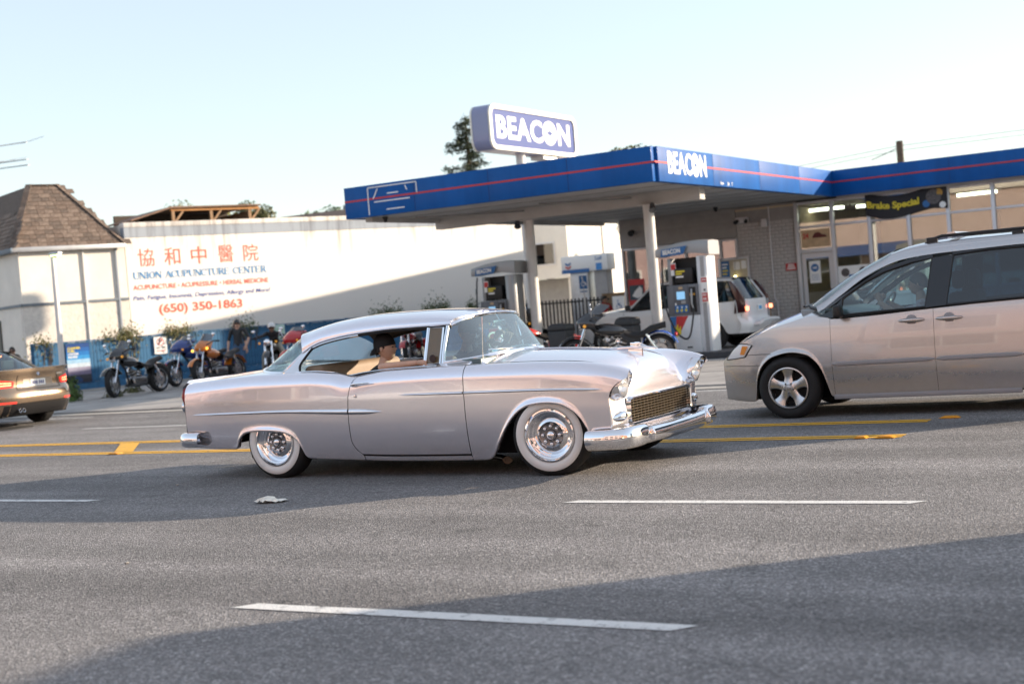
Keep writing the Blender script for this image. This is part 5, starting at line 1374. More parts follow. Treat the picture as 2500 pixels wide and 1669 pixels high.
# wipers, mirror
for s, y0 in ((-1,-.12),(-1,.30)):
    MB().tube([(-.70,y0,1.05),(-.72,y0-.18,1.062),(-.775,y0-.36,1.062)], .006, 6).build('wiper', M_CHROME, cp, smooth=True)
def resample(L, n):
    L = [Vector(p) for p in L]; d = [0]
    for a, b_ in zip(L[:-1], L[1:]): d.append(d[-1]+(b_-a).length)
    out = []
    for k in range(n):
        t = d[-1]*k/(n-1); i = max(0, min(len(L)-2, int(np.searchsorted(d, t))-1)); out.append(L[i].lerp(L[i+1], (t-d[i])/max(1e-9, d[i+1]-d[i])))
    return out
def strip(name, A_, B_, m, n=30, outward=(0,0,1), k=4):
    a, b_ = resample(A_, n), resample(B_, n)
    return both(name, [[tuple(p.lerp(q, t/k)) for t in range(k+1)] for p, q in zip(a, b_)], m, cp, outward)
strip('cowl', WB, [(hfull[0][NH+k][0], hfull[0][NH+k][1], hfull[0][NH+k][2]-.002) for k in range(NH+1)] + [(-.80,.70,.955),(-.80,.817,.958),(-.95,.818,.960),(-1.14,.818,.960)], M_SILVER)
strip('header', [tuple(q) for q in RF[0]], [tuple(p+Vector((.004,0,.006))) for p in WT], M_SILVER, outward=(1,0,.5))
# cabin
M_SEAT = mat('seat_tan', (.25,.18,.12), .6, var=.1); M_SEATD = mat('seat_maroon', (.18,.05,.035), .55)
MB().box(-2.72,-2.48,-.66,.66,.42,1.02).build('rear_seat_back', M_SEAT, cp, bevel=.06, seg=4)
MB().box(-2.6,-2.1,-.66,.66,.30,.55).build('rear_seat', M_SEAT, cp, bevel=.05, seg=3)
MB().box(-1.98,-1.80,-.66,.66,.40,.93).build('front_seat_back', M_SEATD, cp, bevel=.05, seg=4)
MB().box(-1.85,-1.3,-.66,.66,.30,.50).build('front_seat', M_SEATD, cp, bevel=.05, seg=3)
MB().prism([(-.72,1.0),(-.95,1.0),(-1.02,.95),(-1.0,.75),(-.72,.75)], -.70, .70, 'y').build('dashboard', mat('dash_teal', (.10,.15,.16), .4), cp, bevel=.015)
sw = MB().lathe([(.19+.011*math.cos(a), .011*math.sin(a)) for a in np.linspace(0,2*math.pi,9)[:-1]], (0,0,0), 'x', 36, closed=True).build('steering_wheel', mat('wheel_ivory', (.62,.60,.52), .35), cp, loc=(-1.14,.38,1.02), rot=(0,R(-28),0), smooth=True)
MB().cyl((0,0,0),(.35,0,-.02),.02,n=10).build('column', M_BLACK, sw); MB().beam((0,-.18,0),(0,.18,0),.01,.02).build('spoke', M_CHROME, sw)
mr = MB().box(-.94,-.91,-.11,.11,1.255,1.315).build('mirror', M_CHROME, cp, bevel=.01); MB().cyl((-.92,0,1.31),(-.95,0,1.37),.007,n=8).build('mirror_stalk', M_CHROME, mr)
# floor, inner arches
MB().box(-3.42,.5,-.66,.66,.17,.42).build('underbody', M_DARK, cp)
MB().box(-2.55,-.66,-.84,.84,.17,.30).build('floor_pan', M_DARK, cp)
MB().box(-3.98,-3.45,-.82,.82,.33,.60).build('boot_floor', M_DARK, cp)
for xa in (-2.98, -.10):
    MB().lathe([(.50,.64),(.50,.885)], (xa,0,.22), 'y', 32).lathe([(.50,-.64),(.50,-.885)], (xa,0,.22), 'y', 32).build('wheel_liner', M_DARK, cp) if False else None
MB().box(-3.5,-2.5,-.90,.90,.62,.72).build('wheel_house', M_DARK, cp); MB().box(-.62,.40,-.88,.88,.66,.76).build('wheel_house', M_DARK, cp)
for s in (1,-1):
    wheel(cp, (0, s*.895, .338), s, .345, .20, M_CHROME, 'chrome', True, .217, R(7))
    wheel(cp, (-2.92, s*.895, .338), s, .345, .20, M_CHROME, 'chrome', True, .217)
ex = MB().tube([(-.9,-.45,.13),(-.62,-.62,.12),(-.53,-.70,.115)], .028, 12).build('exhaust_stub', M_DARKCHROME, cp, smooth=True)
MB().prism([(-.046,-.010),(-.016,-.032),(.016,-.032),(.046,-.010),(.046,.010),(.016,.032),(-.016,.032),(-.046,.010)], -.006, .006, 'y').build('flange', mat('rusty_flange', (.13,.09,.06), .6, metal=.6), ex, loc=(-.53,-.712,.115))
# ---------------------------------------------------------------- people
def sweepbody(mb, chains, n=14):
    pass
def head_mesh(b, c, fwd, up, k=1.0, mi=0, jaw=1.0):
    """a head with brow, nose, lips, chin and ears; c is its centre"""
    c, f, u = Vector(c), Vector(fwd).normalized(), Vector(up); u = (u - f*u.dot(f)).normalized(); r = f.cross(u)
    nu, nv = 28, 22; b.mi = mi; g = []
    for i in range(nu+1):
        a = 2*math.pi*i/nu; row = []
        for j in range(nv+1):
            p = math.pi*j/nv; x, y, z = math.sin(p)*math.cos(a), math.sin(p)*math.sin(a), math.cos(p)
            fx, sy_, uz = x*.096, y*.075, z*.115
            if z < 0:  # narrow towards the chin
                t = -z; sy_ *= 1-.30*t; fx = fx*(1-.12*t) + .018*t*jaw
                if x < 0: fx *= 1-.25*t
            fr = max(0, x)*max(0, 1-abs(y)*1.6)
            fx += fr*(.020*math.exp(-((z+.16)/.12)**2)*max(0, 1-abs(y)*4.5)      # nose
                      + .007*math.exp(-((z-.14)/.07)**2) - .008*math.exp(-((z+.0)/.06)**2)   # brow, eye hollow
                      + .006*math.exp(-((z+.45)/.06)**2) - .005*math.exp(-((z+.36)/.04)**2) - .004*math.exp(-((z+.60)/.05)**2)
                      + .010*math.exp(-((z+.80)/.12)**2))
            row.append(c + (f*fx + r*sy_ + u*uz)*k)
        g.append(row)
    b.grid([[tuple(q) for q in rw] for rw in g])
    for s in (1,-1):   # ears
        e = c + (r*s*.074 - f*.008 - u*.005)*k
        pts = []
        for i in range(9):
            a = 2*math.pi*i/8; row = []
            for j in range(6):
                pp = math.pi*j/5; row.append(tuple(e + (r*s*math.cos(pp)*.012 + f*math.sin(pp)*math.cos(a)*.017 + u*math.sin(pp)*math.sin(a)*.030)*k))
            pts.append(row)
        b.grid(pts)
def face_parts(b, c, fwd, up, k, mi):
    c, f, u = Vector(c), Vector(fwd).normalized(), Vector(up); u = (u - f*u.dot(f)).normalized(); r = f.cross(u); b.mi = mi
    for s in (1,-1):
        q = c + (f*.083 + r*s*.031 + u*.004)*k; b.ball(tuple(q), (.011*k,.011*k,.006*k), 10, 6)
        b.tube([tuple(c + (f*.086 + r*s*.014 + u*.022)*k), tuple(c + (f*.087 + r*s*.032 + u*.028)*k), tuple(c + (f*.075 + r*s*.050 + u*.022)*k)], [.003*k,.0045*k,.002*k], 6)
    b.tube([tuple(c + (f*.088 + r*s*.018 - u*.058)*k) for s in (-1,-.4,.4,1)], [.001*k,.003*k,.003*k,.001*k], 6)
def hand(b, w, d, nrm, side, k=1.0, curl=.5, mi=0):
    """palm and five fingers; w wrist, d direction of the fingers, nrm back of the hand, side towards the thumb"""
    w, d, n_ = Vector(w), Vector(d).normalized(), Vector(nrm); n_ = (n_-d*n_.dot(d)).normalized(); s = Vector(side); s = (s-d*s.dot(d)-n_*s.dot(n_)).normalized()
    b.mi = mi
    b.tube([tuple(w), tuple(w+d*.03*k), tuple(w+d*.06*k), tuple(w+d*.095*k)], [.026*k,.030*k,.036*k,.030*k], 10)
    for i, (o, L) in enumerate(((.030,.070),(.010,.080),(-.010,.074),(-.029,.058))):
        p0 = w+d*.082*k+s*o*k; a = curl; q = [p0]
        dirn = d.copy()
        for seg, ln in enumerate((.45,.32,.23)):
            ang = a*(seg+.6)*.75; dd = d*math.cos(ang)-n_*math.sin(ang); q.append(q[-1]+dd*L*ln*k)
        b.tube([tuple(x) for x in q], [.0098*k,.0092*k,.0082*k,.006*k], 8)
    p0 = w+d*.03*k+s*.024*k
    b.tube([tuple(p0), tuple(p0+(s*.7+d*.5)*.03*k), tuple(p0+(s*.75+d*1.1-n_*.4*curl)*.042*k), tuple(p0+(s*.6+d*1.6-n_*.9*curl)*.048*k)], [.012*k,.011*k,.009*k,.006*k], 8)
def skin_person(J, bones, name='body'):
    """J: joint -> (pos, radius); bones: list of (a, b, material index); one skinned, subdivided mesh"""
    names = list(J); idx = {n: i for i, n in enumerate(names)}
    me = bpy.data.meshes.new(name); me.from_pydata([J[n][0] for n in names], [(idx[a], idx[b]) for a, b, _ in bones], [])
    o = bpy.data.objects.new(name+'_tmp', me); COL.objects.link(o)
    sk = o.modifiers.new('s', 'SKIN'); sk.use_smooth_shade = True; sk.branch_smoothing = .4
    sub = o.modifiers.new('u', 'SUBSURF'); sub.levels = 2; sub.render_levels = 2
    lay = me.skin_vertices[0].data
    for n in names:
        r = J[n][1]; lay[idx[n]].radius = (r, r) if not isinstance(r, (tuple, list)) else r
    lay[0].use_root = True
    bpy.context.view_layer.update(); dg = bpy.context.evaluated_depsgraph_get()
    res = bpy.data.meshes.new_from_object(o.evaluated_get(dg)); bpy.data.objects.remove(o)
    B_ = [(Vector(J[a][0]), Vector(J[b][0]), m) for a, b, m in bones]
    mi = []
    for p in res.polygons:
        c = p.center; best = None
        for a, b, m in B_:
            ab = b-a; t = max(0, min(1, (c-a).dot(ab)/max(ab.length_squared, 1e-9))); d = (c-(a+ab*t)).length
            if best is None or d < best[0]: best = (d, m)
        mi.append(best[1])
    return res, mi
def person(loc, rz, lab, J, bones, mats, head, fwd, up=(0,0,1), k=1.0, hands=(), group=None, cat='person', extra=None, jaw=1.0):
    """body, head and hands joined into one continuous figure"""
    e = empty('person', loc, rz, lab, cat, group)
    res, mi = skin_person(J, bones)
    b = MB(); vs = [tuple(v.co) for v in res.vertices]; b.v += vs
    for p, m in zip(res.polygons, mi): b.f.append(tuple(p.vertices)); b.m.append(m)
    bpy.data.meshes.remove(res)
    head_mesh(b, head, fwd, up, k, 0, jaw)
    face_parts(b, head, fwd, up, k, len(mats))
    for h in hands: hand(b, *h[:4], k=k, curl=h[4] if len(h) > 4 else .6, mi=h[5] if len(h) > 5 else 0)
    o = b.build('body', list(mats)+[M_HAIR], e, smooth=True, ang=80, fix=False)
    return e
def cap_part(e, c, fwd, up, k, m, brim=True, back=False, name='cap'):
    c, f, u = Vector(c), Vector(fwd).normalized(), Vector(up); u = (u - f*u.dot(f)).normalized(); r = f.cross(u); g = []
    for i in range(25):
        a = 2*math.pi*i/24; row = []
        for j in range(9):
            p = (math.pi*.52)*j/8; row.append(tuple(c + (f*math.sin(p)*math.cos(a)*.103 + r*math.sin(p)*math.sin(a)*.083 + u*(math.cos(p)*.126+.014))*k))
        g.append(row)
    o = MB().grid(g).build(name, m, e, smooth=True)
    if brim:
        s = -1 if back else 1; g = []
        for i in range(9):
            a = -1.05+2.1*i/8; g.append([tuple(c + (f*s*(math.cos(a)*.095) + r*math.sin(a)*.080 + u*.022)*k), tuple(c + (f*s*(math.cos(a)*.10+.030*math.cos(a)) + r*math.sin(a)*.080 + u*(.012 if s > 0 else -.002))*k), tuple(c + (f*s*(math.cos(a)*.10+.060*math.cos(a)**.7) + r*math.sin(a)*.062 - u*(.012 if s > 0 else .042))*k)])
        MB().grid(g).build('brim', m, o, smooth=True)
    return o
def hair_part(e, c, fwd, up, k, m, low=.62):
    c, f, u = Vector(c), Vector(fwd).normalized(), Vector(up); u = (u - f*u.dot(f)).normalized(); r = f.cross(u); g = []
    for i in range(25):
        a = 2*math.pi*i/24; row = []
        for j in range(11):
            lim = .36 + (low-.36)*(.5-.5*math.cos(a))**.7 if True else low
            p = math.pi*lim*j/10; n = 1+.02*math.sin(a*7+j)
            row.append(tuple(c + (f*math.sin(p)*math.cos(a)*.103*n + r*math.sin(p)*math.sin(a)*.083*n + u*math.cos(p)*.124)*k))
        g.append(row)
    return MB().grid(g).build('hair', m, e, smooth=True)
def helmet_part(e, c, fwd, up, k, m, open_face=True):
    c, f, u = Vector(c), Vector(fwd).normalized(), Vector(up); u = (u - f*u.dot(f)).normalized(); r = f.cross(u); g = []
    for i in range(29):
        a = 2*math.pi*i/28; row = []
        lim = .40 + .24*(.5-.5*math.cos(a))**.6 if open_face else .60
        for j in range(11):
            p = math.pi*lim*j/10; row.append(tuple(c + (f*math.sin(p)*math.cos(a)*.125 + r*math.sin(p)*math.sin(a)*.108 + u*(math.cos(p)*.135+.01))*k))
        g.append(row)
    o = MB().grid(g).build('helmet', m, e, smooth=True)
    gl = []
    for i in range(9):
        a = -.9+1.8*i/8; gl.append([tuple(c + (f*math.cos(a)*.108 + r*math.sin(a)*.085 + u*z)*k) for z in (.035,.0)])
    MB().grid(gl).build('sunglasses', mat('shades', (.01,.01,.012), .1), e, smooth=True)
    return o
def stand_joints(h=1.6, lean=0, la=None, ra=None, spread=.10, wide=1.0):
    """standing figure of height h facing +x; la, ra = (elbow, wrist) offsets from the shoulder in units of h"""
    s = h/1.75
    la = la or ((.02,.05,-.16), (.05,.07,-.30)); ra = ra or ((.02,-.05,-.16), (.05,-.07,-.30))
    J = {'pelvis': ((0,0,.95*s), (.135*s*wide,.10*s)), 'waist': ((lean*.3,0,1.10*s), (.135*s*wide,.105*s)), 'chest': ((lean*.7,0,1.30*s), (.165*s*wide,.12*s)), 'collar': ((lean,0,1.44*s), (.10*s,.08*s)), 'neck': ((lean+.01,0,1.52*s), .052*s), 'skull': ((lean+.02,0,1.60*s), .055*s)}
    for sd, nm, ar in ((1,'l',la), (-1,'r',ra)):
        sh = Vector((lean, sd*.175*s*wide, 1.41*s)); J['sh'+nm] = (tuple(sh), .062*s)
        el = sh+Vector(ar[0])*h*1.0; wr = sh+Vector(ar[1])*h; J['el'+nm] = (tuple(el), .043*s); J['wr'+nm] = (tuple(wr), .030*s)
        J['hip'+nm] = ((0, sd*.085*s, .90*s), .10*s); J['kn'+nm] = ((.03, sd*spread*s, .50*s), .066*s); J['an'+nm] = ((0, sd*(spread+.01)*s, .09*s), .048*s); J['toe'+nm] = ((.17*s, sd*(spread+.03)*s, .035*s), .036*s)
    bones = [('pelvis','waist',1),('waist','chest',1),('chest','collar',1),('collar','neck',0),('neck','skull',0)]
    for nm in 'lr':
        bones += [('collar','sh'+nm,1),('sh'+nm,'el'+nm,1),('el'+nm,'wr'+nm,0),('pelvis','hip'+nm,2),('hip'+nm,'kn'+nm,2),('kn'+nm,'an'+nm,2),('an'+nm,'toe'+nm,3)]
    return J, bones, s
M_TEE = mat('black_shirt', (.012,.012,.014), .8); M_VEST = mat('charcoal_vest', (.03,.033,.036), .7, var=.2); M_JEANS = mat('blue_jeans', (.07,.14,.25), .85, var=.25, vscale=12); M_KHAKI = mat('khaki', (.38,.34,.27), .85); M_JACKET = mat('dark_jacket', (.035,.032,.035), .7); M_SHOE = M_BLACK; M_REDSHIRT = mat('red_shirt', (.42,.02,.03), .75, var=.2); M_PLAID = mat('plaid_shirt', (.50,.52,.60), .8, col2=(.35,.12,.12), vscale=30); M_NAVYJ = mat('navy_jacket', (.015,.028,.04), .6)
def seated(loc, rz, lab, mats, head, fwd, la, ra, k=.95, hipz=.52, torso=.0, knee=.42, hands=(), hipx=-.02, jaw=1.):
    """seated figure facing +x, absolute joints"""
    hx, hy, hz = head
    J = {'pelvis': ((hx-.12+hipx, hy, hipz), (.15,.11)), 'waist': ((hx-.11, hy, hipz+.14), (.14,.10)), 'chest': ((hx-.07, hy, hz-.34), (.165,.115)), 'collar': ((hx-.04, hy, hz-.22), (.10,.075)), 'neck': ((hx-.022, hy, hz-.13), .050), 'skull': ((hx-.012, hy, hz-.05), .055)}
    bones = [('pelvis','waist',1),('waist','chest',1),('chest','collar',1),('collar','neck',0),('neck','skull',0)]
    for nm, sd, ar in (('l',1,la),('r',-1,ra)):
        J['sh'+nm] = ((hx-.055, hy+sd*.17, hz-.245), .060); J['el'+nm] = (ar[0], .042); J['wr'+nm] = (ar[1], .029)
        J['hip'+nm] = ((hx-.08, hy+sd*.09, hipz-.01), .10); J['kn'+nm] = ((hx-.08+knee, hy+sd*.13, hipz+.05), .066); J['an'+nm] = ((hx-.0+knee, hy+sd*.13, hipz-.33), .045)
        bones += [('collar','sh'+nm,1),('sh'+nm,'el'+nm,ar[2]),('el'+nm,'wr'+nm,ar[3]),('pelvis','hip'+nm,2),('hip'+nm,'kn'+nm,2),('kn'+nm,'an'+nm,2)]
    return person(loc, rz, lab, J, bones, mats, head, fwd, k=k, hands=hands, jaw=jaw)
# passenger of the coupe, arm along the sill
PH = (-1.885, -.46, 1.135)
e = seated(CO, 0, 'young passenger in black backward cap with his arm along the sill', [M_SKIN, M_TEE, M_JEANS, M_SHOE], PH, (1,.20,.05),
    ((-1.62,-.20,.98), (-1.36,-.22,.99), 1, 0), ((-1.755,-.75,.972), (-1.35,-.72,.995), 1, 0), k=1.02, hipz=.50,
    hands=(((-1.36,-.72,.995), (1,.05,-.1), (0,-.3,1), (0,1,.2), .9), ((-1.37,-.22,.99), (1,-.3,-.1), (0,0,1), (0,-1,0), .8)))
J_ = e.children[0]
cap_part(e, (PH[0]-.006, PH[1], PH[2]+.006), (1,.20,.16), (0,0,1), 1.04, M_TEE, True, True)
hair_part(e, (PH[0]-.012, PH[1], PH[2]), (1,.2,.05), (0,0,1), 1.0, M_HAIR, .66)
# driver
DH = (-1.52, .40, 1.195)
e = seated(CO, 0, 'driver of the silver coupe in dark jacket and cap gripping the wheel', [M_SKIN2, M_NAVYJ, M_JEANS, M_SHOE], DH, (1,-.15,0),
    ((-1.40,.66,.95), (-1.16,.53,1.10), 1, 1), ((-1.38,.16,.97), (-1.13,.25,1.13), 1, 1), k=.95, hipz=.52,
    hands=(((-1.16,.53,1.10), (.5,-.3,.8), (-.3,.5,.5), (0,-1,.2), 1.4), ((-1.13,.25,1.13), (.5,.3,.8), (-.4,-.3,.6), (0,1,.2), 1.4)))
cap_part(e, (DH[0], DH[1], DH[2]+.01), (1,-.15,0), (0,0,1), .97, M_NAVYJ, True)
# ---------------------------------------------------------------- generic modern body: side grid with wheel arches + glasshouse
def modern_car(name, loc, rz, lab, cat, paint, S, group=None):
    """S: dict of curves in car space, x forward from the front axle, y half width, z up"""
    e = empty(name, loc, rz, lab, cat, group)
    w_, zbelt, zlow, prof = S['w'], S['belt'], S['low'], S['prof']
    x0, x1 = S['x0'], S['x1']; N1 = 20
    xs = [x for x in S['xs']]
    cols = []
    for x in xs:
        w, zb, zl = w_(x), zbelt(x), zlow(x); col = []
        for k in range(N1+1):
            z = zb + (zl+.05-zb)*k/N1; col.append((x, w+prof(z), z))
        aw = S['arch'](x)
        for d, fl in ((.035,.3),(.018,.8),(.006,1.),(0,1.)): col.append((x, w+prof(zl+d)+.012*aw*fl, zl+d))
        col.append((x, col[-1][1]-.06, zl+.004)); cols.append(col)
    G_ = np.array(cols); N_ = gridnormals(G_)
    cuts = [0]+[min(range(len(xs)), key=lambda i: abs(xs[i]-c)) for c in S['cuts']]+[len(xs)-1]
    names = S['names']
    for a, b_, nm in zip(cuts[:-1], cuts[1:], names):
        i0 = a + (1 if a else 0)
        both(nm, G_[i0:b_+1], paint, e, (0,1,0), N_[i0:b_+1])
    lin = G_[1:-1:2, :N1-1:3].copy(); lin[:,:,1] -= .02
    for s in (1,-1):
        q = lin.copy(); q[:,:,1] *= s; MB().grid(q.tolist()).build('inner_shell', M_DARK, e)
    return e, G_, N_
def colsx(*segs):
    out = []
    for a, b, d in segs:
        n = max(2, int(round((b-a)/d))); out += [a+(b-a)*i/n for i in range(n)]
    return out+[segs[-1][1]]

# ---------------------------------------------------------------- the minivan, heading -X (car x forward)
M_CHAMP = mat('champagne_paint', (.50,.485,.485), .26, metal=.75, coat=1., crough=.02)
M_MOULD = mat('mould_grey', (.30,.29,.30), .4)
dusty(M_CHAMP, .50)
VO = (-4.775, 14.90, 0)
vw = cspl([-3.6,-3.2,-2.4,-1,0,.35,.6,.78],[.82,.88,.915,.92,.91,.88,.80,.70])
vb = cspl([-3.6,-2.4,-1.6,-.52,-.40,-.30,-.13,.16,.35,.5,.62,.78],[1.12,1.10,1.065,1.02,1.06,1.065,1.03,.955,.885,.825,.76,.62])
vl = cspl([-3.6,-3.34,-3.27,-3.19,-3.04,-2.84,-2.64,-2.49,-2.41,-2.34,-.54,-.46,-.42,-.38,-.33,-.22,-.05,.14,.27,.34,.375,.39,.42,.78],[.25,.24,.30,.48,.63,.68,.63,.48,.30,.22,.20,.22,.36,.49,.575,.665,.695,.66,.57,.44,.28,.20,.185,.21])
vprof = cspl([.15,.22,.30,.40,.55,.75,.95,1.15],[-.07,-.045,-.03,-.012,0,-.005,-.025,-.06])
VS = dict(w=vw, belt=vb, low=vl, prof=vprof, x0=-3.3, x1=.78, arch=lambda x: (max(0,1-abs(x+.03)/.45)**.5 if abs(x+.03) < .45 else 0),
  xs=colsx((-3.5,-3.36,.05),(-3.36,-3.15,.015),(-3.15,-2.55,.04),(-2.55,-2.3,.015),(-2.3,-1.548,.05),(-1.548,-1.541,.007),(-1.541,-.56,.05),(-.56,-.494,.012),(-.494,-.487,.007),(-.487,-.28,.012),(-.28,.2,.03),(.2,.44,.012),(.44,.78,.03)),
  cuts=[-1.548,-.494], names=['sliding_door','front_door','front_fender'])
van, VG, VN = modern_car('minivan', VO, R(180), 'champagne minivan with roof rack heading left across the road', 'van', M_CHAMP, VS)
# bonnet and nose
vh = []
for x in [-.42,-.3,-.2,-.1,0,.1,.2,.3,.4,.48,.56,.63,.69,.74,.78]:
    zc = cspl([-.45,-.3,-.13,.16,.42,.57,.66,.74,.78],[1.20,1.18,1.135,1.05,.955,.87,.79,.66,.60])(x); w = vw(x)+vprof(vb(x)); zb = vb(x)
    vh.append([(x+.045*(1-(t*t)), w*t, zb+(zc-zb)*(1-t**2.2)) for t in np.linspace(0,1,15)])
vh = np.array(vh); vf = np.concatenate([vh[:, ::-1]*np.array([1,-1,1]), vh[:, 1:]], axis=1)
panel('bonnet', vf, gridnormals(vf), M_CHAMP, van, (.3,0,1))
fp = []
for z in np.linspace(.20,.66,10):
    w = .70+vprof(z)*.5; xf = .80+.03*math.sin(math.pi*(z-.2)/.5) - .10*max(0,(.30-z)/.1)**2*.4
    fp.append([(xf-.10*(t**3.5)+.045*(1-t*t)*.6, (w+.005)*t, z) for t in np.linspace(0,1,13)])
both('front_bumper', fp, M_CHAMP, van, (1,0,0))
MB().box(.74,.845,-.40,.40,.48,.60).build('grille', M_BLACK, van, bevel=.01); MB().box(.70,.80,-.5,.5,.22,.34).build('air_intake', M_BLACK, van, bevel=.01)
for s in (1,-1):
    hl = empty('headlamp', (0,0,0)); hl.parent = van
    q = [(.375,.795),(.45,.812),(.53,.815),(.62,.755),(.70,.675),(.715,.645),(.60,.655),(.47,.672)]
    hp = lambda x, z, o: (x+.004, s*(vw(x)+vprof(z)+o), z)
    pts = [hp(x, z, .008) for x, z in q]; c_ = hp(.54,.735,.022)
    MB().add([c_]+pts, [(0,1+i,1+(i+1) % 8) for i in range(8)]).build('lens', mat('clear_lens', (.85,.87,.9), .08, coat=.5, spec=.8), hl, smooth=True)
    MB().add([hp(.42,.785,.021),hp(.49,.79,.024),hp(.525,.70,.024),hp(.475,.695,.022)], [(0,1,2,3)]).build('indicator', mat('indicator_amber', (.85,.30,.04), .3), hl)
    MB().tube([(p[0],p[1],p[2]) for p in pts], .006, 6, closed=True).build('seal', M_BLACK, hl)
# fender-bumper seam
for s in (1,-1): MB().tube([(.44,s*(vw(.44)+.004),.69),(.3,s*(vw(.3)+vprof(.69)+.002),.692),(.17,s*(vw(.17)+vprof(.69)+.003),.69)], .003, 5).build('seam', M_DARK, van)
for s in (1,-1): MB().tube([(x, s*(vw(x)+vprof(.57)+.002), .575) for x in np.linspace(.30,.74,8)], .003, 5).build('seam', M_DARK, van)
# glasshouse: pillars and roof as one skin, side glass inset
ra = cspl([-3.5,-2.4,-1.98,-1.6,-1.43,-1.21,-1.04,-.84,-.53,-.36],[1.62,1.685,1.675,1.665,1.655,1.63,1.58,1.49,1.28,1.16])   # side roof line
rc = cspl([-3.5,-2.4,-1.9,-1.5,-1.3,-1.1,-.9,-.7,-.4],[1.68,1.76,1.76,1.745,1.72,1.66,1.57,1.45,1.20])
ry = cspl([-3.5,-2.4,-1.5,-1.2,-.84,-.53,-.36],[.68,.70,.70,.70,.72,.77,.81])
rg = []
for x in np.linspace(-3.5,-1.12,34):
    row = []
    for k in range(15):
        a = (math.pi/2)*k/14; sy, cz_ = math.sin(a)**.7, math.cos(a)**.7; row.append((x, (ry(x)+.01)*sy, ra(x)+(rc(x)-ra(x))*cz_))
    rg.append(row)
rg = np.array(rg); rf_ = np.concatenate([rg[:, ::-1]*np.array([1,-1,1]), rg[:, 1:]], axis=1)
panel('roof', rf_, gridnormals(rf_), M_CHAMP, van, (0,0,1))
# cant rail / A pillar painted
pil = []
for x in np.linspace(-3.5,-.34,50):
    y, z = ry(x)+.01, ra(x); pil.append([(x-.02 if x > -1.1 else x, y-.045 if x > -1.1 else y-.004, z+.012), (x, y, z), (x-.012, y+.013, z-.035), (x-.02, y+.018, z-.06)])
both('cant_rail', pil, M_CHAMP, van, (0,1,.3))
wsb = crom([(-.10,0,1.165),(-.13,.35,1.16),(-.22,.62,1.15),(-.36,.80,1.135)], 5); wst = crom([(-1.12,0,1.70),(-1.12,.35,1.69),(-1.12,.55,1.665),(-1.10,.68,1.61)], 5)
wsg = np.array([[tuple(a.lerp(b_, t) + Vector((.03*math.sin(math.pi*t),0,.02*math.sin(math.pi*t)))) for t in np.linspace(0,1,9)] for a, b_ in zip(wsb, wst)])
for A_ in (wsg,):
    both('windscreen', A_, M_CARGLASS, van, (1,0,1))
MB().tube([(-.13,-.7,1.15),(-.10,0,1.175),(-.14,.6,1.16)], .014, 6).build('wiper', M_BLACK, van)
MB().tube([(p.x-.01,p.y,p.z-.005) for p in wsb], .02, 6).mirror(1).build('scuttle', M_BLACK, van)
def sidequad(name, pts, m, inset=0., frame=None, fr=.018):
    for s in (1,-1):
        q = [(x, s*(y-inset), z) for x, y, z in pts]
        o = MB().add(q, [tuple(range(len(q)))]).build(name, m, van, fix=True)
        if frame: MB().tube(q, fr, 6, closed=True).build('window_seal', frame, o, smooth=True)
def gy(z): return .905 - .205*max(0, (z-1.04)/.62)**1.1
def gp(x, z): return (x, gy(z), z)
sidequad('front_window', [gp(-.62,1.05),gp(-.63,1.22),gp(-.87,1.375),gp(-1.07,1.465),gp(-1.34,1.535),gp(-1.545,1.56),gp(-1.475,1.075)], M_CARGLASS, .012, M_BLACK, .016)
sidequad('slide_window', [gp(-1.68,1.085),gp(-1.745,1.575),gp(-2.1,1.60),gp(-2.78,1.60),gp(-2.82,1.12)], M_TINT, .012, M_BLACK, .016)
sidequad('rear_window', [gp(-2.90,1.12),gp(-2.88,1.60),gp(-3.3,1.55),gp(-3.42,1.14)], M_TINT, .012, M_BLACK, .016)
# dark pillar skins round the glass
def pillar(pts): 
    for s in (1,-1): MB().add([(x, s*(y+.003), z) for x, y, z in pts], [tuple(range(len(pts)))]).build('pillar', mat('gloss_black', (.01,.01,.012), .12, coat=.5), van)
pillar([gp(-1.475,1.075),gp(-1.545,1.56),gp(-1.745,1.58),gp(-1.68,1.085)])
pillar([gp(-.62,1.05),gp(-.63,1.22),(-.50,.875,1.10),(-.36,.872,1.055),(-.51,.89,1.03)])
pillar([gp(-.63,1.22),gp(-.87,1.375),gp(-1.07,1.465),gp(-1.34,1.535),gp(-1.545,1.56),gp(-1.55,1.60),gp(-1.34,1.575),gp(-1.06,1.505),gp(-.85,1.415),(-.5,.80,1.19),(-.36,.85,1.075)])
pillar([gp(-1.745,1.575),gp(-2.1,1.60),gp(-2.78,1.60),gp(-3.3,1.55),gp(-3.3,1.60),gp(-2.4,1.635),gp(-1.75,1.61)])
pillar([gp(-2.78,1.60),gp(-2.82,1.12),gp(-2.90,1.12),gp(-2.88,1.60)])
pillar([gp(-3.3,1.55),gp(-3.42,1.14),(-3.5,.84,1.14),(-3.5,.69,1.60)])
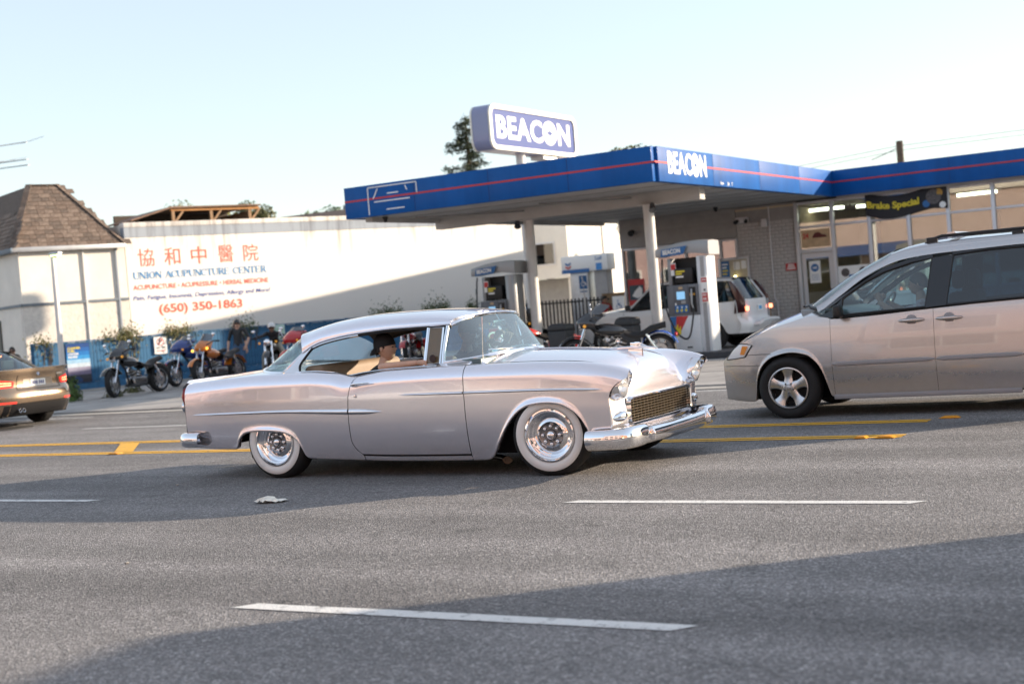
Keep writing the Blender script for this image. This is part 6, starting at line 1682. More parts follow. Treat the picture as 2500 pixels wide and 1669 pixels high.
for s in (1,-1):
    MB().tube([(x, s*(vw(x)+vprof(vb(x))-.004), vb(x)+.004) for x in np.linspace(-3.45,-.5,24)], .010, 6).build('belt_seal', M_BLACK, van)
    m_ = MB().box(-.66,-.575,*sorted((s*.93,s*1.07)),1.025,1.165).build('door_mirror', M_BLACK, van, bevel=.03, seg=3); MB().box(-.62,-.55,s*.88-.03,s*.95,1.045,1.09).build('mirror_arm', M_BLACK, m_)
    for xh in (-1.33, -1.70):
        h = MB().tube([(xh-.125,s*(vw(xh)+vprof(.96)+.004),.957),(xh-.06,s*(vw(xh)+vprof(.96)+.026),.958),(xh+.06,s*(vw(xh)+vprof(.96)+.026),.958),(xh+.125,s*(vw(xh)+vprof(.96)+.004),.957)], [.012,.02,.02,.012], 10).build('door_handle', M_CHAMP, van, smooth=True)
        MB().lathe([(0,s*.006),(.05,s*.005),(.058,0)], (xh,s*(vw(xh)+vprof(.96)),.955), 'y', 20).build('handle_cup', M_MOULD, h, smooth=True)
    for a, b_ in ((-1.535,-.49),(-2.38,-1.555)):
        g = []
        for x in np.linspace(a, b_, 14):
            e_ = min(1, (x-a)/.05, (b_-x)/.05); hh = .024*max(.15,e_)**.5; z = .553+ .012*(-x-.5)/1.9; y = vw(x)
            g.append([(x, s*(y-.003), z+hh), (x, s*(y+.012), z+hh*.7), (x, s*(y+.016), z), (x, s*(y+.012), z-hh*.7), (x, s*(y-.003), z-hh)])
        MB().grid(g).build('side_moulding', M_MOULD, van, smooth=True)
    # roof rack
    rk = MB().tube([(-1.44,s*.60,1.695),(-1.52,s*.60,1.75),(-1.62,s*.60,1.775),(-3.2,s*.60,1.785),(-3.3,s*.60,1.74)], .016, 8).build('roof_rail', M_BLACK, van, smooth=True)
    for xx in (-1.52,-2.35): MB().box(xx-.06,xx+.05,s*.60-.02,s*.60+.02,1.70,1.77).build('rail_foot', M_BLACK, rk, bevel=.01)
for xx in (-1.72,-2.6): MB().prism([(xx-.05,1.79),(xx+.05,1.79),(xx+.03,1.81),(xx-.03,1.81)], -.62, .62, 'y').build('cross_bar', M_ALU, van)
# lower body, rear, floor, seats
for s in (1,-1): MB().box(-2.34,-.48,s*.86-.02,s*.86+.03,.185,.235).build('sill', M_MOULD, van, bevel=.01)
MB().box(-3.48,.6,-.72,.72,.20,.55).build('underbody', M_DARK, van)
MB().box(-3.54,-3.48,-.80,.80,.25,1.14).build('tailgate', M_CHAMP, van, bevel=.02); MB().prism([(-3.54,1.14),(-3.48,1.14),(-3.46,1.66),(-3.51,1.66)], -.70, .70, 'y').build('tail_window', M_TINT, van)
for s in (1,-1): MB().box(-3.56,-3.47,s*.80-.06,s*.80+.05,.75,1.30).build('tail_lamp', mat('tail_red'), van, bevel=.01)
MB().box(-3.45,.02,-.86,.86,.64,.72).build('inner_floor', M_DARK, van)
M_GSEAT = mat('grey_seat', (.10,.10,.11), .8)
for x, y in ((-1.70,.40),(-1.70,-.40),(-2.5,.40),(-2.5,-.40)):
    st_ = MB().box(x-.08,x+.06,y-.24,y+.24,.62,1.20).build('seat', M_GSEAT, van, bevel=.05, seg=3); MB().box(x-.06,x+.04,y-.13,y+.13,1.23,1.42).build('headrest', M_GSEAT, st_, bevel=.045, seg=3)
    MB().box(x+.0,x+.5,y-.24,y+.24,.60,.74).build('cushion', M_GSEAT, st_, bevel=.04)
MB().prism([(-.12,1.13),(-.45,1.12),(-.75,1.06),(-.72,.8),(-.2,.8)], -.70, .70, 'y').build('dashboard', mat('dash_grey', (.28,.30,.31), .7), van, bevel=.02)
sw = MB().lathe([(.185+.014*math.cos(a), .014*math.sin(a)) for a in np.linspace(0,2*math.pi,9)[:-1]], (0,0,0), 'x', 32, closed=True).build('steering_wheel', mat('wheel_grey', (.35,.37,.38), .5), van, loc=(-.95,.42,1.09), rot=(0,R(-35),0), smooth=True)
MB().box(-.02,.03,-.06,.06,-.05,.05).build('hub', M_GSEAT, sw, bevel=.02)
mi_ = MB().box(-1.02,-.99,-.11,.11,1.47,1.54).build('mirror', M_BLACK, van, bevel=.015)
for s in (1,-1):
    wheel(van, (0, s*.905, .325), s, .335, .21, M_ALU, 'alloy', False, .215); wheel(van, (-2.86, s*.90, .325), s, .335, .21, M_ALU, 'alloy', False, .215)
    for xx in (0,-2.86): MB().box(xx-.45,xx+.45,s*.70-.02,s*.70+.02,.2,.75).build('wheel_house', M_DARK, van)
# driver: seated on the left side (near the camera), facing -X
DV = (-1.31, .44, 1.31)
e = seated(VO, R(180), 'minivan driver with dark hair and plaid shirt holding the wheel', [M_SKIN2, M_PLAID, M_JEANS, M_SHOE], DV, (1,.1,-.05),
    ((-1.12,.66,1.02), (-.93,.60,1.16), 1, 0), ((-1.12,.20,1.02), (-.92,.28,1.15), 1, 0), k=.95, hipz=.70,
    hands=(((-.95,.58,1.16), (.4,-.3,.8), (-.3,.5,.5), (0,-1,.2), 1.3), ((-.93,.29,1.15), (.4,.3,.8), (-.4,-.3,.6), (0,1,.2), 1.3)))
hair_part(e, (DV[0]-.008,DV[1],DV[2]+.004), (1,.1,0), (0,0,1), .97, M_HAIR, .66)
# ---------------------------------------------------------------- bronze sedan, seen from behind, heading -X
M_BRONZE = mat('bronze_paint', (.34,.25,.17), .26, metal=.8, coat=1., crough=.02)
dusty(M_BRONZE, .42, (.22,.19,.16), .6)
SO = (-22.9, 16.62, 0)
sw_ = cspl([-3.75,-3.6,-3.3,-2.8,-1.4,0,.5,.8,.95],[.70,.82,.885,.905,.905,.90,.86,.74,.5])
sbz = cspl([-3.75,-3.6,-3.2,-2.6,-1.4,-.4,0,.5,.9],[.90,.93,.95,.95,.93,.90,.86,.78,.66])
slz = cspl([-3.75,-3.25,-3.17,-3.12,-3.05,-2.9,-2.78,-2.65,-2.5,-2.43,-2.38,-2.3,-.45,-.38,-.3,0,.3,.37,.42,.95],[.28,.26,.30,.45,.57,.655,.67,.65,.57,.45,.30,.21,.20,.30,.52,.67,.53,.30,.22,.22])
spf = cspl([.15,.25,.4,.6,.8,.96],[-.06,-.035,-.012,0,-.012,-.045])
sed, SG, SN = modern_car('bronze_sedan', SO, R(180), 'bronze sedan with lit red tail lamps driving out of view at left', 'car', M_BRONZE,
    dict(w=sw_, belt=sbz, low=slz, prof=spf, x0=-3.75, x1=.95, arch=lambda x: 0, xs=colsx((-3.50,-3.2,.04),(-3.2,-3.0,.016),(-3.0,-2.55,.05),(-2.55,-2.3,.016),(-2.3,-1.404,.08),(-1.404,-1.396,.008),(-1.396,-.45,.08),(-.45,-.28,.016),(-.28,.28,.05),(.28,.45,.016),(.45,.95,.04)), cuts=[-1.404], names=['rear_side','front_side']))
g = []
for x in np.linspace(-3.72,-2.55,22):
    zc = cspl([-3.75,-3.6,-3.3,-2.9,-2.5],[1.0,1.005,1.0,1.0,1.0])(x); w = sw_(x)+spf(sbz(x)); g.append([(x-.06*(1-t*t), w*t, sbz(x)+(zc-sbz(x))*(1-t**3)) for t in np.linspace(0,1,13)])
g = np.array(g); gf = np.concatenate([g[:, ::-1]*np.array([1,-1,1]), g[:, 1:]], axis=1); panel('boot_lid', gf, gridnormals(gf), M_BRONZE, sed, (0,0,1))
MB().tube([(-3.765+.09*(abs(y)/.75)**3, y, .998) for y in np.linspace(-.74,.74,21)], .012, 8).build('boot_lip', M_BRONZE, sed, smooth=True)
def sx(y, z):
    """rear face of the sedan"""
    base = cspl([.20,.30,.45,.52,.60,.66,.72,.80,.88,.95,1.0],[-3.66,-3.74,-3.80,-3.815,-3.80,-3.765,-3.735,-3.735,-3.75,-3.775,-3.78])(z); t = abs(y)/.90
    return base + .34*t**5
rp_ = np.array([[(sx(y, z), y, z) for y in np.linspace(-.89,.89,33)] for z in np.linspace(.22,.995,30)])
panel('rear_panel', rp_, gridnormals(rp_), M_BRONZE, sed, (-1,0,0))
def onrear(pts, off, name, m, par, n=6, smooth=False):
    """patch on the rear face from four corners (y, z)"""
    a, b_, c, d = [Vector(p) for p in pts]; gg = []
    for i in range(n+1):
        row = []
        for j in range(n+1):
            u, v = i/n, j/n; p = a*(1-u)*(1-v)+b_*u*(1-v)+c*u*v+d*(1-u)*v; row.append((sx(p.x, p.y)-off, p.x, p.y))
        gg.append(row)
    return MB().grid(gg).build(name, m, par, smooth=True)
M_TAIL = mat('tail_red_lit', (.45,.015,.015), .12, coat=.6, emit=(1.,.05,.03), estr=.9); M_TAILHOT = mat('tail_hot', (.9,.3,.15), .2, emit=(1.,.22,.10), estr=3.2)
for s in (1,-1):
    tl = onrear([(s*.86,.70),(s*.52,.71),(s*.50,.80),(s*.84,.855)], .012, 'tail_lamp', M_TAIL, sed)
    onrear([(s*.80,.735),(s*.56,.74),(s*.55,.755),(s*.80,.755)], .018, 'light_bar', M_TAILHOT, tl); onrear([(s*.80,.785),(s*.56,.775),(s*.55,.788),(s*.80,.805)], .018, 'light_bar', M_TAILHOT, tl)
    onrear([(s*.78,.435),(s*.52,.43),(s*.52,.455),(s*.79,.462)], .006, 'reflector', M_TAIL, sed)
onrear([(-.84,.22),(.84,.22),(.82,.40),(-.82,.40)], .006, 'diffuser', M_BLACK, sed, 12)
onrear([(-.60,.405),(.60,.405),(.60,.425),(-.60,.425)], .010, 'bumper_seam', M_DARK, sed, 12)
for s in (1,-1): onrear([(s*.47,.655),(s*.46,.655),(s*.42,.90),(s*.43,.90)], .004, 'boot_gap', M_DARK, sed)
onrear([(-.46,.648),(.46,.648),(.46,.656),(-.46,.656)], .004, 'boot_gap', M_DARK, sed, 12)
rc_ = onrear([(-.33,.69),(.33,.69),(.31,.83),(-.31,.83)], .003, 'plate_recess', mat('recess_grey', (.30,.26,.22), .4, metal=.5), sed)
pl = onrear([(-.16,.70),(.16,.70),(.16,.815),(-.16,.815)], .012, 'number_plate', M_SIGNW, sed)
[MB().box(sx(0,.75)-.017, sx(0,.75)-.0145, y_-.012, y_+.012, .728, .785).build('plate_character', mat('plate_blue', (.05,.08,.25), .5), pl) for y_ in (-.11,-.07,-.03,.03,.07,.11)]
bd_ = MB().lathe([(0,-.012),(.03,-.012),(.036,-.006),(.036,.01)], (sx(0,.90),0,.90), 'x', 24).build('badge', M_CHROME, sed, smooth=True)
for a0, m_ in ((0,mat('badge_blue', (.05,.2,.55), .3)),(90,M_SIGNW),(180,mat('badge_blue')),(270,M_SIGNW)):
    MB().add([(sx(0,.90)-.0135,0,.90)]+[(sx(0,.90)-.0135, .024*math.cos(R(a0+k*18)), .90+.024*math.sin(R(a0+k*18))) for k in range(6)], [(0,k+1,k+2) for k in range(5)]).build('roundel', m_, bd_, fix=False)
onrear([(-.56,.862),(-.42,.862),(-.42,.892),(-.56,.892)], .006, 'model_script', mat('script_chrome', (.75,.72,.66), .3, metal=1), sed, 3)
ex_ = [MB().lathe([(.030,.06),(.034,-.02),(.030,-.024),(.024,-.02),(.022,.06)], (sx(.40,.31)-.01, y, .30), 'x', 18).build('exhaust_tip', M_CHROME, sed, smooth=True) for y in (.37,.45)]
# glasshouse
def glasshouse(e, paint, roofx, roofz, roofy, wsb, wst, bwb, bwt, sidepts, glass_m=M_CARGLASS):
    rg = []
    for x in np.linspace(roofx[0], roofx[1], 18):
        row = []
        for k in range(13):
            a = (math.pi/2)*k/12; sy, cz_ = math.sin(a)**.72, math.cos(a)**.72; row.append((x, roofy(x)*sy, roofz(x)-.075+.075*cz_))
        rg.append(row)
    rg = np.array(rg); q = np.concatenate([rg[:, ::-1]*np.array([1,-1,1]), rg[:, 1:]], axis=1); panel('roof', q, gridnormals(q), paint, e, (0,0,1))
    for nm, A_, B_ in (('windscreen', wsb, wst), ('rear_screen', bwb, bwt)):
        A_, B_ = crom(A_, 5), crom(B_, 5); both(nm, [[tuple(a.lerp(b_, t)) for t in np.linspace(0,1,7)] for a, b_ in zip(A_, B_)], glass_m, e, (1 if nm == 'windscreen' else -1,0,1))
        for s in (1,-1): MB().tube([(A_[-1].x, s*A_[-1].y, A_[-1].z), ((A_[-1].x+B_[-1].x)/2, s*(A_[-1].y+B_[-1].y)/2, (A_[-1].z+B_[-1].z)/2+.01), (B_[-1].x, s*B_[-1].y, B_[-1].z)], .028, 8).build('pillar', paint, e, smooth=True)
    for pts in sidepts:
        for s in (1,-1):
            q = [(x, s*y, z) for x, y, z in pts]; o = MB().add(q, [tuple(range(len(q)))]).build('side_window', M_TINT, e); MB().tube(q, .012, 6, closed=True).build('seal', M_BLACK, o)
glasshouse(sed, M_BRONZE, (-2.45,-1.05), cspl([-2.5,-1.9,-1.0],[1.33,1.385,1.345]), cspl([-2.5,-1.9,-1.0],[.60,.62,.62]),
    [(-.25,0,.96),(-.32,.4,.96),(-.5,.72,.94)], [(-1.05,0,1.345),(-1.06,.3,1.34),(-1.1,.56,1.29)], [(-3.10,0,1.0),(-3.05,.4,1.0),(-2.9,.74,.975)], [(-2.46,0,1.335),(-2.45,.3,1.33),(-2.40,.56,1.275)],
    [[(-.62,.80,.94),(-1.15,.63,1.27),(-1.70,.645,1.30),(-1.72,.83,.95)], [(-1.78,.83,.95),(-1.76,.645,1.30),(-2.36,.60,1.26),(-2.72,.76,.97)]])
for y in (.36,-.36):
    hr = MB().box(-2.62,-2.54,y-.12,y+.12,1.0,1.16).build('headrest', mat('beige_leather', (.55,.46,.34), .6), sed, bevel=.03, seg=3)
MB().box(-2.75,-2.5,-.66,.66,.6,.99).build('rear_seat', mat('beige_leather'), sed, bevel=.04)
MB().box(-3.6,.5,-.70,.70,.20,.5).build('underbody', M_DARK, sed); MB().box(-3.6,.3,-.80,.80,.66,.72).build('inner_floor', M_DARK, sed)
MB().box(-2.84,-2.80,-.03,.03,1.235,1.25).build('brake_light', M_TAILHOT, sed)
fr_ = np.array([[(.95-.45*t**4-.1*abs(z-.5), y*.88, z) for y in np.linspace(-1,1,15) for t in (abs(y),)] for z in np.linspace(.2,.72,10)]); panel('front_panel', fr_, gridnormals(fr_), M_BRONZE, sed, (1,0,0))
bh_ = np.array([[(x, y*(sw_(x)+spf(sbz(x))), sbz(x)+.06*(1-y*y)) for y in np.linspace(-1,1,15)] for x in np.linspace(-.4,.95,12)]); panel('bonnet', bh_, gridnormals(bh_), M_BRONZE, sed, (0,0,1))
for s in (1,-1):
    wheel(sed, (0, s*.895, .32), s, .33, .22, M_ALU, 'alloy', False, .215); wheel(sed, (-2.81, s*.895, .32), s, .33, .22, M_ALU, 'alloy', False, .215)

# ---------------------------------------------------------------- white sport utility at the pumps (heading -X) and the dark one out of frame
def suv(loc, rz, lab, paint, plate=True, hang=True):
    w = cspl([-3.45,-3.3,-3,-2,-1,0,.5,.75,.85],[.70,.80,.86,.885,.885,.88,.83,.70,.5]); bz = cspl([-3.5,-2.6,-1.5,-.6,-.3,.3,.6,.85],[1.06,1.04,1.0,.99,1.0,.95,.88,.72])
    lz = cspl([-3.5,-3.02,-2.95,-2.9,-2.8,-2.65,-2.5,-2.35,-2.25,-2.2,-2.12,-.45,-.38,-.3,-.2,0,.2,.3,.36,.42,.85],[.34,.34,.38,.50,.62,.69,.70,.67,.58,.45,.30,.28,.34,.56,.66,.71,.66,.55,.34,.30,.34]); pf = cspl([.2,.35,.6,.85,1.05],[-.04,-.02,0,-.01,-.04])
    e, G_, N_ = modern_car('sport_utility', loc, rz, lab, 'car', paint, dict(w=w, belt=bz, low=lz, prof=pf, x0=-3.45, x1=.85, arch=lambda x: (max(0,1-abs(x)/.42)**.5 if abs(x) < .42 else max(0,1-abs(x+2.6)/.42)**.5 if abs(x+2.6) < .42 else 0),
        xs=colsx((-3.42,-3.05,.05),(-3.05,-2.8,.016),(-2.8,-2.4,.05),(-2.4,-2.1,.016),(-2.1,-1.494,.08),(-1.494,-1.486,.008),(-1.486,-.494,.08),(-.494,-.486,.008),(-.486,-.3,.016),(-.3,.2,.05),(.2,.45,.016),(.45,.85,.05)), cuts=[-1.494,-.494], names=['rear_quarter','front_door','front_fender']))
    bh = np.array([[(x, y*(w(x)+pf(bz(x))), bz(x)+.07*(1-abs(y)**2.2)) for y in np.linspace(-1,1,17)] for x in np.linspace(-.6,.85,16)]); panel('bonnet', bh, gridnormals(bh), paint, e, (0,0,1))
    fr = np.array([[(.86-.36*abs(y)**4, y*.84, z) for y in np.linspace(-1,1,15)] for z in np.linspace(.34,.78,8)]); panel('front_panel', fr, gridnormals(fr), paint, e, (1,0,0))
    rx_ = cspl([.34,.5,.62,.66,.8,1.05,1.1],[-3.46,-3.52,-3.50,-3.44,-3.44,-3.42,-3.40])
    rr_ = np.array([[(rx_(z)+.22*abs(y)**6, y*.86, z) for y in np.linspace(-1,1,21)] for z in np.linspace(.34,1.08,16)]); panel('tailgate', rr_, gridnormals(rr_), paint, e, (-1,0,0))
    glasshouse(e, paint, (-3.05,-1.05), cspl([-3.1,-2,-1],[1.58,1.63,1.585]), cspl([-3.1,-2,-1],[.62,.66,.64]),
        [(-.35,0,1.07),(-.42,.4,1.06),(-.6,.76,1.02)], [(-1.08,0,1.58),(-1.1,.3,1.575),(-1.14,.60,1.53)], [(-3.42,0,1.09),(-3.40,.4,1.09),(-3.30,.76,1.07)], [(-3.10,0,1.565),(-3.09,.3,1.56),(-3.05,.60,1.50)],
        [[(-.66,.85,1.01),(-1.18,.66,1.50),(-1.66,.68,1.54),(-1.68,.86,1.02)], [(-1.75,.86,1.03),(-1.73,.68,1.54),(-2.36,.67,1.53),(-2.40,.85,1.05)], [(-2.52,.85,1.06),(-2.46,.67,1.52),(-2.95,.63,1.48),(-2.80,.80,1.10)]], M_TINT)
    for s in (1,-1):
        MB().prism([(-3.15,.78),(-3.42,.80),(-3.40,1.10),(-3.25,1.36),(-3.12,1.5),(-3.06,1.5),(-3.20,1.1)], s*.80-.03, s*.80+.05, 'y').build('lamp_cluster', mat('lamp_dark', (.05,.01,.012), .15, coat=.5), e, bevel=.01)
        MB().box(-3.465,-3.40,s*.77-.045,s*.77+.045,.83,.92).build('tail_lamp', M_TAILHOT, e, bevel=.01)
        MB().box(-1.78,-1.62,*sorted((s*.885,s*.905)),.84,.88).build('door_handle', paint, e, bevel=.006)
        hl = MB().prism([(.55,.70),(.75,.68),(.70,.82),(.50,.84)], s*.72-.05, s*.72+.06, 'y').build('headlamp', mat('clear_lens'), e, bevel=.01); MB().box(.56,.60,*sorted((s*.77,s*.80)),.74,.80).build('indicator', mat('indicator_amber'), hl)
        MB().box(-.70,-.60,*sorted((s*.90,s*1.02)),1.02,1.14).build('door_mirror', M_BLACK, e, bevel=.02)
        wheel(e, (0, s*.885, .34), s, .345, .21, M_ALU, 'alloy', False, .21); wheel(e, (-2.6, s*.885, .34), s, .345, .21, M_ALU, 'alloy', False, .21)
    MB().box(-3.3,.6,-.68,.68,.28,.6).build('underbody', M_DARK, e); MB().box(-3.3,.3,-.80,.80,.70,.76).build('inner_floor', M_DARK, e)
    MB().box(-1.75,-1.6,-.6,.6,.76,1.35).build('seat_row', M_GSEAT, e, bevel=.05)
    if plate:
        q = MB().box(-3.462,-3.45,-.15,.15,.80,.94).build('number_plate', M_SIGNW, e); MB().box(-3.466,-3.463,-.09,.09,.83,.91).build('plate_picture', mat('plate_sky', (.08,.35,.65), .5), q)
    if hang: MB().tube([(-3.45,-.55,.50),(-3.62,-.55,.52),(-3.68,-.50,.58),(-3.68,-.1,.60),(-3.68,.1,.60),(-3.68,.50,.58),(-3.62,.55,.52),(-3.45,.55,.50)], .045, 10).build('rear_guard', paint, e, smooth=True)
    return e
M_WHITEP = mat('white_paint', (.70,.71,.72), .35, coat=.8)
wsuv = suv((-14.05, 29.55, .035), R(180), 'white sport utility parked behind the right pump', M_WHITEP)
# cars parked along the near kerb, behind the camera: only their reflections show in the paintwork
for src, x, rz, lab in ((wsuv, -12.2, 0, 'white sport utility parked on the near kerb, seen only as a reflection'), (sed, -18.6, 0, 'bronze sedan parked on the near kerb, seen only as a reflection'), (sed, 6.2, 0, 'bronze sedan parked near the camera, seen only as a reflection')):
    c = copy_tree(src); c.location = (x, -.05, 0); c.rotation_euler = (0, 0, rz); c['label'] = lab; c['group'] = 'cars parked on the near kerb'
tk = empty('box_truck', (3.2, 10.6, 0), 0, 'white box truck ahead of the coupe, beyond the right edge of view', 'truck')
MB().box(0,4.0,-1.0,1.0,.75,2.75).build('cargo_box', M_WHITEP, tk, bevel=.03)
MB().prism([(4.1,.5),(6.0,.5),(6.05,.95),(5.75,1.25),(5.25,2.05),(4.1,2.1)], -.92, .92, 'y').build('cab', M_WHITEP, tk, bevel=.06, seg=3)
MB().prism([(5.30,1.95),(5.72,1.30),(5.74,1.32),(5.33,1.98)], -.80, .80, 'y').build('windscreen', M_TINT, tk)
for s in (1,-1):
    MB().prism([(4.35,1.30),(5.55,1.30),(5.15,1.92),(4.35,1.95)], s*.925-.004, s*.925+.004, 'y').build('side_window', M_TINT, tk)
    wheel(tk, (5.2, s*.92, .38), s, .385, .22, M_ALU, 'alloy', False, .22); wheel(tk, (.9, s*.92, .38), s, .385, .22, M_ALU, 'alloy', False, .22)
    MB().box(-.03,.0,s*.85-.08,s*.85+.08,.85,1.1).build('tail_lamp', mat('tail_red'), tk)
MB().box(-.05,5.8,-.45,.45,.5,.74).build('chassis', M_BLACK, tk); MB().box(-.1,.05,-.95,.95,.45,.60).build('rear_bumper', M_BLACK, tk)
for k in range(3): MB().box(-.012,-.002,-.95+.64*k,-.33+.64*k,.80,2.70).build('rear_door', M_WHITEP, tk)
# ---------------------------------------------------------------- pump islands and pumps
for (x0, x1, y, lab) in ((-12.6,-9.3,25.95,'dark painted pump island under the right pump'), (-16.9,-14.2,27.0,'dark painted pump island under the left pump')):
    o = MB().prism(rrect(x0,x1,y-.55,y+.55,.4,6), .0, .17, 'z').build('pump_island', M_ISLE, bevel=.02); tag(o, lab, 'kerb')
M_PGREY = mat('pump_grey', (.16,.165,.18), .45, var=.08); M_PSILV = mat('pump_silver', (.34,.35,.36), .4, metal=.3); M_PWHITE = mat('pump_white', (.72,.74,.76), .4)
def pump(loc, lab, placard=True):
    e = empty('fuel_pump', loc, 0, lab, 'fuel pump'); e.scale = (.80, .95, .965)
    z0 = .17
    lo = MB().box(-.50,.30,-.28,.28,z0,z0+.78).build('cabinet', M_PWHITE, e, bevel=.01)
    MB().add([(-.49,-.2835,z0+.02),(-.49,-.2835,z0+.77),(-.32,-.2835,z0+.77),(-.42,-.2835,z0+.10)], [(0,1,2,3)]).build('blue_stripe', M_SBLUE, lo)
    MB().add([(-.32,-.284,z0+.77),(.0,-.284,z0+.77),(-.30,-.284,z0+.35),(-.36,-.284,z0+.42)], [(0,1,2,3)]).build('red_stripe', M_SRED, lo)
    MB().add([(-.36,-.2845,z0+.34),(-.22,-.2845,z0+.40),(-.22,-.2845,z0+.58),(-.28,-.2845,z0+.50),(-.30,-.2845,z0+.62),(-.35,-.2845,z0+.52),(-.38,-.2845,z0+.60)], [tuple(range(7))]).build('crown_emblem', M_SYEL, lo)
    MB().add([(-.49,-.2838,z0+.02),(-.42,-.2838,z0+.10),(-.36,-.2838,z0+.40),(-.42,-.2838,z0+.45)], [(0,1,2,3)]).build('blue_stripe', M_SBLUE, lo) if False else None
    MB().box(-.08,.06,-.286,-.281,z0+.10,z0+.13).build('maker_plate', M_BLACK, lo)
    mid = MB().box(-.52,.30,-.30,.30,z0+.785,z0+1.42).build('dispenser_panel', M_PGREY, e, bevel=.012)
    MB().box(-.34,.06,-.318,-.300,z0+.84,z0+1.40).build('display_bezel', mat('bezel_grey', (.11,.115,.13), .4), mid, bevel=.006)
    MB().box(-.25,-.03,-.324,-.319,z0+1.12,z0+1.28).build('screen', mat('screen_blue', (.20,.38,.55), .2, emit=(.2,.42,.65), estr=.5), mid)
    MB().box(-.19,-.08,-.324,-.319,z0+1.33,z0+1.38).build('price_window', mat('price_tan', (.5,.36,.22), .4), mid)
    MB().box(-.14,-.02,-.324,-.319,z0+1.03,z0+1.09).build('keypad', M_PSILV, mid); MB().box(-.31,-.27,-.324,-.319,z0+1.00,z0+1.05).build('card_slot', M_SIGNW, mid)
    gp_ = MB().box(-.32,.04,-.326,-.3185,z0+.845,z0+1.0).build('grade_panel', M_SBLUE, mid)
    for k in range(3):
        MB().lathe([(0,-.004),(.028,-.004),(.03,0)], (-.26+.12*k,-.326,z0+.89), 'y', 14).build('grade_button', M_SYEL, gp_); MB().lathe([(0,-.004),(.02,-.004),(.022,0)], (-.25+.12*k,-.326,z0+.955), 'y', 12).build('price_badge', M_SIGNW, gp_)
    MB().box(.09,.26,-.312,-.300,z0+.84,z0+1.36).build('nozzle_bay', M_BLACK, mid); MB().box(.10,.24,-.318,-.313,z0+1.19,z0+1.23).build('warning_strip', mat('warn_orange', (.7,.35,.04), .5), mid)
    MB().tube([(.16,-.33,z0+1.32),(.17,-.36,z0+1.20),(.16,-.36,z0+1.02),(.20,-.36,z0+.90)], [.022,.03,.024,.014], 8).build('nozzle', M_PSILV, mid, smooth=True)
    MB().box(-.52,-.42,-.16,.16,z0+1.425,z0+1.98).build('slim_post', M_PSILV, e, bevel=.01)
    MB().box(-.42,.30,.10,.14,z0+1.425,z0+1.98).build('back_panel', M_BLACK, e)
    tv = MB().box(-.30,.18,-.26,-.12,z0+1.45,z0+1.76).build('media_screen', M_BLACK, e, bevel=.012); [MB().box(-.26,-.26+w_,-.2635,-.2605,z0+z_,z0+z_+.035).build('print_line', m_, tv) for w_, z_, m_ in ((.24,1.68,M_SYEL),(.16,1.63,M_SYEL),(.20,1.57,M_SIGNW))]
    n_ = MB().box(-.40,-.26,-.24,-.235,z0+1.62,z0+1.88).build('notice', M_SIGNW, e); MB().box(-.39,-.27,-.243,-.2405,z0+1.74,z0+1.86).build('notice_print', M_SRED, n_)
    cl = MB().prism([(.30,-.24),(.56,-.24),(.60,-.18),(.60,.18),(.56,.24),(.30,.24)], z0, z0+1.99, 'z').build('side_column', M_PWHITE if placard else M_PSILV, e, bevel=.012)
    MB().box(.40,.50,-.247,-.2405,z0+.02,z0+1.97).build('column_flute', M_PSILV, cl)
    # curved topper
    g = []
    for i in range(15):
        t = i/14; x = -.78+1.46*t; zc = z0+2.06+.14*math.sin(math.pi*min(1,t*.62+.12)); hh = .11+.055*t; yy = .30-.05*(1-t)
        g.append([(x,-yy,zc-hh+ .02*(1-t)),(x,-yy-.02,zc-hh*.2),(x,-yy+.01,zc+hh*.75),(x,0,zc+hh*.85),(x,yy-.01,zc+hh*.75),(x,yy+.02,zc-hh*.2),(x,yy,zc-hh+.02*(1-t)),(x,-yy,zc-hh+.02*(1-t))])
    tp = MB().grid(g).add([tuple(p) for p in g[0][:-1]], [tuple(range(7))]).add([tuple(p) for p in g[-1][:-1]], [tuple(range(7))]).build('topper', M_PSILV, e, smooth=True, ang=40)
    zc = z0+2.105
    bp_ = MB().add([(-.60,-.335,zc-.08),(.02,-.345,zc-.055),(.13,-.345,zc+.115),(-.57,-.335,zc+.07)], [(0,1,2,3)]).build('brand_panel', M_SBLUE, tp)
    me = text_mesh('BEACON', .48, .10, bold=.04); me.materials.clear(); me.materials.append(M_SIGNW); link('lettering', me, tp, (-.53,-.350,zc-.045), (R(90),R(-3),0))
    MB().box(.36,.44,-.05,.05,z0+2.27,z0+2.31).build('call_light', mat('call_green', (.05,.6,.15), .3, emit=(.05,1.,.25), estr=3), e)
    # hoses
    MB().tube(crom([(-.62,-.22,z0+1.98),(-.60,-.30,z0+1.75),(-.56,-.40,z0+1.25),(-.45,-.44,z0+.80),(-.22,-.46,z0+.42),(.0,-.46,z0+.30),(.12,-.45,z0+.42),(.20,-.40,z0+.80),(.20,-.36,z0+.92)], 6), .021, 8).build('hose', M_BLACK, e, smooth=True)
    MB().tube(crom([(-.64,.22,z0+1.98),(-.55,.34,z0+1.65),(-.2,.40,z0+1.55),(.1,.38,z0+1.75),(.3,.28,z0+1.98)], 6), .018, 8).build('hose', M_BLACK, e, smooth=True)
    MB().tube([(-.62,-.30,z0+1.72),(-.62,-.31,z0+1.58)], .03, 8).build('breakaway', M_PSILV, e, smooth=True)
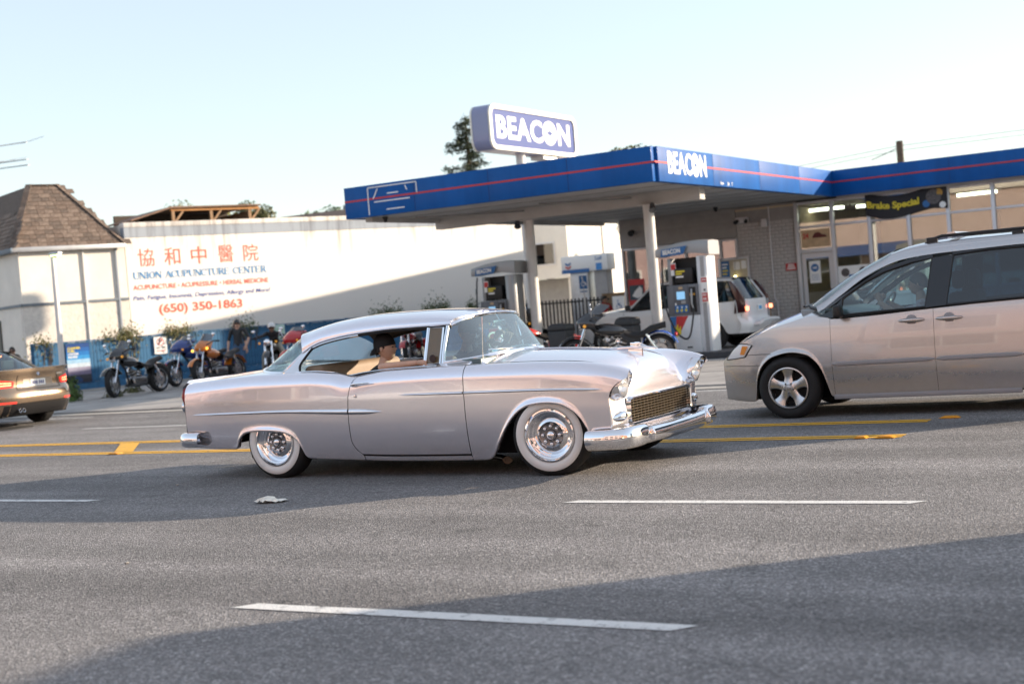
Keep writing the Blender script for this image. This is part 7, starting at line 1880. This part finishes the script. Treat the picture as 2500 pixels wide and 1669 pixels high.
    if placard:
        q = MB().box(.40,.58,-.29,-.275,z0+1.02,z0+1.55).build('placard', M_SIGNW, e, bevel=.004)
        for a, b_ in ((1.44,1.53),(1.04,1.22)): MB().box(.415,.565,-.2935,-.2905,z0+a,z0+b_).build('placard_band', M_SRED, q)
        MB().box(.43,.55,-.2935,-.2905,z0+1.25,z0+1.42).build('placard_field', M_SIGNW, q); MB().box(.47,.52,-.296,-.294,z0+1.26,z0+1.30).build('card_picture', M_BLACK, q)
        MB().box(.43,.55,-.2955,-.2935,z0+1.475,z0+1.495).build('print_line', M_SIGNW, q); lettering('PAY', M_SIGNW, q, (.43,-.296,z0+1.15), w=.11, h=.05, bold=.03); lettering('FUEL', M_SIGNW, q, (.43,-.296,z0+1.07), w=.11, h=.05, bold=.03)
    return e
pump((-10.72, 25.95, 0), 'grey fuel pump with red placard beside the right column')
pump((-15.72, 26.95, 0), 'grey fuel pump beside the left column in front of the white wall', False)
# grey litter bins
for k, (x, y, lab) in enumerate(((-13.05,24.6,'dark plastic bin left of the blue tailed motorcycle'), (-11.75,25.0,'dark plastic bin in front of the white door'), (-12.5,26.6,'dark plastic bin behind the motorcycle handlebar'))):
    e = empty('waste_bin', (x,y,.035), 0, lab, 'bin')
    MB().prism([(-.17,0),(.17,0),(.21,.78),(-.21,.78)], -.19, .19, 'y').build('tub', mat('bin_grey', (.035,.037,.04), .6), e, bevel=.03, seg=3)
    MB().prism([(-.22,.785),(.22,.785),(.20,.90),(-.10,.93),(-.20,.88)], -.20, .20, 'y').build('lid', mat('bin_grey'), e, bevel=.03, seg=3)
# chairs by the brick pier
def chair(x, y, rz, m, lab, slats):
    e = empty('yard_chair', (x,y,.035), rz, lab, 'chair')
    MB().box(-.22,.22,-.22,.22,.42,.46).build('seat', m, e, bevel=.01)
    for sx_ in (-.19,.19):
        for sy in (-.19,.19): MB().box(sx_-.02,sx_+.02,sy-.02,sy+.02,0,.42 if sy < 0 else 1.0).build('leg', m, e)
        MB().box(sx_-.02,sx_+.02,-.2,.2,.62,.66).build('armrest', m, e)
    if slats:
        for k in range(6): MB().box(-.16,.16,.18,.2,.52+.075*k,.57+.075*k).build('back_slat', m, e)
    else: MB().box(-.19,.19,.17,.21,.5,1.0).build('backrest', m, e, bevel=.03)
chair(-12.35, 34.6, R(15), mat('chair_tan', (.34,.24,.15), .7), 'tan slatted wooden chair against the brick pier', True)
chair(-12.95, 34.7, R(-10), mat('chair_maroon', (.10,.02,.025), .6), 'maroon chair behind the white car tail', False)

# ---------------------------------------------------------------- motorcycles
def bike(loc, rz, lab, col, style='cruiser', bags=False, lean=R(6), steer=R(12), tailcol=None):
    e = empty('motorcycle', loc, rz, lab, 'motorcycle'); e.rotation_euler = (lean, 0, rz)
    pc = mat('bike_paint_%d_%d_%d' % tuple(int(c*999) for c in col), col, .25, coat=1., crough=.03); tc = mat('bike_paint_%d_%d_%d' % tuple(int(c*999) for c in tailcol), tailcol, .25, coat=1., crough=.03) if tailcol else pc
    def wh(x, r, tw, front):
        w = empty('wheel', (x,0,r), 0); w.parent = e
        if front: w.rotation_euler = (0,0,steer)
        MB().lathe([(r-.08,tw*.42),(r-.03,tw*.5),(r-.008,tw*.32),(r,0),(r-.008,-tw*.32),(r-.03,-tw*.5),(r-.08,-tw*.42)], (0,0,0), 'y', 36).build('tyre', M_RUBBER, w, smooth=True)
        MB().lathe([(r-.075,tw*.44),(r-.095,tw*.36),(r-.10,0),(r-.095,-tw*.36),(r-.075,-tw*.44)], (0,0,0), 'y', 36).build('rim', M_DARKCHROME if style != 'chrome' else M_CHROME, w, smooth=True)
        for k in range(9):
            a = 2*math.pi*k/9; MB().beam((.03*math.cos(a),.02,.03*math.sin(a)), ((r-.09)*math.cos(a+.15),0,(r-.09)*math.sin(a+.15)), .022, .014, (0,1,0)).build('spoke', M_DARKCHROME, w)
        MB().cyl((0,-.07,0),(0,.07,0),.045,n=14).build('hub', M_ALU, w, smooth=True)
        for s in (1,-1): MB().lathe([(.07,s*.065),(.145,s*.065),(.145,s*.071),(.07,s*.071)], (0,0,0), 'y', 28, closed=True).build('brake_disc', M_ALU, w)
        return w
    wh(.80, .33, .12, True); wh(-.76, .32, .16, False)
    for s in (1,-1):
        MB().tube([(.80,s*.09,.33),(.66,s*.09,.66),(.56,s*.09,.92)], [.034,.026,.024], 10).build('fork_leg', M_CHROME, e, smooth=True)
    def fender(x, r, a0, a1, wd, m):
        g = []
        for i in range(13):
            a = R(a0+(a1-a0)*i/12); g.append([(x+(r-.02*abs(q)**2)*math.cos(a), wd*q, (.33 if x > 0 else .32)+(r-.02*abs(q)**2)*math.sin(a)) for q in np.linspace(-1,1,7)])
        return MB().grid(g).build('fender', m, e, smooth=True)
    fender(.80, .37, 30, 150, .075, pc); fender(-.76, .38, 20, 160, .11, tc)
    MB().tube([(.52,0,.88),(.30,0,.60),(.25,0,.28),(-.30,0,.26),(-.45,0,.40),(-.50,0,.62)], .026, 8).tube([(.52,0,.90),(.10,0,.80),(-.45,0,.66),(-.76,0,.34)], .026, 8).build('frame', M_BLACK, e, smooth=True)
    eng = MB().box(-.25,.22,-.13,.13,.22,.42).build('crankcase', M_DARKCHROME, e, bevel=.04, seg=3)
    for ang in (-22, 22):
        for k in range(6): MB().lathe([(0,0),(.085-.003*k,0),(.085-.003*k,.022),(0,.022)], (0,0,0), 'z', 18).build('cylinder_fin', M_BLACK if k % 2 else M_ALU, eng, loc=(math.sin(R(ang))*(.10+.035*k), 0, .38+math.cos(R(ang))*(.035*k)), rot=(0,R(ang),0))
    MB().lathe([(0,-.20),(.06,-.20),(.085,-.185),(.09,-.13)], (.0,0,.56), 'y', 24).build('air_cleaner', M_CHROME, eng, smooth=True)
    MB().lathe([(0,-.175),(.08,-.17),(.10,-.14),(.10,-.10)], (-.15,0,.33), 'y', 22).build('clutch_cover', M_ALU, eng, smooth=True)
    tank = []
    for i in range(13):
        t = i/12; x = .42-.60*t; r = .02+.135*math.sin(math.pi*min(1,t*.9+.12))**.75; tank.append([(x, r*math.cos(a)*(1.0), .80-.06*t+r*.78*math.sin(a)) for a in np.linspace(0,2*math.pi,17)])
    MB().grid(tank).build('tank', pc, e, smooth=True)
    seat = []
    for i in range(15):
        t = i/14; x = -.12-.78*t; hw = .13+.03*math.sin(t*5); z = .73-.075*math.sin(math.pi*min(1,t*1.6))+(.09*max(0,t-.45)/.55); seat.append([(x,-hw,z-.07),(x,-hw,z-.01),(x,-hw*.7,z+.025),(x,0,z+.035),(x,hw*.7,z+.025),(x,hw,z-.01),(x,hw,z-.07)])
    MB().grid(seat).build('seat', mat('bike_seat', (.015,.014,.014), .6), e, smooth=True)
    MB().tube([(.40,-.40,1.04),(.44,-.34,1.06),(.50,-.14,.99),(.52,0,.96),(.50,.14,.99),(.44,.34,1.06),(.40,.40,1.04)], .013, 8).build('handlebar', M_CHROME if style == 'chrome' else M_BLACK, e, smooth=True)
    for s in (1,-1):
        MB().cyl((.42,s*.36,1.05),(.38,s*.46,1.035),.02,n=10).build('grip', M_BLACK, e)
        m_ = MB().tube([(.46,s*.30,1.06),(.46,s*.36,1.20)], .006, 6).build('mirror_stem', M_CHROME, e); MB().ball((.46,s*.37,1.22), (.016,.055,.04), 12, 8).build('mirror', M_CHROME, m_, smooth=True)
        MB().ball((.60,s*.22,.90), (.03,.03,.03), 10, 8).build('turn_signal', mat('turn_amber_lit' if col[0] > .3 and style == 'quarter' else 'turn_amber', (.8,.35,.05), .3, emit=(1.,.45,.05), estr=2.2 if col[0] > .3 and style == 'quarter' else 0.2), e, smooth=True)
        MB().tube([(.05,-.12*1,.40),(.20,-.16,.24),(-.2,-.18,.22),(-.95,-.20,.27)] if s < 0 else [(-.05,-.12,.42),(-.05,-.17,.30),(-.3,-.19,.30),(-.92,-.21,.36)], [.03,.03,.034,.046], 12).build('exhaust', M_CHROME if style == 'chrome' else M_BLACK, e, smooth=True)
        MB().tube([(-.72,s*.15,.34),(-.52,s*.15,.66)], .028, 10).build('shock', M_CHROME, e, smooth=True)
        if bags: MB().box(-.98,-.42,*sorted((s*.17,s*.36)),.36,.66).build('saddlebag', pc, e, bevel=.05, seg=4)
    MB().ball((-1.08,0,.60), (.03,.05,.04), 12, 8).build('tail_light', mat('bike_red', (.5,.02,.02), .2, coat=.5), e, smooth=True)
    hl = MB().lathe([(.01,-.06),(.06,-.05),(.085,0),(.09,.04),(.08,.045),(.05,.055),(0,.058)], (.66,0,.90), 'x', 22).build('headlight', M_CHROME, e, smooth=True)
    if style in ('quarter', 'bagger', 'shield'):
        g = []; H_ = .20 if style == 'quarter' else .24; Wd = .21 if style == 'quarter' else .36
        for i in range(11):
            u = -1+.2*i; row = []
            for j in range(9):
                v = j/8; wv = Wd*(1-.45*(v-.45)**2*2); row.append((.72-.34*abs(u)**2.2-.20*v*v+.06*math.sin(math.pi*v), wv*u, .82+H_*v*1.25+.05*(1-abs(u))))
            g.append(row)
        MB().grid(g).build('fairing', pc, e, smooth=True)
        g = [[(.52-.20*v-.22*abs(u)**2, Wd*.75*u*(1-.35*v), .82+H_*1.25+.02+(.12 if style == 'bagger' else .20)*v*(1-.3*u*u)) for v in np.linspace(0,1,6)] for u in np.linspace(-1,1,9)]
        MB().grid(g).build('windscreen', glass('smoke_screen', (.12,.13,.15), .10) if 'smoke_screen' not in MATS else MATS['smoke_screen'], e, smooth=True)
    MB().tube([(-.1,.14,.24),(-.18,.30,.02)], .014, 8).build('kickstand', M_BLACK, e)
    return e
bike((-23.57,23.33,.035), R(-86), 'black motorcycle with small windshield parked alone before the fence', (.012,.012,.013), 'quarter', False, R(5), R(20))
bike((-24.50,26.45,.035), R(-98), 'blue touring motorcycle with broad fairing behind the coupe boot', (.008,.035,.20), 'bagger', True, R(6), R(20))
bike((-23.45,26.0,.035), R(-84), 'orange motorcycle with lit amber signals beside the blue one', (.55,.16,.015), 'quarter', False, R(6), R(15))
bike((-23.95,28.75,.035), R(-60), 'black motorcycle carrying the rider in the white helmet', (.012,.012,.014), 'cruiser', False, R(3), R(12))
bike((-22.45,28.3,.035), R(-88), 'red touring motorcycle beside the coupe rear window', (.50,.012,.015), 'bagger', True, R(6), R(14))
bike((-20.0,29.6,.035), R(-70), 'red motorcycle seen through the coupe side window', (.42,.01,.012), 'cruiser', True, R(6), R(10))
bike((-18.6,30.6,.035), R(-70), 'black motorcycle seen through the coupe cabin', (.012,.012,.013), 'bagger', True, R(6), R(10))
bike((-15.3,27.9,.035), R(-100), 'black motorcycle beside the left column foot', (.012,.012,.013), 'bagger', False, R(5), R(10))
bike((-11.15,23.25,.035), R(207), 'black motorcycle with blue tail in front of the right column', (.012,.013,.016), 'quarter', False, R(-6), R(-20), (.01,.08,.45))
bike((-13.9,24.9,.035), R(225), 'red motorcycle peeking over the coupe windscreen base', (.50,.02,.02), 'cruiser', True, R(-5), R(-10))

# ---------------------------------------------------------------- bystanders
J, bn, s = stand_joints(1.60, 0, la=((.04,.07,-.14), (.10,.03,-.27)), ra=((-.01,-.06,-.17), (.03,-.07,-.31)), wide=1.12)
e = person((-24.45,27.95,.035), R(-62), 'standing rider in black helmet, charcoal vest and jeans', J, bn, [M_SKIN, M_VEST, M_JEANS, M_SHOE], (.03,0,1.545*s+.02), (1,0,-.05), k=.92,
    hands=((J['wrl'][0], (.5,-.3,-.8), (.3,.8,.2), (1,0,0), .7), (J['wrr'][0], (.2,0,-1), (0,-1,0), (1,0,0), .7)))
helmet_part(e, (.03,0,1.545*s+.035), (1,0,0), (0,0,1), .95, mat('helmet_black', (.012,.012,.013), .3, coat=.6))
J, bn, s = stand_joints(1.50, 0)
e = person((-25.35,28.9,.035), R(-50), 'second rider in black helmet half hidden behind the standing one', J, bn, [M_SKIN, M_JACKET, M_JEANS, M_SHOE], (.03,0,1.545*s+.02), (1,.3,0), k=.92, hands=((J['wrl'][0], (0,0,-1), (0,1,0), (1,0,0), .6), (J['wrr'][0], (0,0,-1), (0,-1,0), (1,0,0), .6)))
helmet_part(e, (.03,0,1.545*s+.035), (1,.3,0), (0,0,1), .95, mat('helmet_black'))
# rider astride the black motorcycle, reaching for the bars
Jr = {'pelvis': ((-.30,0,.80),(.14,.11)), 'waist': ((-.22,0,.92),(.14,.11)), 'chest': ((-.10,0,1.06),(.165,.12)), 'collar': ((.0,0,1.14),(.10,.08)), 'neck': ((.05,0,1.19),.05), 'skull': ((.07,0,1.23),.055)}
br = [('pelvis','waist',1),('waist','chest',1),('chest','collar',1),('collar','neck',1),('neck','skull',0)]
for nm, sd in (('l',1),('r',-1)):
    Jr['sh'+nm] = ((-.02,sd*.18,1.11),.062); Jr['el'+nm] = ((.20,sd*.27,1.06),.045); Jr['wr'+nm] = ((.37,sd*.36,1.06),.032); Jr['hip'+nm] = ((-.26,sd*.11,.76),.10); Jr['kn'+nm] = ((.08,sd*.26,.56),.068); Jr['an'+nm] = ((-.02,sd*.32,.10),.05); Jr['toe'+nm] = ((.14,sd*.34,.04),.04)
    br += [('collar','sh'+nm,1),('sh'+nm,'el'+nm,1),('el'+nm,'wr'+nm,1),('pelvis','hip'+nm,2),('hip'+nm,'kn'+nm,2),('kn'+nm,'an'+nm,2),('an'+nm,'toe'+nm,3)]
e = person((-23.95,28.75,.035), R(-60), 'rider in white helmet and dark jacket leaning over his handlebars', Jr, br, [M_SKIN2, M_JACKET, M_KHAKI, M_SHOE], (.10,0,1.265), (1,.1,-.25), k=.95, hands=((Jr['wrl'][0], (.8,.4,-.3), (0,0,1), (0,-1,0), 1.2, 1), (Jr['wrr'][0], (.8,-.4,-.3), (0,0,1), (0,1,0), 1.2, 1)))
helmet_part(e, (.10,0,1.28), (1,.1,-.15), (0,0,1), .98, mat('helmet_white', (.70,.70,.70), .3, coat=.6))
J, bn, s = stand_joints(1.36, 0)
e = person((-28.2,23.75,.035), R(-50), 'person in sunglasses standing behind the bronze sedan', J, bn, [M_SKIN2, M_TEE, M_JEANS, M_SHOE], (.03,0,1.545*s+.02), (1,0,0), k=.9, hands=((J['wrl'][0], (0,0,-1), (0,1,0), (1,0,0), .6), (J['wrr'][0], (0,0,-1), (0,-1,0), (1,0,0), .6)))
hair_part(e, (.022,0,1.545*s+.025), (1,0,0), (0,0,1), .92, M_HAIR)
gl = [[(.03+math.cos(a)*.098, math.sin(a)*.078, 1.545*s+.02+z) for z in (.026,-.008)] for a in np.linspace(-.9,.9,9)]; MB().grid(gl).build('sunglasses', mat('shades'), e)
J, bn, s = stand_joints(1.44, .02, la=((.06,.04,-.13), (.15,.0,-.16)), ra=((.02,-.04,-.15), (.10,-.02,-.22)))
e = person((-16.15,33.0,.035), R(-25), 'dark haired person in a red shirt behind the white car bonnet', J, bn, [M_SKIN2, M_REDSHIRT, M_JEANS, M_SHOE], (.04,0,1.545*s+.02), (1,0,-.15), k=.88, hands=((J['wrl'][0], (1,-.2,0), (0,0,1), (0,-1,0), .8), (J['wrr'][0], (1,.2,0), (0,0,1), (0,1,0), .8)))
hair_part(e, (.032,0,1.545*s+.025), (1,0,-.1), (0,0,1), .9, M_HAIR)
